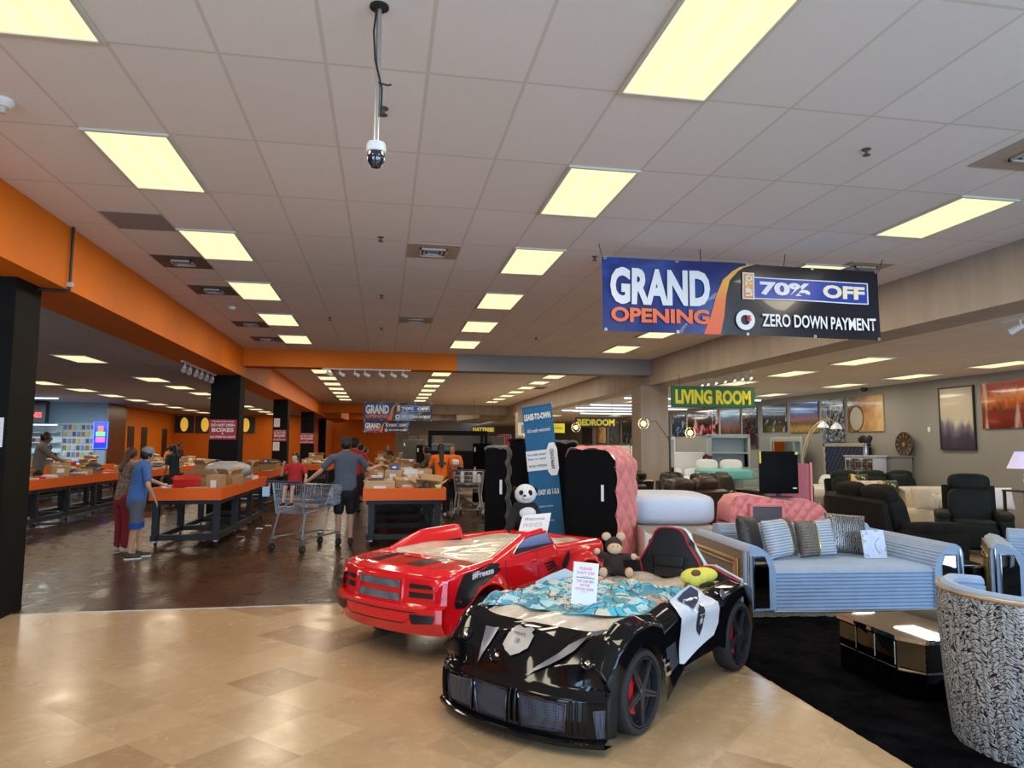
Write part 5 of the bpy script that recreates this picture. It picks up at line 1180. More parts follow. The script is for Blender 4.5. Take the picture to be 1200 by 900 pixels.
m_cb=vmat('brown cardboard',(0.46,0.28,0.14),.08,5,.8); m_cb2=vmat('pale cardboard',(0.55,0.38,0.22),.08,5,.8); m_tape=mat('packing tape',(0.62,0.48,0.30),.3)
def P0(name): return thing(name,'x','x',(0,0,-60))
def c_box(m,tape=True):
    r=P0('carton'); MB().box(-.5,.5,-.5,.5,0,1,.012,1).build('body',m,r,smooth=0)
    MB().box(-.08,.08,-.505,.505,.995,1.006).build('tape',m_tape,r,smooth=0); MB().box(-.2,.2,-.508,-.5,.35,.75).build('shipping_label',M_['paper'],r,smooth=0); return r
def c_open(m):
    r=P0('open_carton'); mb=MB()
    for q in ((-.5,.5,-.5,-.48),(-.5,.5,.48,.5),(-.5,-.48,-.48,.48),(.48,.5,-.48,.48)): mb.box(q[0],q[1],q[2],q[3],0,1)
    mb.box(-.48,.48,-.48,.48,0,.03); mb.build('body',m,r,smooth=0)
    for M,q in ((T(0,-.5,1)@rot('X',35),(-.48,.48,0,.012,0,.5)),(T(0,.5,1)@rot('X',-50),(-.48,.48,-.012,0,0,.5)),(T(-.5,0,1)@rot('Y',-60),(0,.012,-.47,.47,0,.4)),(T(.5,0,1)@rot('Y',40),(-.012,0,-.47,.47,0,.4))):
        mb=MB(); mb.M=M; mb.box(*q); mb.build('flap',m,r,smooth=0)
    return r
def c_puff(name,m,e=3): 
    r=P0(name); puff(MB(),(0,0,.5),(1,1,1),e=e,n=6).build('bag',m,r,smooth=60); MB().box(-.2,.2,-.15,.1,.985,1.0).build('shipping_label',M_['paper'],r,smooth=0); return r
def c_cloth(m):
    r=P0('clothes_bundle'); mb=MB(); mb.grid(lambda a,b:(-.5+a+.05*sin(9*b),-.5+b+.05*sin(7*a),(sin(pi*a)*sin(pi*b))**.35*(.55+8*crumple(a*1.1,b*1.3)*.5)),18,18); mb.build('fabric',m,r,smooth=70); return r
m_wh=vmat('white poly mailer',(0.62,0.62,0.62),.08,4,.35); m_gb=vmat('grey poly mailer',(0.28,0.30,0.33),.15,5,.3); m_clear=wrapmat('cloudy plastic bag',(0.42,0.44,0.46),6)
PR=[('carton','brown cardboard carton',c_box(m_cb)),('carton','pale cardboard carton',c_box(m_cb2)),('open carton','open brown cardboard carton',c_open(m_cb)),('package','white poly mailer bag',c_puff('poly_mailer',m_wh)),('package','grey poly mailer bag',c_puff('poly_mailer',m_gb)),
('clothes','crumpled dark clothes bundle',c_cloth(vmat('dark fabric',(0.03,0.035,0.06),.3,6,.8))),('clothes','crumpled beige clothes bundle',c_cloth(vmat('beige fabric',(0.5,0.4,0.28),.2,6,.8))),
('box','small orange product box',c_box(mat('orange product print',(0.75,0.2,0.05),.5))),('box','small red product box',c_box(mat('red product print',(0.5,0.03,0.03),.5))),('box','small white product box',c_box(M_['paper'])),('box','small blue product box',c_box(mat('blue product print',(0.04,0.12,0.4),.5))),('package','cloudy plastic wrapped bundle',c_puff('wrapped_bundle',m_clear,2.5)),('box','small yellow product box',c_box(mat('yellow product print',(0.75,0.55,0.08),.5)))]
for p in PR: KIDS[p[2].name]=children(p[2])
WT=[4,4,3,6,3,2,3,2,1,3,2,3,2]; SZ_={'carton':(.34,.26,.17),'open carton':(.36,.30,.20),'package':(.34,.26,.08),'clothes':(.36,.32,.14),'box':(.20,.15,.09)}
first_used=set()
def put(i,x,y,z,d,rz,label,group=None,tilt=0.0):
    nm,ds,pr=PR[i]; e=(RAD(tilt),RAD(tilt*.6),rz)
    if i not in first_used:
        first_used.add(i); o=pr; o.location=(x,y,z); o.rotation_euler=e; o.scale=d
        if group: o['group']=group
        o['label']=label
    else: o=dup(pr,(x,y,z),e,label,group,scale=d)
    o['category']=nm; return o
where={'C1':'the nearest middle bin table','C2':'the second middle bin table','C3':'the farthest middle bin table','L1':'the bin table beside the boy','L2':'the bin table past the second pillar','L3':'the bin table by the third pillar','A1':'the far left bin table','A2':'the bin table near the phone counter','M1':'the bin table behind the boy','M2':'the farthest left hall bin table'}
rnd=random.Random(3)
def fill(k,nx,ny,skip=lambda i,j:False,layer2=.55,layer3=.2):
    x0,x1,y0,y1,_=TB[k]
    for i in range(nx):
        for j in range(ny):
            if skip(i,j): continue
            cx=x0+.06+(x1-x0-.12)*(i+.5)/nx; cy=y0+.06+(y1-y0-.12)*(j+.5)/ny; z=.79
            for L_ in range(3):
                if L_==1 and rnd.random()>layer2: break
                if L_==2 and rnd.random()>layer3: break
                t=rnd.choices(range(13),WT)[0]; s=SZ_[PR[t][0]]; q=rnd.uniform(.85,1.15)
                cw=(x1-x0-.12)/nx; cl_=(y1-y0-.12)/ny
                d=(min(s[0]*q,cw*.93),min(s[1]*q,cl_*.93) if cl_<.5 else s[1]*q*1.2,s[2]*rnd.uniform(.8,1.35))
                put(t,cx+rnd.uniform(-.01,.01),cy+rnd.uniform(-.03,.03),z,d,rnd.uniform(-.12,.12) if L_==0 else rnd.uniform(-.6,.6),'%s in the pile on %s'%(PR[t][1],where[k]),'%ss on %s'%(PR[t][1],where[k]),0 if L_==0 else rnd.uniform(-6,6)); z+=d[2]+.004
fill('C1',4,12,lambda i,j:j<2,.85,.5); fill('C2',4,8,layer2=.8,layer3=.4); fill('C3',3,6,layer2=.8,layer3=.4)
fill('L1',4,11,lambda i,j:j<3,.7,.3); fill('L2',3,8); fill('L3',3,6); fill('A1',2,16,layer2=.7,layer3=.4); fill('A2',3,6,layer2=.9,layer3=.7); fill('M1',3,8,layer2=.7); fill('M2',3,6,layer2=.8)
# particular pieces at the front of the two nearest tables
put(1,-.06,12.28,.79,(.50,.34,.27),RAD(3),'long pale carton at the front left corner of the nearest middle table')
put(7,.40,12.20,.79,(.22,.16,.18),0,'small orange box with a white strip at the front edge of the nearest middle table')
put(0,.36,12.62,.79,(.40,.30,.30),RAD(12),'tilted carton behind the small orange box on the nearest middle table',None,8)
put(2,.78,12.55,.79,(.40,.34,.24),RAD(-14),'open brown carton with wide flaps at the right of the nearest middle table',None,10)
put(6,.05,12.75,.80,(.5,.32,.24),0,'beige fabric bundle behind the long pale carton')
bl_=thing('round_bag','round black bag at the front right of the nearest middle table','bag',(.70,12.18,.79)); puff(MB(),(0,0,.12),(.24,.2,.24),e=2.2).build('bag_body',M_['black'],bl_,smooth=60); MB().tube([(-.05,0,.22),(0,0,.28),(.05,0,.22)],.008,6).build('strap',M_['black'],bl_)
gr_=thing('green_pouch','small lime green pouch at the front right corner of the nearest middle table','pouch',(.92,12.16,.79)); puff(MB(),(0,0,.1),(.12,.12,.2),e=3).build('pouch_body',mat('lime print',(.35,.6,.08),.5),gr_,smooth=60); MB().box(-.05,.05,-.004,.004,.19,.215).build('seal',M_['paper'],gr_,smooth=0)
put(0,-2.80,12.95,.79,(.24,.26,.36),RAD(-8),'tall upright brown carton at the front right of the bin table beside the boy')
put(2,-3.15,13.25,.79,(.5,.4,.28),RAD(20),'wide open carton behind the red crate on the bin table beside the boy',None,-8)
put(1,-3.0,12.52,.79,(.34,.16,.17),RAD(2),'low pale carton at the front edge of the bin table beside the boy')
put(5,-3.35,12.62,.79,(.40,.25,.16),0,'dark blue folded clothes at the front of the bin table beside the boy')
put(11,-2.95,14.6,1.0,(.85,.6,.34),RAD(10),'large cloudy plastic bag on top of the pile in front of the black pillar')
put(0,-2.75,13.9,.92,(.34,.28,.20),RAD(-30),'tilted brown carton on the right side of the bin table beside the boy',None,14)
cr=thing('red_crate','red plastic crate lying on the bin table beside the boy','crate',(-3.22,12.78,.95),RAD(8)); cr.rotation_euler=(RAD(12),0,RAD(8)); m_rc=mat('red plastic',(.55,.02,.015),.35)
mb=MB()
for q in ((-.2,.2,-.13,-.12,0,.16),(-.2,.2,.12,.13,0,.16),(-.2,-.19,-.12,.12,0,.16),(.19,.2,-.12,.12,0,.16),(-.19,.19,-.12,.12,0,.01)): mb.box(*q)
mb.build('crate_body',m_rc,cr,smooth=0); MB().box(-.21,.21,-.14,.14,.15,.165).build('crate_rim',m_rc,cr,smooth=0)
for i in range(4):
    c_=thing('canister',('white canister with yellow label, first in the row behind the boy','white canister leaning second in the row by the boy','short white canister third in the row by the boy','cream canister at the right of the row by the boy')[i],'canister',(-3.58+.10*i,12.80-.05*(i%2),.79)); MB().lathe([(0,0),(.045,0),(.045,.2-.03*(i%2)),(.035,.22-.03*(i%2)),(0,.22-.03*(i%2))],14).build('container',M_['paper'],c_); MB().lathe([(.046,.06),(.046,.14)],14).build('label_band',bpy.data.materials['yellow product print'],c_)
# litter on the floor under the table
for i,(x,y,m) in enumerate(((-2.55,13.6,'pink'),(-2.45,14.9,'white'),(-2.35,15.4,'white'))):
    o=thing('paper_scrap',('pink scrap on the floor by the bin table','white crumpled scrap on the floor by the bin table','second white scrap farther along the bin table')[i],'litter',(x,y,0)); MB().grid(lambda a,b:(.12*a,.10*b,.004+crumple(a,b)*.6),8,8).build('scrap',mat('pink scrap',(.6,.1,.4),.6) if m=='pink' else M_['paper'],o)

# ------------------------------------------------------------------ shopping carts
def cart(name,label,loc,rz,m):
    r=thing(name,label,'shopping cart',loc,rz); w=.27; L=1.0   # handle end at y=0, forwards = +y
    def bp(s,t,h): # side s (-1..1), t along 0..1, h 0..1
        yb=.05+.93*t; wtop=w*(1-.12*t); wbot=w*.82*(1-.15*t); z0=.56+.10*t; z1=1.0-.06*t
        return (s*(wbot+(wtop-wbot)*h), yb+(.10*h*(1 if t>.5 else -.3)), z0+(z1-z0)*h)
    mb=MB(); fr=.007
    mb.tube([bp(-1,0,1),bp(-1,1,1),bp(1,1,1),bp(1,0,1)],fr,6,True); mb.tube([bp(-1,0,0),bp(-1,1,0),bp(1,1,0),bp(1,0,0)],fr,6,True)
    for s in (-1,1):
        for t in (0,1): mb.tube([bp(s,t,0),bp(s,t,1)],fr,6)
    mb.build('basket_frame',m,r)
    mb=MB(); g_=.0024
    for s in (-1,1):
        for k in range(1,26): mb.tube([bp(s,k/26,0),bp(s,k/26,1)],g_,4)
        for h in (.2,.4,.6,.8): mb.tube([bp(s,0,h),bp(s,1,h)],g_*1.2,4)
    for k in range(1,16):
        s=-1+2*k/16
        for t in (0,1): mb.tube([bp(s,t,0),bp(s,t,1)],g_,4)
        mb.tube([bp(s,0,0),bp(s,1,0)],g_,4)
    for k in range(1,10): mb.tube([bp(-1,k/10,0),bp(1,k/10,0)],g_,4)
    for h in (.2,.4,.6,.8):
        for t in (0,1): mb.tube([bp(-1,t,h),bp(1,t,h)],g_*1.2,4)
    tag(mb.build('wire_mesh',m,r),kind='stuff')
    MB().tube([(-w-.01,-.08,1.03),(w+.01,-.08,1.03)],.017,10).build('handle',mat('dark blue handle',(.02,.03,.10),.4),r)
    mb=MB()
    for s in (-1,1): mb.tube([(s*(w+.005),-.08,1.03),(s*w,.03,1.0),(s*w*.85,.06,.56)],.010,6)
    mb.build('handle_arm',m,r)
    mb=MB()
    for k in range(9): s=-.9+1.8*k/8; mb.tube([(s*w*.95,.25,.76),(s*w*.95,.30,1.0)],g_,4)
    mb.tube([(-w*.95,.30,1.0),(w*.95,.30,1.0)],.005,6); mb.tube([(-w*.95,.25,.76),(w*.95,.25,.76)],.005,6); mb.box(-w*.9,w*.9,.04,.26,.755,.762); tag(mb.build('child_seat',m,r),kind='stuff')
    for s in (-1,1): MB().tube([(s*w*.8,.10,.56),(s*w*.92,.02,.22),(s*w*.95,.03,.15)],.014,8).build('frame_leg',m,r); MB().tube([(s*w*.62,.72,.62),(s*w*.75,.55,.24)],.012,8).build('frame_leg',m,r)
    MB().tube([(-w*.95,.02,.20),(-w*.6,.98,.22),(w*.6,.98,.22),(w*.95,.02,.20)],.013,8,True).build('lower_frame',m,r)
    for s,y in ((-1,.02),(1,.02),(-.62,.96),(.62,.96)):
        c=MB().lathe([(0,-.016),(.05,-.016),(.062,-.010),(.062,.010),(.05,.016),(0,.016)],16,M=T(s*w*.95,y,.062)@rot('Y',90)).build('caster',M_['rubber'],r); MB().box(s*w*.95-.022,s*w*.95+.022,y-.03,y+.03,.12,.19).cyl((s*w*.95-.024,y,.062),(s*w*.95+.024,y,.062),.012).build('caster_fork',m,c,smooth=0)
    return r
m_ck=mat('galvanised wire',(0.38,0.40,0.44),.35,.8)
CT=cart('shopping_cart','grey wire shopping cart with a child in its seat',(-1.46,11.62,0),RAD(-36),m_ck); CT.scale=(1.22,1.05,1.06)
cart('shopping_cart','shopping cart loaded with bottles in its seat, beside the orange shirts',(1.92,16.3,0),RAD(-8),m_ck).scale=(1.3,1.05,1.08)
cM=Matrix.Translation((-1.46,11.62,0))@Matrix.Rotation(RAD(-36),4,'Z')
tg=thing('price_tag','pale blue tag hanging from the handle of the cart with the child','tag',(-1.79,11.70,.86)); MB().box(-.055,.055,-.004,.004,0,.15,.002).build('card',mat('pale blue card',(.35,.55,.75),.4),tg,smooth=0); MB().tube([(0,0,.14),(0,0,.24)],.004,5).build('string',M_['ink'],tg)
p=cM@Vector((.02,.75,.68)); o=thing('clothes_bundle','dark grey jeans bundle lying in the front of the cart with the child','clothes',p,RAD(-20)); MB().grid(lambda a,b:(-.22+.44*a,-.2+.4*b,(sin(pi*a)*sin(pi*b))**.3*(.10+3*crumple(a*1.4,b))),22,22).build('fabric',vmat('dark denim',(.05,.06,.10),.4,9,.8),o,smooth=70)
p=cM@Vector((-.02,.50,.64)); put(0,p.x,p.y,.66,(.34,.22,.05),RAD(-30),'flat brown carton on the floor of the cart with the child')
m_btl=mat('dark bottle',(.03,.02,.06),.2); 
for i,(dx,dy,h,m,lb) in enumerate(((-.25,.1,.30,m_btl,'dark violet bottle at the left in the second cart'),(-.13,.12,.33,M_['paper'],'white bottle beside the violet bottle in the second cart'),(-.02,.1,.28,m_btl,'dark bottle in the middle of the second cart'),(.16,.1,.36,M_['paper'],'tall white bottle with red cap in the second cart'),(.26,.14,.22,M_['paper'],'short white jar at the right of the second cart'))):
    o=thing('bottle',lb,'bottle',(1.92+dx,16.35+dy,.83)); MB().lathe([(0,0),(.045,0),(.045,h*.65),(.02,h*.8),(.02,h*.9),(0,h*.9)],14).build('body',m,o); MB().lathe([(0,h*.88),(.024,h*.88),(.024,h),(0,h)],12).build('cap',M_['red'] if i==3 else M_['black'],o)
o=thing('grey_bag','brown ribbed bag filling the basket of the second cart','bag',(1.95,16.75,.66)); puff(MB(),(0,0,.16),(.5,.5,.32),e=4).build('bag_body',vmat('dull brown plastic',(.09,.075,.065),.2,8,.5),o,smooth=60); MB().box(-.08,.02,-.255,-.25,.1,.25).build('print',M_['grey'],o,smooth=0)

# ------------------------------------------------------------------ people
m_skin=vmat('fair skin',(0.55,0.31,0.21),.06,6,.55); m_skin2=vmat('brown skin',(0.20,0.10,0.06),.06,6,.55); m_skin3=vmat('tan skin',(0.42,0.23,0.14),.06,6,.55)
m_hairb=mat('black hair',(.008,.006,.006),.5); m_hairr=vmat('reddish brown hair',(.07,.02,.013),.3,30,.5); m_hairl=vmat('light brown hair',(.16,.08,.04),.3,30,.5)
FF=[(-.6,.9),(-.2,1.0),(.2,.96),(.6,.78)]
def person(label,loc,rz,H=1.75,skin=m_skin,shirt=(.1,.1,.12),pants=(.02,.02,.02),shorts=False,shoe=(.02,.02,.02),sole=None,hair=None,hairlen=0.0,hat=None,hatc=(.02,.02,.03),lean=0.0,armL=None,armR=None,legL=(0,0),legR=(0,0),sit=False,bulk=1.0,vox=.012,head_turn=0,sleeve=True,name='person',pants2=None,arm_long=False,hk=1.0):
    """faces local +y; armL/armR = (elbow, wrist) in metres relative to the shoulder for H=1.75"""
    r=thing(name,label,'person',loc,rz); k=H/1.75; b_=bulk
    V=lambda x,y,z: Vector((x*k,y*k,z*k))
    hipz=.93; a=RAD(lean)
    def up(x,y,z): # tilt about the hips
        dz=z-hipz; return V(x, y*cos(a)+dz*sin(a), hipz+dz*cos(a)-y*sin(a))
    sh={-1:up(-.185*b_,0,1.43),1:up(.185*b_,0,1.43)}
    hip={-1:V(-.09,0,hipz-.02),1:V(.09,0,hipz-.02)}
    lg={-1:legL,1:legR}; kn={};an={}
    for s in (-1,1):
        if sit: kn[s]=V(s*.10,.36,hipz-.02); an[s]=V(s*.11,.42,hipz-.42)
        else: kn[s]=V(s*.10,lg[s][0]*.5+.02,.49); an[s]=V(s*.10,lg[s][0],.085+lg[s][1])
    arms={-1:armL or ((-.05,0,-.29),(-.04,.10,-.53)),1:armR or ((.05,0,-.29),(.04,.10,-.53))}
    mb=MB(); ex=MB(); D=28
    # torso, neck, head, legs, arms
    cap(mb,V(0,0,hipz-.02),up(0,0,1.12),.135*k*b_,.125*k*b_,.72); cap(mb,up(0,0,1.12),up(0,0,1.38),.125*k*b_,.15*k*b_,.66); cap(mb,sh[-1]*.55+sh[1]*.45,sh[1]*.9+sh[-1]*.1,.075*k,.06*k); cap(mb,sh[1]*.55+sh[-1]*.45,sh[-1]*.9+sh[1]*.1,.075*k,.06*k)
    cap(mb,up(0,0,1.42),up(0,.015,1.56),.055*k,.052*k)
    hc=up(0,.025,1.645); MH=Matrix.Rotation(RAD(head_turn),4,'Z')@Matrix.Rotation(-a*.5,4,'X')
    kb=k; k=k*hk; mb.ell(hc,(.075*k,.092*k,.108*k),14,10,MH); mb.ell(hc+MH@V(0,.025,-.05),(.055*k,.065*k,.06*k),12,8,MH)
    mb.ell(hc+MH@V(0,.098,-.012),(.012*k,.018*k,.022*k),8,6,MH)
    for s in (-1,1): mb.ell(hc+MH@V(s*.076,-.003,-.008)*1.0,(.012*k,.02*k,.03*k),8,6,MH)
    k=kb
    for s in (-1,1):
        cap(mb,hip[s],kn[s],.085*k,.055*k); cap(mb,kn[s],an[s],.056*k,.036*k)
        el=sh[s]+Vector(arms[s][0])*k; wr=sh[s]+Vector(arms[s][1])*k
        cap(mb,sh[s],el,.048*k,.038*k); cap(mb,el,wr,.038*k,.025*k)
        d=(wr-el).normalized(); pm=wr+d*.05*k; cap(mb,wr,wr+d*.075*k,.024*k,.036*k,.5)
        side=d.cross(Vector((0,1,0)) if abs(d.y)<.8 else Vector((0,0,1))).normalized(); nrm=side.cross(d)
        for f_,ln in FF:
            q0=wr+d*.10*k+side*f_*.045*k; q1=q0+d*.04*ln*k-nrm*.006*k; q2=q1+d*.032*ln*k-nrm*.018*k; ex.tube([q0-d*.03*k,q0,q1,q2],[.0095*k,.009*k,.0085*k,.006*k],6)
        q0=wr+d*.03*k-side*.025*k; ex.tube([q0,q0-side*.03*k+d*.03*k,q0-side*.035*k+d*.062*k],[.011*k,.010*k,.007*k],6)
    body=blob(mb,'body',skin,r,vox,3,ex)
    # face
    for s in (-1,1): MB().ell(hc+MH@V(s*.03,.086,.012)*hk,(.011*k,.006*k,.007*k),8,6,MH).build('eye',M_['ink'],r)
    MB().ell(hc+MH@V(0,.083,-.055)*hk,(.022*k,.008*k,.006*k),8,6,MH).build('mouth',mat('lips',(.35,.12,.1),.5) if 'lips' not in bpy.data.materials else bpy.data.materials['lips'],r)
    # shirt
    mb=MB(); cap(mb,V(0,0,hipz-.0),up(0,0,1.12),.155*k*b_,.150*k*b_,.76); cap(mb,up(0,0,1.12),up(0,-.005,1.37),.150*k*b_,.165*k*b_,.70); cap(mb,sh[-1]*.6+sh[1]*.4+V(0,0,.0),sh[-1],.088*k,.066*k); cap(mb,sh[1]*.6+sh[-1]*.4,sh[1],.088*k,.066*k)
    for s in (-1,1):
        el=sh[s]+Vector(arms[s][0])*k; wr=sh[s]+Vector(arms[s][1])*k
        if arm_long: cap(mb,sh[s],el,.062*k,.052*k); cap(mb,el,el.lerp(wr,.95),.052*k,.040*k)
        else: cap(mb,sh[s],sh[s].lerp(el,.62),.064*k,.060*k)
    ms=vmat('shirt',shirt,.12,5,.85) if isinstance(shirt,tuple) else shirt
    blob(mb,'shirt',ms,r,vox,3)
    mb=MB(); mp=vmat('trousers',pants,.12,5,.85)
    cap(mb,V(0,0,hipz-.06),V(0,0,hipz+.03),.150*k*b_,.145*k*b_,.78)
    for s in (-1,1):
        if shorts: e=hip[s].lerp(kn[s],.80 if not sit else .7); cap(mb,hip[s],e,.103*k,.086*k)
        else: cap(mb,hip[s],kn[s],.098*k,.070*k); cap(mb,kn[s],an[s]+V(0,0,.03),.070*k,.052*k)
    blob(mb,'shorts' if shorts else 'trousers',mp,r,vox,3)
    if pants2:
        for s in (-1,1): e=hip[s].lerp(kn[s],.88); cap2=MB(); cap2.cyl(e+V(0,0,.03),e+V(0,0,-.06),.096*k,.098*k,16); cap2.build('shorts_hem',mat('blue hem',pants2,.8),r)
    for s in (-1,1):
        f0=an[s]; mb=MB(); fz=-.035 
        cap(mb,f0+V(0,-.03,fz),f0+V(0,.13,fz-.008),.042*k,.040*k,.9); mb.ell(f0+V(0,-.01,.0),(.042*k,.05*k,.05*k),10,8)
        sh_=blob(mb,'shoe',mat('shoe',shoe,.6),r,.008,2)
        if sole: MB().box(-.045*k,.045*k,-.075*k,.17*k,-.085*k,-.06*k,.01).build('sole',mat('sole',sole,.5),sh_).location=f0
    # hair, hats
    kb=k; k=k*hk; V=lambda x,y,z: Vector((x*k,y*k,z*k))
    if hair:
        mb=MB(); mb.ell(hc+MH@V(0,-.018,.022),(.092*k,.104*k,.110*k),16,12,MH)
        if hairlen: cap(mb,hc+MH@V(0,-.06,.0),hc+MH@V(0,-.10-.22*hairlen-.25*sin(a)*hairlen,-hairlen),.075*k,.045*k,.7)
        mb.bm.faces.ensure_lookup_table()
        blob(mb,'hair',hair,r,.010,2)
        # keep the face clear of hair
        ho=children(r)[-1]; me=ho.data; inv=MH.inverted()
        for v_ in me.vertices:
            q=inv@(v_.co-hc)
            if q.y>.045*k and q.z<.06*k: v_.co=hc+MH@Vector((q.x,.045*k,q.z))
    if hat=='cap':
        mb=MB(); mb.lathe([(.090*k,0),(.092*k,.03*k),(.082*k,.07*k),(.05*k,.10*k),(0,.108*k)],22,M=Matrix.Translation(hc+MH@V(0,-.008,.035))@MH@Matrix.Diagonal((1,1.1,1,1)))
        h=mb.build('cap',mat('cap fabric',hatc,.8),r); mb=MB()
        mb.M=Matrix.Translation(hc+MH@V(0,.0,.040))@MH; mb.grid(lambda a_,b2:((-.075+.15*a_)*k,(.06+.115*b2*(1-(2*a_-1)**2*.45))*k,(.005-.018*b2-.012*(2*a_-1)**2)*k),12,6); mb.build('visor',mat('cap visor',hatc if hatc[0]<.2 else (.7,.7,.7),.8),h,solid=.004)
    if hat=='brim':
        mb=MB(); mb.lathe([(.17*k,.0),(.10*k,.01),(.095*k,.10*k),(.06*k,.125*k),(0,.115*k)],22,M=Matrix.Translation(hc+V(0,0,.05))); mb.build('hat',mat('black felt',(.008,.008,.009),.8),r)
    return r
m_tee_b=vmat('blue tee',(0.055,0.15,0.42),.12,6,.85)
person('boy in a blue tee, grey and blue shorts and a grey cap',(-3.55,11.35,0),RAD(-62),1.60,m_skin,m_tee_b,(.10,.12,.16),True,(.03,.03,.035),(.75,.75,.75),m_hairb,0,'cap',(.22,.23,.26),lean=9,bulk=1.22,armR=((.10,.02,-.27),(.06,.12,-.46)),armL=((-.02,.16,-.2),(-.0,.36,-.28)),legL=(.10,0),legR=(-.08,0),pants2=(.01,.06,.35))
person('woman with long reddish hair, beige patterned top and red trousers behind the boy',(-3.93,11.95,0),RAD(-40),1.60,m_skin3,two('beige patterned top',(.24,.17,.13),(.12,.08,.06),lambda m,v:noise(m,v,25,2),rough=.9),(.22,.012,.02),False,(.45,.38,.32),None,m_hairr,.26,lean=8,armR=((.02,.14,-.22),(.05,.36,-.26)),armL=((-.02,.15,-.2),(-.0,.36,-.28)))
person('man in a slate blue tee, black shorts and dark cap holding the shopping cart',(-.62,12.36,0),RAD(6),1.77,m_skin,(.075,.095,.135),(.007,.007,.008),True,(.015,.015,.018),None,m_hairb,0,'cap',(.012,.015,.028),lean=2,bulk=1.18,armL=((-.20,.02,-.23),(-.43,.10,-.42)),armR=((.17,.10,-.20),(.33,.30,-.14)))
kp=cM@Vector((.0,.16,.0))
person('small child in a red tee sitting in the cart seat',(kp.x,kp.y,.46),RAD(144+18),1.05,m_skin,(.42,.015,.02),(.012,.012,.014),True,(.012,.012,.014),(.65,.65,.65),m_hairb,0,sit=True,bulk=1.25,hk=1.25,armR=((.12,.06,-.22),(.02,.18,.0)),armL=((-.10,.05,-.24),(-.16,.22,-.30)),vox=.009)
m_ot=vmat('orange tee',(0.85,0.16,0.01),.06,6,.8)
ow=person('woman in an orange tee with a long black ponytail, seen from behind',(1.34,16.9,0),RAD(4),1.70,m_skin3,m_ot,(.010,.010,.012),False,(.6,.6,.6),None,m_hairb,.42,lean=6,armL=((-.10,.08,-.26),(-.08,.24,-.42)),armR=((.10,.06,-.27),(.08,.20,-.45)),legL=(-.1,0.02))
MB().grid(lambda a,b:(-.10+.20*a,-.135+.0*b,1.24+.05*b-.02*abs(2*a-1)),6,3).build('back_print',M_['ink'],ow)
person('woman in an orange shirt with light brown hair holding white towels',(1.66,17.6,0),RAD(170),1.68,m_skin3,m_ot,(.012,.012,.014),False,(.12,.12,.12),None,m_hairl,.14,armL=((-.08,.08,-.24),(.02,.26,-.18)),armR=((.08,.08,-.24),(-.02,.26,-.18)))
pk=thing('folded_towels','white folded towels held by the woman in orange','towels',(1.62,17.28,1.20)); puff(MB(),(0,0,.07),(.36,.2,.16),e=3.5).build('towel_stack',M_['paper'],pk,smooth=60); MB().box(-.17,.17,-.102,-.098,.065,.073).build('fold_line',M_['grey'],pk,smooth=0)
person('man in a red tee and black brimmed hat at the middle bin tables',(-.72,18.2,0),RAD(-25),1.78,m_skin3,(.40,.02,.02),(.02,.02,.025),False,hair=m_hairb,hat='brim',bulk=1.15,armR=((.14,.10,-.22),(.22,.32,-.30)))
person('person in a grey hooded top leaning over the middle bin tables from the right',(1.48,19.5,0),RAD(70),1.70,m_skin3,(.12,.125,.13),(.03,.03,.04),False,hair=m_hairb,lean=28,armL=((-.02,.2,-.2),(0,.42,-.32)),armR=((.02,.2,-.2),(0,.42,-.32)),arm_long=True)
person('man in a taupe tee with short black hair bent over the far left bin table',(-7.95,18.4,0),RAD(-70),1.93,m_skin2,(.15,.13,.11),(.03,.03,.04),False,hair=m_hairb,lean=10,armL=((-.02,.2,-.2),(0,.42,-.32)),armR=((.02,.2,-.2),(0,.42,-.32)),bulk=1.1)
person('short person in black at the phone counter',(-11.3,27.0,0),RAD(-160),1.6,m_skin2,(.03,.03,.04),(.02,.02,.03),hair=m_hairb,hat='cap')
person('woman in an orange tee at the far bin table of the left hall',(-8.3,29.6,0),RAD(-90),1.62,m_skin3,m_ot,(.02,.02,.02),hair=m_hairb,hairlen=.2,lean=10,armR=((.02,.2,-.2),(0,.42,-.25)))
person('person in a purple black top behind the orange tee in the left hall',(-8.3,31.2,0),RAD(-110),1.75,m_skin2,(.04,.02,.05),(.02,.02,.03),hair=m_hairb,lean=8)
person('woman in a dark green top with black hair beyond the bin table by the boy',(-5.3,19.8,0),RAD(60),1.66,m_skin3,(.02,.05,.04),(.02,.02,.02),hair=m_hairb,hairlen=.2,lean=8,armR=((.02,.2,-.2),(0,.42,-.22)))
person('man in an olive grey top reaching over the bin table past the second pillar',(-4.6,22.6,0),RAD(-75),1.76,m_skin2,(.08,.075,.06),(.02,.02,.02),hair=m_hairb,lean=18,armR=((.02,.2,-.2),(0,.42,-.32)))
for i,(x,y,rz,c,H) in enumerate(((-.75,21.5,-80,(.02,.02,.02),1.70),(-.7,24.5,-90,(.03,.03,.05),1.6),(.2,33,170,(.02,.02,.02),1.72),(1.5,24.0,90,(.25,.03,.03),1.68),(1.45,27.5,90,(.02,.02,.02),1.75),(.9,32.5,180,(.3,.26,.2),1.6),(-1.2,30,-90,(.05,.04,.04),1.62))):
    person(('shopper in black left of the second middle table','shopper in navy left of the farthest middle tables','shopper in black beyond the middle row','shopper in dark red right of the farthest middle table','tall shopper in black right of the middle row','shopper in beige beyond the middle row','shopper in brown between the far tables')[i],(x,y,0),RAD(rz),H,m_skin3,c,(.02,.02,.02),hair=m_hairb,lean=8,vox=.02)

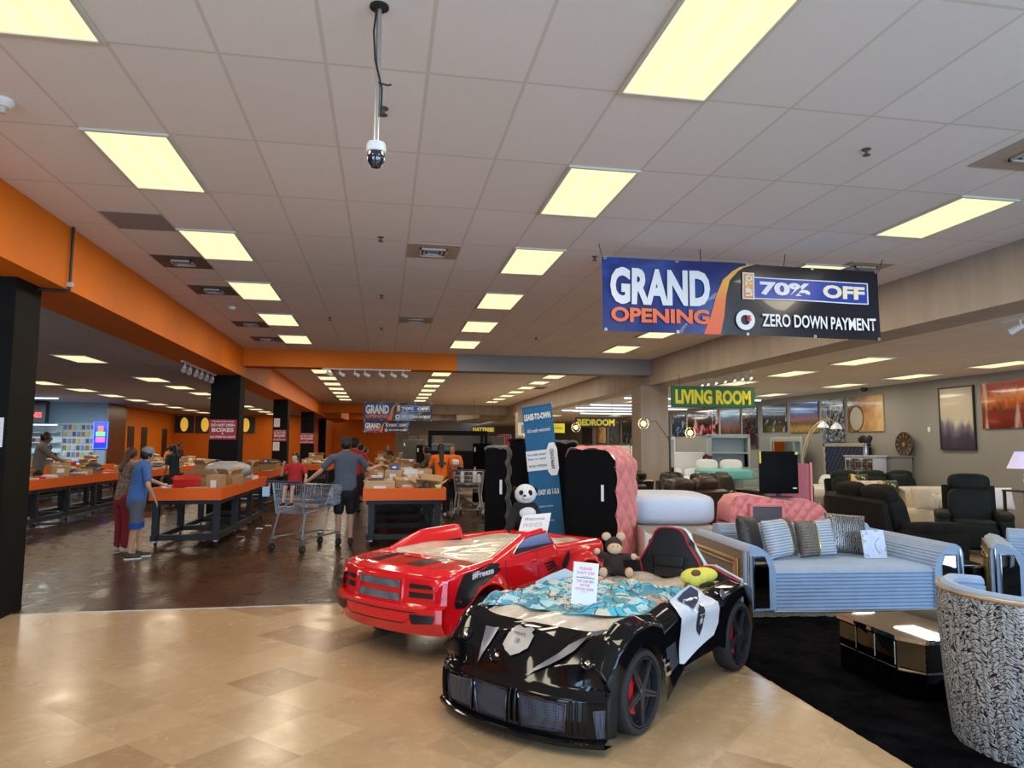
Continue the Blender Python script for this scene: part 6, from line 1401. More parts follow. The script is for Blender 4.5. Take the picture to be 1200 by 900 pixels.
# ------------------------------------------------------------------ phone counter niche
m_sh=mat('white shelf',(0.55,0.62,0.66),.5)
ct_=thing('counter','white glass-front counter of the phone shop','counter',(-13.4,27.6,0)); MB().box(-1.2,1.6,0,.6,0,.95,.01).build('body',m_sh,ct_); MB().box(-1.15,1.55,-.02,0,.35,.9).build('glass_front',mat('lit counter glass',(.3,.5,.55),.1,emit=(.35,.6,.65),estr=.55),ct_,smooth=0); MB().box(-1.22,1.62,-.03,.62,.95,.98,.005).build('counter_top',M_['white'],ct_,smooth=0)
rk=thing('display_rack','pegboard rack beside the neon sign','rack',(-12.1,30.95,0)); MB().box(-.75,.75,0,.03,1.0,2.5).build('board',m_sh,rk,smooth=0); MB().box(-.75,.75,-.15,0,.0,.9).build('base_cabinet',m_sh,rk,smooth=0)
pcol=[mat('packet %d'%i,c,.4) for i,c in enumerate(((.55,.55,.6),(.25,.2,.45),(.5,.5,.1),(.1,.1,.12),(.4,.15,.1)))]
pk0=None
for i in range(9):
    for j in range(5):
        if pk0 is None:
            pk0=MB().box(-.055,.055,-.03,0,-.18,0).build('packet',pcol[0],None,smooth=0); o=pk0
        else: o=pk0.copy(); COL.objects.link(o)
        if i>0 or j>0:
            me_=bpy.data.meshes.get('packet_%d'%((i*3+j)%5))
            if me_ is None: me_=pk0.data.copy(); me_.name='packet_%d'%((i*3+j)%5); me_.materials[0]=pcol[(i*3+j)%5]
            o.data=me_
        o.location=(-12.75+.165*i,30.948,2.42-.27*j); tag(o,'small hanging packet on the pegboard rack','packet','packets on the pegboard rack')
ns=thing('neon_sign','blue bordered lit sign with red, green and pink blocks beside the phone counter','sign',(-11.12,30.93,2.02)); 
MB().box(-.27,.27,0,.06,-.55,.55,.01).build('panel',mat('sign blue',(0.02,0.03,.3),.3,emit=(.02,.05,.55),estr=1.0),ns)
mb=MB(); mb.tube([(-.25,-.02,-.52),(-.25,-.02,.52),(.25,-.02,.52),(.25,-.02,-.52)],.018,8,True); mb.build('blue_tube',mat('blue tube',(.1,.2,1),.3,emit=(.15,.35,3),estr=1.2),ns)
for z0,z1,c in ((.16,.36,(1.8,.2,.1)),(-.04,.14,(.1,1.4,.3)),(-.28,-.08,(1.6,.1,1.3))): MB().box(-.17+(.07 if z0>0 else 0),.17-(.07 if z0>0 else 0),-.03,-.01,z0,z1,.01).build('lit_block',mat('lit block',(.5,.2,.2),.4,emit=c),ns)
mbd=thing('menu_board','black overhead board with red lit letters above the phone shelves','sign',(-13.45,29.6,2.87)); MB().box(-1.2,.85,0,.3,-.42,.42).build('board',M_['black'],mbd,smooth=0); text('PHONES',.75,.2,mat('red lit letters',(.8,.05,.05),.4,emit=(1.6,.12,.15)),mbd,T(.35,-.012,-.12)@RX90,bold=.03)
cse=thing('display_shelves','cool lit white shelves under the black board','shelves',(-13.55,30.55,0))
for z in (.9,1.3,1.7,2.1): MB().box(-1.0,1.0,-.05,.35,z,z+.03).build('shelf',m_sh,cse,smooth=0)
MB().box(-1.05,1.05,.35,.38,0,2.4).build('back_panel',m_sh,cse,smooth=0); MB().box(-1.0,1.0,-.05,-.02,2.38,2.43).build('lit_edge',m_cool,cse,smooth=0)
for i in range(6): tag(MB().box(-14.3+.25*i,-14.15+.25*i,30.55,30.75,1.73,1.88).build('boxed_shoe',pcol[i%5],None,smooth=0),'small boxed item on the cool lit shelf','box','boxed items on the phone shop shelf')
# menus on the far left wall
for i in range(4):
    x=-10.6+1.05*i; r=thing('menu_screen','%s amber picture screen on the far orange wall of the left hall'%('leftmost','second','third','rightmost')[i],'screen',(x,40.95,2.75)); MB().box(-.48,.48,0,.05,-.45,.45).build('frame',M_['black'],r,smooth=0); MB().lathe([(0,0),(.2,0)],16,M=T(0,-.005,0)@rot('X',90)@Matrix.Diagonal((1,1.9,1,1))).build('picture',mat('amber picture',(.5,.3,.05),.4,emit=(.7,.38,.04),estr=.8) if i==0 else bpy.data.materials['amber picture'],r)
# signs on pillars
def pillar_sign(label,x,y,z,w,h):
    r=thing('notice_sign',label,'sign',(x,y,z)); MB().box(-w/2,w/2,0,.01,-h/2,h/2).build('board',bpy.data.materials.get('sign red') or mat('sign red',(.42,.02,.03),.45),r,smooth=0)
    for s_,zz,ww,hh in (('THE BINS FAMILY STORE',.40,.8,.06),('DO NOT OPEN',.22,.85,.14),('BOXES',-.02,.8,.2),('&',-.2,.08,.08),('NO ITEMS IN CARTS',-.37,.9,.10)): text(s_,w*ww,h*hh,M_['paper'],r,T(0,-.004,h*zz)@RX90,bold=.04)
    return r
pillar_sign('red notice with white capitals on the second black pillar',-3.66,17.38,2.01,.60,.46)
pillar_sign('red notice with white capitals on the fourth black pillar',-3.66,35.68,2.0,.7,.5)
pillar_sign('small red notice with white capitals on the third black pillar',-3.61,26.18,2.0,.46,.4)
for i,(x,y,z,w,h) in enumerate(((-3.63,7.535,1.76,.13,.28),(-3.72,26.18,2.45,.2,.3),(-3.72,26.18,1.62,.22,.3))):
    r=thing('paper_notice',('white paper notice taped to the nearest black pillar','white paper notice high on the third black pillar','white paper notice low on the third black pillar')[i],'notice',(x,y,z)); MB().box(-w/2,w/2,0,.003,-h/2,h/2).build('sheet',M_['paper'],r,smooth=0)
    for k in range(5): MB().box(-w*.35,w*.35,-.002,0,h*(.3-.15*k),h*(.3-.15*k)+.006).build('text_line',bpy.data.materials['pink print'],r,smooth=0)
# ------------------------------------------------------------------ hanging grand opening banners
m_navy=mat('navy banner print',(0.01,0.03,0.20),.32,coat=.3); v=coords(m_navy); f=noise(m_navy,v,1.6,3,.5,1.0); setc(m_navy,ramp(m_navy,f,[(0.35,(.005,.012,.09)),(.55,(.007,.026,.20)),(.72,(.018,.085,.36))]))
m_nblk=mat('black banner print',(0.006,0.007,0.016),.28,coat=.4); m_bbl=mat('bright blue print',(.015,.05,.36),.4); m_wt=mat('white banner lettering',(.82,.82,.86),.5); m_cr=mat('cream banner lettering',(.85,.76,.58),.5)
m_org=mat('orange banner lettering',(.9,.30,.06),.5); v=coords(m_org); t,n,l,b=nt(m_org); sx=n.new('ShaderNodeSeparateXYZ'); l.new(v,sx.inputs[0]); setc(m_org,ramp(m_org,mathn(m_org,'MULTIPLY_ADD',sx.outputs[2],1.0),[(0.0,(.9,.45,.05)),(1,(.85,.16,.08))])); 
setc(m_org,ramp(m_org,mathn(m_org,'ADD',mathn(m_org,'MULTIPLY',sx.outputs[2],1.2),.5),[(0.0,(.85,.13,.06)),(.45,(.9,.22,.05)),(.75,(.92,.45,.06))]))
def grand(label,loc,rz,w,h,hang,wr=.02,lit=1.0):
    r=thing('hanging_banner',label,'banner',loc,rz)
    wv_=lambda x,z:wr*sin(x*2.2+z*1.5)+wr*.6*sin(5*x-3*z)
    split=lambda b:.385+.05*math.tanh((b-.55)*5) if False else lin([(0,.39),(.25,.405),(.55,.415),(.75,.43),(.92,.47),(1,.53)],b)
    def sheet(f0,f1,off,m,nm,nu=24,nv_=12):
        mb=MB(); mb.grid(lambda a,b:((f0(b)+(f1(b)-f0(b))*a-.5)*w, wv_((f0(b)+(f1(b)-f0(b))*a)*w,b)+off, (b-.5)*h),nu,nv_); return mb.build(nm,m,r,smooth=70)
    sheet(lambda b:0,lambda b:split(b)-.012,0,m_navy,'blue_panel'); sheet(lambda b:split(b)-.02,lambda b:1,.003,m_nblk,'black_panel',36)
    sheet(lambda b:split(b)-.035*(1.25-b)-.0,lambda b:split(b)+.012*(1-b)+.004,-.006,m_org,'orange_swoosh',6,16)
    def tx(s,cx,cz,ww,hh,m,bold=.04,M2=None,off=-.05):
        o=text(s,ww*w,hh*h,m,r,T((cx-.5)*w,0,(cz-.5)*h)@RX90@(M2 or Matrix.Identity(4)),bold=bold)
        for v_ in o.data.vertices: v_.co.y=wv_(v_.co.x+w/2,v_.co.z/h+.5)+off*.45
        return o
    tx('GRAND',.195,.615,.34,.50,m_wt,.045); tx('OPENING',.195,.225,.335,.20,m_org,.04)
    mb=MB(); mb.grid(lambda a,b:((.505+.455*a-.5)*w,wv_((.505+.455*a)*w,.51+.31*b)-.010,(.51+.31*b-.5)*h),12,4); mb.build('offer_frame',m_wt,r)
    mb=MB(); mb.grid(lambda a,b:((.51+.445*a-.5)*w,wv_((.51+.445*a)*w,.525+.28*b)-.014,(.525+.28*b-.5)*h),12,4); mb.build('offer_panel',m_bbl,r)
    mb=MB(); mb.grid(lambda a,b:((.482+.044*a-.5)*w,wv_((.482+.044*a)*w,.50+.37*b)-.016,(.50+.37*b-.5)*h),4,4); mb.build('offer_tab_border',m_wt,r)
    mb=MB(); mb.grid(lambda a,b:((.486+.036*a-.5)*w,wv_((.486+.036*a)*w,.515+.34*b)-.019,(.515+.34*b-.5)*h),4,4); mb.build('offer_tab',m_org,r)
    tx('UP TO',.504,.685,.11*h/w*2.6,.026*w/h*1.0,m_wt,.04,Matrix.Rotation(pi/2,4,'Z'),-.06) 
    tx('70%',.638,.665,.185,.19,m_wt,.045); tx('OFF',.862,.665,.165,.19,m_cr,.045)
    tx('ZERO DOWN PAYMENT',.765,.215,.43,.18,m_wt,.018)
    ring=MB(); R_=lambda t,q:(( .492-.5)*w+q*.034*w*cos(t),-.02+wv_(.49*w,.2),(.21-.5)*h+q*.14*h*sin(t))
    ring.grid(lambda a,b:R_(2*pi*a,.5+.5*b),28,2,cu=True); ring.build('zero_ring',m_wt,r); tx('$',.505,.23,.016,.10,mat('red dollar',(.7,.06,.05),.5),.03)
    for i in range(5):
        for z in (-.485,.485): MB().lathe([(0.008,0),(.018,0),(.018,.004),(.008,.004)],10,M=T((-.49+.245*i)*w,-.012+wv_((.01+.245*i)*w,.5+z),z*h)@rot('X',90)).build('grommet',M_['steel'],r)
    for x in (-.5,-.16,.14,.5): MB().tube([(x*w,0,.485*h),(x*w*1.03+.02,.02,.485*h+hang)],.005,5).build('hanging_cord',M_['ink'],r)
    return r
grand('large blue and black grand opening banner hanging near the ceiling over the silver sofa',(4.08,7.5,3.355),0,3.45,.835,.16)
grand('distant grand opening banner hanging on the second cross beam',(.47,25,2.84),0,2.33,.62,1.1,.01)
grand('farther, lower grand opening banner behind the distant one',(.10,31,2.46),0,1.90,.44,1.4,.01)
def plain_sign(label,s_,loc,rz,w,h,mbg,mtx,hang=.3,border=None):
    r=thing('hanging_sign',label,'sign',loc,rz); MB().box(-w/2,w/2,0,.02,-h/2,h/2).build('board',mbg,r,smooth=0)
    if border: MB().box(-w/2+.02,w/2-.02,-.004,0,-h/2+.02,h/2-.02).build('inner_panel',border,r,smooth=0)
    if s_: text(s_,w*.9,h*.68,mtx,r,T(0,-.008,0)@RX90,bold=.05)
    else: MB().box(-w*.4,w*.4,-.006,0,-h*.12,h*.12).build('printed_band',mtx,r,smooth=0)
    for x in (-.4,.4): MB().tube([(x*w,0.01,h/2),(x*w,.01,h/2+hang)],.006,5).build('hanging_cord',M_['ink'],r)
    return r
plain_sign('green hanging sign with yellow LIVING ROOM capitals','LIVING ROOM',(7.3,15,2.79),0,2.02,.48,mat('dark green print',(.01,.06,.035),.4),M_['yellow'],.25,mat('green print',(.01,.13,.035),.4))
plain_sign('navy hanging sign with yellow BEDROOM capitals','BEDROOM',(7.58,25,2.55),0,1.56,.36,mat('dark navy print',(.01,.01,.06),.4),M_['yellow'],.59)
plain_sign('distant navy hanging sign with yellow capitals left of the small framed sign','MATTRESS',(4.55,33,2.44),0,1.1,.28,bpy.data.materials['dark navy print'],M_['yellow'],1.35)
plain_sign('distant bright yellow sign right of the far taupe column','',(7.6,31.5,2.50),0,.95,.42,M_['yellow'],mat('gold print',(.6,.4,.02),.5),.61)
r=thing('framed_notice','small framed notice on the far taupe column','sign',(6.55,32.97,2.48)); MB().box(-.36,.36,0,.02,-.3,.3).build('board',M_['paper'],r,smooth=0); MB().box(-.2,.2,-.006,0,-.2,.2).build('picture',M_['grey'],r,smooth=0)
# ------------------------------------------------------------------ pictures on the right wall
def art(name, stops, fac): 
    m=mat(name,(.2,.2,.2),.12,coat=.6); t,n,l,b=nt(m); v=coords(m); sx=n.new('ShaderNodeSeparateXYZ'); l.new(v,sx.inputs[0]); setc(m,ramp(m,fac(m,v,sx.outputs[0],sx.outputs[2]),stops)); return m
def picture(y0,y1,z0,z1,label,m,frame=None,x=13.09):
    r=thing('wall_picture',label,'picture',(x,(y0+y1)/2,(z0+z1)/2),RAD(-90)); w=(y1-y0)/2; h=(z1-z0)/2
    MB().box(-w,w,-.03,0,-h,h).build('canvas',m,r,smooth=0)
    if frame:
        mb=MB(); 
        for q in ((-w-.03,-w,-h-.03,h+.03),(w,w+.03,-h-.03,h+.03),(-w,w,-h-.03,-h),(-w,w,h,h+.03)): mb.box(q[0],q[1],-.045,0,q[2],q[3])
        mb.build('frame',frame,r,smooth=0)
    return r
mul=lambda m,a,k: mathn(m,'MULTIPLY',a,k)
add=lambda m,a,k: mathn(m,'ADD',a,k)
a_aut=art('autumn park print',[(0.0,(.10,.01,.005)),(.28,(.22,.02,.008)),(.40,(.12,.03,.02)),(.5,(.45,.10,.02)),(.62,(.60,.20,.05)),(.72,(.30,.03,.02)),(.85,(.42,.05,.03)),(1,(.16,.03,.02))],lambda m,v,x,z: add(m,mul(m,z,.75),add(m,mul(m,noise(m,v,3.5,5,.7,1),.55),.20)))
t,n,l,b=nt(a_aut); c0=b.inputs['Base Color'].links[0].from_socket; v=coords(a_aut,(1,1,.12)); setc(a_aut,mixc(a_aut,ramp(a_aut,noise(a_aut,v,3.0,2),[(.56,(0,0,0)),(.66,(.9,.9,.9))]),c0,(.62,.50,.42)))
a_mtn=art('misty mountain painting',[(0,(.035,.03,.05)),(.3,(.06,.055,.09)),(.42,(.16,.15,.20)),(.5,(.48,.44,.34)),(.8,(.50,.46,.36)),(1,(.42,.38,.30))],lambda m,v,x,z: add(m,mul(m,z,.55),add(m,mul(m,noise(m,coords(m,(1,1,.15)),3.2,3),.6),.22)))
a_clk=art('sepia clock print',[(0,(.05,.02,.008)),(.35,(.22,.10,.04)),(.55,(.45,.25,.11)),(.75,(.62,.42,.22)),(1,(.65,.5,.3))],lambda m,v,x,z: add(m,mul(m,x,.30),add(m,noise(m,v,1.6,4),.02)))
a_tig=art('black and white animal pattern print',[(.3,(.01,.012,.018)),(.48,(.03,.04,.06)),(.56,(.35,.42,.5)),(.7,(.5,.58,.65))],lambda m,v,x,z: noise(m,coords(m,(1,1,.7)),6,5,.7,2.5))
a_cty=art('blue night city print',[(0,(.10,.10,.03)),(.18,(.4,.25,.08)),(.3,(.08,.08,.06)),(.42,(.28,.12,.12)),(.55,(.03,.10,.30)),(.8,(.02,.07,.30)),(1,(.03,.05,.2))],lambda m,v,x,z: add(m,mul(m,z,.8),add(m,mul(m,noise(m,v,9,5,.8),.35),.28)))
a_hnd=art('dark print with a pale swirl',[(0,(.006,.006,.007)),(.60,(.012,.012,.014)),(.68,(.4,.45,.5)),(.75,(.1,.1,.12))],lambda m,v,x,z: noise(m,v,1.9,3,.5,1.2))
a_flo=art('black floral print',[(0,(.008,.008,.01)),(.55,(.015,.012,.018)),(.62,(.22,.22,.26)),(.70,(.06,.03,.08))],lambda m,v,x,z: noise(m,v,7,4,.6,1.5))
a_cst=art('blue coast print',[(0,(.02,.015,.02)),(.35,(.16,.08,.06)),(.5,(.10,.12,.18)),(.7,(.12,.26,.38)),(1,(.16,.34,.5))],lambda m,v,x,z: add(m,mul(m,z,.7),add(m,mul(m,noise(m,v,2.5,4),.5),.22)))
a_red=art('black print with red and white shapes',[(0,(.01,.01,.01)),(.5,(.015,.013,.013)),(.56,(.4,.02,.02)),(.62,(.5,.5,.52)),(.68,(.02,.02,.02))],lambda m,v,x,z: noise(m,v,1.4,3,.5,.8))
a_hds=art('dark print with blue and orange masks',[(0,(.008,.012,.025)),(.55,(.015,.03,.06)),(.62,(.1,.35,.5)),(.7,(.5,.22,.08))],lambda m,v,x,z: noise(m,v,3.2,2,.5,.4))
picture(11.9,13.73,2.10,3.10,'large red and orange autumn park canvas at the right edge of the wall',a_aut)
picture(13.97,14.94,1.66,3.07,'tall black framed misty mountain painting left of the autumn canvas',a_mtn,M_['black'])
pc_=picture(16.92,18.40,2.12,3.10,'sepia picture of a pocket watch, nearest the round wall clock',a_clk)
MB().lathe([(0,0),(.27,0),(.30,-.004)],26,M=T(-.36,-.034,-.12)@rot('X',90)@Matrix.Diagonal((1,1.15,1,1))).build('watch_face',mat('pale watch face',(.42,.40,.33),.4),pc_); MB().tube([(-.36+.30*cos(2*pi*k/26),-.036,-.12+.345*sin(2*pi*k/26)) for k in range(26)],.014,6,True).build('watch_rim',mat('dark bronze',(.08,.04,.02),.4),pc_)
picture(18.60,19.64,1.84,3.10,'tall black and white animal face picture left of the pocket watch picture',a_tig)
picture(19.82,21.35,2.14,3.09,'blue night city picture in the row on the right wall',a_cty)
picture(21.58,23.08,2.20,3.12,'dark picture with a pale swirl left of the blue city picture',a_hnd)
picture(23.48,24.50,1.62,3.10,'tall black floral picture in the row on the right wall',a_flo)
picture(24.70,26.25,2.19,3.10,'blue coast picture under the end of the green sign',a_cst)
picture(26.50,29.35,2.18,3.18,'wide black picture with red and white shapes',a_red)
picture(29.62,31.10,2.15,3.10,'dark picture with blue and orange masks',a_hds)
picture(31.5,32.6,2.1,3.1,'dark narrow picture right of the taupe column',a_flo)
for i,(y0,y1) in enumerate(((36.5,38),(38.6,40.4),(41,43),(44,46.2))): picture(y0,y1,1.9,3.1,'%s small distant picture on the right wall past the column'%ORD[i],[a_hnd,a_tig,a_clk,a_flo][i],M_['black'])
r=thing('light_switch','white light switch on the wall left of the mountain painting','switch',(13.09,15.35,2.12),RAD(-90)); MB().box(-.04,.04,-.01,0,-.065,.065,.003).build('plate',M_['white'],r); MB().box(-.012,.012,-.018,-.008,-.03,.03).build('rocker',M_['white'],r)
wc_=thing('wall_clock','round dark wall clock with gold numerals leaning on the grey wardrobe','clock',(12.98,16.05,1.76),RAD(-90))
MB().lathe([(0,0),(.30,0),(.32,.03),(.30,.05),(.24,.03),(0,.03)],30,M=rot('X',90)).build('dial',vmat('dark bronze dial',(.035,.022,.016),.3,9,.5),wc_)
mb=MB()
for k in range(12): mb.M=T(.22*cos(pi*k/6),-.04,.22*sin(pi*k/6))@rot('Y',-30*k); mb.box(-.05,.05,-.006,.006,-.012,.012)
mb.M=Matrix.Identity(4); tag(mb.build('numeral_ring',M_['gold'],wc_,smooth=0),kind='stuff'); MB().cyl((0,-.03,0),(0,-.05,0),.06,n=14).build('hub',M_['gold'],wc_)
# ------------------------------------------------------------------ bedroom furniture along the right wall
m_champ=vmat('champagne painted wood',(.34,.32,.27),.08,4,.35); m_navy2=velvet('navy velvet',(.005,.012,.05),.6,.0); m_mint=vmat('pale mint painted wood',(.36,.42,.40),.06,3,.4); m_dgw=vmat('grey wardrobe paint',(.20,.19,.17),.06,3,.5); m_silv=vmat('silver painted wood',(.5,.52,.56),.05,4,.25)
def bed(label,loc,rz,w,hh,mh,mb_,pill=True,tufted=True,L=2.0,top=.55):
    r=thing('bed',label,'bed',loc,rz); 
    if tufted:
        q=MB(); q.grid(tuft(lambda a,b:((a-.5)*(w-.16),-.06,.5+(hh-.60)*b),0,0,10,5,.03,lambda a,b:(0,-1,0)),70,36); q.build('tufted_panel',mh,r,smooth=70)
        q=MB(); q.box(-w/2,w/2,-.04,.06,.1,hh-.09,.01); q.box(-w/2,-w/2+.09,-.09,.06,.0,hh,.01); q.box(w/2-.09,w/2,-.09,.06,0,hh,.01); q.box(-w/2,w/2,-.09,.06,hh-.10,hh,.01); q.build('headboard_frame',mb_,r)
    else: MB().box(-w/2,w/2,-.05,.04,.0,hh,.03,3).build('headboard',mh,r)
    MB().box(-w/2+.04,w/2-.04,-L,-.08,.12,.36,.02).build('bed_base',mb_,r); puff(MB(),(0,-L/2-.04,top-.08),(w-.06,L-.05,.30),e=7).build('mattress',M_['white'] if not isinstance(pill,tuple) else mat('bedding',pill,.8),r,smooth=60)
    if pill:
        for x in (-w*.23,w*.23): puff(MB(),(x,-.28,top+.17),(w*.42,.20,.36),M=rot('X',-24),e=3.2).build('bed_pillow',M_['white'],r,smooth=60)
    return r
def chest(label,loc,rz,w,d,h,rows,cols,m,mf,name='chest_of_drawers',legs=True,cat='drawers'):
    r=thing(name,label,cat,loc,rz); z0=.12 if legs else 0
    MB().box(-w/2,w/2,0,d,z0,h-.03,.01).build('body',m,r); MB().box(-w/2-.03,w/2+.03,-.03,d+.01,h-.03,h+.01,.01).build('top',m,r)
    for i in range(cols):
        for j in range(rows):
            x0=-w/2+.03+(w-.06)*i/cols; zz=z0+.03+(h-.09-z0)*j/rows; a=MB().box(x0+.01,x0+(w-.06)/cols-.01,-.02,0,zz+.01,zz+(h-.09-z0)/rows-.01,.005).build('drawer',mf,r)
            MB().cyl((x0+(w-.06)/cols/2,-.04,zz+(h-.09-z0)/rows/2),(x0+(w-.06)/cols/2,-.02,zz+(h-.09-z0)/rows/2),.015,n=8).build('knob',M_['chrome'],a)
    if legs:
        for x in (-w/2+.04,w/2-.04):
            for y in (.04,d-.04): MB().box(x-.03,x+.03,y-.03,y+.03,0,z0).build('leg',m,r,smooth=0)
    return r
# local -y faces the room; rz=-90 turns the front towards -x
bed('navy tufted bed with a champagne frame and white pillows under the pocket watch picture',(12.95,18.35,0),RAD(-90),1.95,1.80,m_navy2,m_champ)
chest('silver chest with mirrored drawers before the navy bed',(11.85,16.3,0),RAD(-75),.85,.45,1.47,4,2,m_silv,mat('mirrored drawer',(.35,.36,.38),.08,.9))
wr_=thing('wardrobe','plain grey wardrobe side between the silver chest and the round clock','wardrobe',(12.74,16.35,0),RAD(-90)); MB().box(-.55,.45,-.3,.3,.05,1.44,.01).build('body',m_dgw,wr_); MB().box(-.58,.48,-.33,.32,1.44,1.48,.01).build('top',m_dgw,wr_); MB().box(-.53,-.06,-.32,-.3,.1,1.4,.004).build('door',m_dgw,wr_); MB().box(-.04,.43,-.32,-.3,.1,1.4,.004).build('door',m_dgw,wr_)
vs=thing('vase','slim silver vase with dark hydrangeas on the silver chest','vase',(12.15,16.45,1.48)); MB().lathe([(0,0),(.05,0),(.07,.1),(.045,.26),(.06,.30),(0,.30)],16).build('vessel',M_['steel'],vs)
mb=MB(); 
for k in range(9): mb.ell((.10*cos(k*.7),.10*sin(k*.7),.38+.03*(k%3)),.075,8,6)
mb.build('flowers',mat('dark petals',(.02,.015,.02),.8),vs)
r=chest('champagne dresser with mirrored drawers under the picture row',(12.5,21.2,0),RAD(-90),1.9,.5,1.0,3,3,m_champ,mat('pale drawer front',(.42,.42,.38),.25,.3))
mr=thing('dresser_mirror','champagne framed mirror standing on the dresser','mirror',(12.75,21.1,1.01),RAD(-90)); mb=MB()
for q in ((-.95,-.82,0,1.0),(.82,.95,0,1.0),(-.82,.82,.85,1.0),(-.82,.82,0,.08)): mb.box(q[0],q[1],-.03,.03,q[2],q[3],.01)
mb.build('frame',m_champ,mr); MB().box(-.82,.82,-.01,.01,.08,.85).build('mirror_glass',M_['mirror'],mr,smooth=0)
h_=chest('pale mint dresser below the hutch with glass doors',(11.3,22.0,0),RAD(-10),1.9,.5,.95,3,3,m_mint,m_mint)
ht=thing('hutch','pale mint hutch with glass panes on the mint dresser','cabinet',(11.3,22.08,.96),RAD(-10)); mb=MB()
for q in ((-.68,-.60,0,1.12),(.60,.68,0,1.12),(-.68,.68,1.02,1.14),(-.60,.60,0,.06),(-.60,.60,.50,.55)): mb.box(q[0],q[1],0,.4,q[2],q[3],.006)
mb.build('frame',m_mint,ht); MB().box(-.60,.60,.38,.40,.06,1.02).build('back_panel',mat('cool pale panel',(.32,.38,.42),.4),ht,smooth=0); MB().box(-.60,.60,.05,.37,.50,.51).build('shelf',m_mint,ht,smooth=0)
bed('white bed with stacked pillows seen right of the taupe column',(11.0,25.2,0),RAD(-20),1.6,1.48,M_['white'],M_['white'],True,False)
bed('aqua covered bed in front of the mint dresser',(10.3,21.0,0),RAD(-15),1.6,.72,m_mint,m_mint,(.16,.50,.50),False,1.7,.95)
vs=thing('vase','small vase of dark red roses beside the white bed','vase',(10.4,21.9,1.0)); MB().lathe([(0,0),(.05,0),(.08,.12),(.05,.2),(0,.2)],14).build('vessel',M_['glass'],vs); mb=MB()
for k in range(8): mb.ell((.10*cos(k*.8),.10*sin(k*.8),.30+.05*(k%3)),.06,8,6)
mb.build('flowers',mat('dark red petals',(.12,.01,.02),.7),vs)
st2=thing('pedestal','pale stand under the rose vase','stand',(10.4,21.9,0)); MB().box(-.2,.2,-.2,.2,0,.97,.01).build('body',m_mint,st2); MB().box(-.23,.23,-.23,.23,.97,1.0,.01).build('top',m_mint,st2)
fm=thing('floor_mirror','tall floor mirror with round bulbs along its edge right of the taupe column','mirror',(7.72,18.9,0),RAD(-8)); MB().box(-.15,.30,0,.06,0,1.95,.01).build('frame',M_['white'],fm); MB().box(-.10,.25,-.008,0,.1,1.88).build('mirror_glass',M_['mirror'],fm,smooth=0)
for k in range(5): MB().ell((-.12,-.02,.5+.32*k),.035,10,8).build('bulb',mat('mirror bulb',(1,1,1),.4,emit=(2,2,2)) if k==0 else bpy.data.materials['mirror bulb'],fm)
for i,(x,y,w,h,m,lb) in enumerate(((9.9,30,1.0,1.72,m_crm,'cream headboard seen left of the taupe column'),(10.9,29,.7,1.70,m_crm,'second cream headboard beside the taupe column'),(8.0,27.9,1.4,1.35,m_champ,'low champagne headboard beyond the pink headboard'))):
    bed(lb,(x,y,0),RAD(-25),w+.4,h,m,m,True,False,1.6)
for i,(x,y,rz,w,d,h,m,lb) in enumerate(((8.4,26.5,-20,1.6,.5,.95,m_silv,'silver dresser beyond the pink headboard'),(6.9,24.0,0,1.2,.5,1.25,m_dgw,'tall grey chest beyond the black headboards'),(5.6,23.0,-10,1.1,.5,1.55,m_silv,'tall pale chest behind the blue banner'),(9.4,34,-10,1.8,.5,1.3,m_silv,'distant silver dresser on the right'))):
    chest(lb,(x,y,0),RAD(rz),w,d,h,4,2,m,m)
for i,(x,y,z) in enumerate(((8.1,26.6,.97),(8.7,26.6,.97),(6.9,24.1,1.27))): 
    r=thing('table_lamp','%s small pale lamp on the far dressers'%('left','right','tall')[i],'lamp',(x,y,z)); MB().lathe([(0,0),(.06,0),(.02,.04),(.03,.15),(.01,.22),(0,.22)],12).build('base',M_['chrome'],r); MB().lathe([(.15,.2),(.10,.38)],16).build('lamp_shade',mat('pale blue lit shade',(.7,.8,.9),.6,emit=(.5,.7,.9),estr=.8) if i==0 else bpy.data.materials['pale blue lit shade'],r)
# wall panels displayed on the far right back area
for i,(x,w,z0,z1) in enumerate(((3.2,.8,.3,2.6),(4.3,.7,.3,2.7),(2.3,.7,.3,2.5))):
    tag(MB().box(x-w/2,x+w/2,57.9,57.99,z0,z1).build('tall_panel',vmat('tan panel %d'%i,(.42,.34,.24),.1,2,.6),smooth=0),'%s tall tan panel against the far grey wall'%('middle','right','left')[i],'panel')
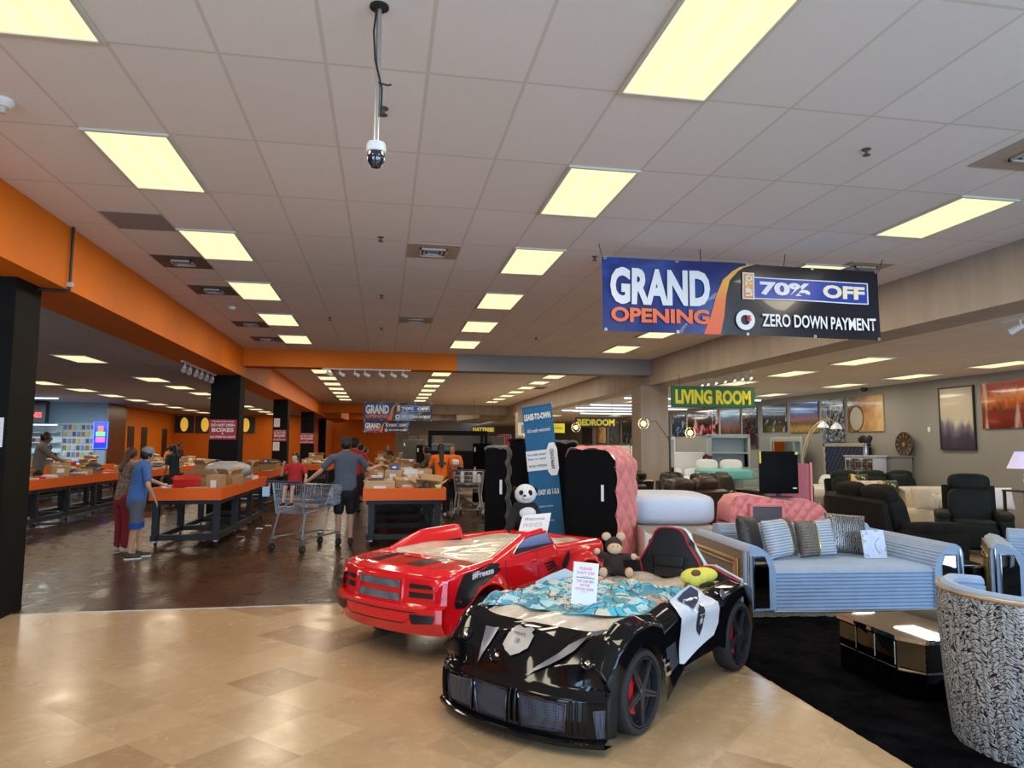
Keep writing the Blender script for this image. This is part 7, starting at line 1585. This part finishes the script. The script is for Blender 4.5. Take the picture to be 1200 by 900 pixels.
# canopy bed, dark headboards and mattresses in the middle distance
m_bkw=vmat('black lacquered wood',(.005,.005,.005),.3,5,.6,spec=.15)
cb=thing('canopy_bed','tall black four-poster canopy frame behind the orange shirts','bed',(2.35,23.0,0),RAD(-4)); 
for x in (-.9,.9):
    for y in (0,1.9): MB().box(x-.05,x+.05,y-.05,y+.05,0,2.15,.008).build('post',m_bkw,cb)
mb=MB(); mb.box(-.95,.95,-.07,.07,2.0,2.15).box(-.95,.95,1.83,1.97,2.05,2.15).box(-.95,-.85,0,1.9,2.08,2.15).box(.85,.95,0,1.9,2.08,2.15); mb.build('canopy_rail',m_bkw,cb,smooth=0)
MB().box(-.9,.9,1.86,1.94,.3,1.5,.01).build('headboard',m_bkw,cb); MB().box(-.85,.85,.05,1.85,.3,.55,.04).build('mattress',m_dkg,cb)
for i,(x,y,rz,w,h,m,lb) in enumerate(((1.55,26.5,-8,.75,1.7,m_bkw,'black headboard left of the canopy bed'),(2.9,21.3,-12,.55,1.75,m_blkf,'black headboard inside the canopy bed opening'),(3.75,24.5,-15,.75,2.0,m_dkg,'brown black headboard right of the canopy bed'),(1.2,29,-5,.9,1.9,m_dkg,'dark headboard at the end of the middle aisle'),(3.3,19,-15,.8,1.5,m_dkg,'dark headboard beyond the grey tufted one'))):
    r=thing('headboard',lb,'headboard',(x,y,0),RAD(rz)); MB().box(-w/2,w/2,0,.12,0,h,.02).build('panel',m,r); MB().box(-w/2+.04,-w/2+.09,-.003,0,h-.25,h-.12).build('tag',M_['paper'],r,smooth=0)
r=thing('headboard','dark red velvet headboard beyond the canopy bed','headboard',(4.45,26.5,0),RAD(-15)); MB().box(-.25,.25,0,.2,0,2.1,.03).build('panel',velvet('crimson velvet',(.22,.008,.02),.5,.3),r); MB().box(-.24,.24,-.04,0,.2,2.0,.03).build('padded_front',velvet('crimson velvet face',(.25,.01,.025),.5,.3),r)
mm=thing('mattress','upright mattress with a silver edge leaning inside the canopy bed','mattress',(2.05,25.4,0),RAD(-10)); MB().box(-.4,.4,0,.25,0,1.75,.06,3).build('pad',vmat('blue grey ticking',(.12,.16,.22),.1,3,.6),mm); MB().box(.36,.42,-.01,.26,.05,1.7,.02).build('side_band',M_['grey'],mm)
# round silver button on the grey headboard
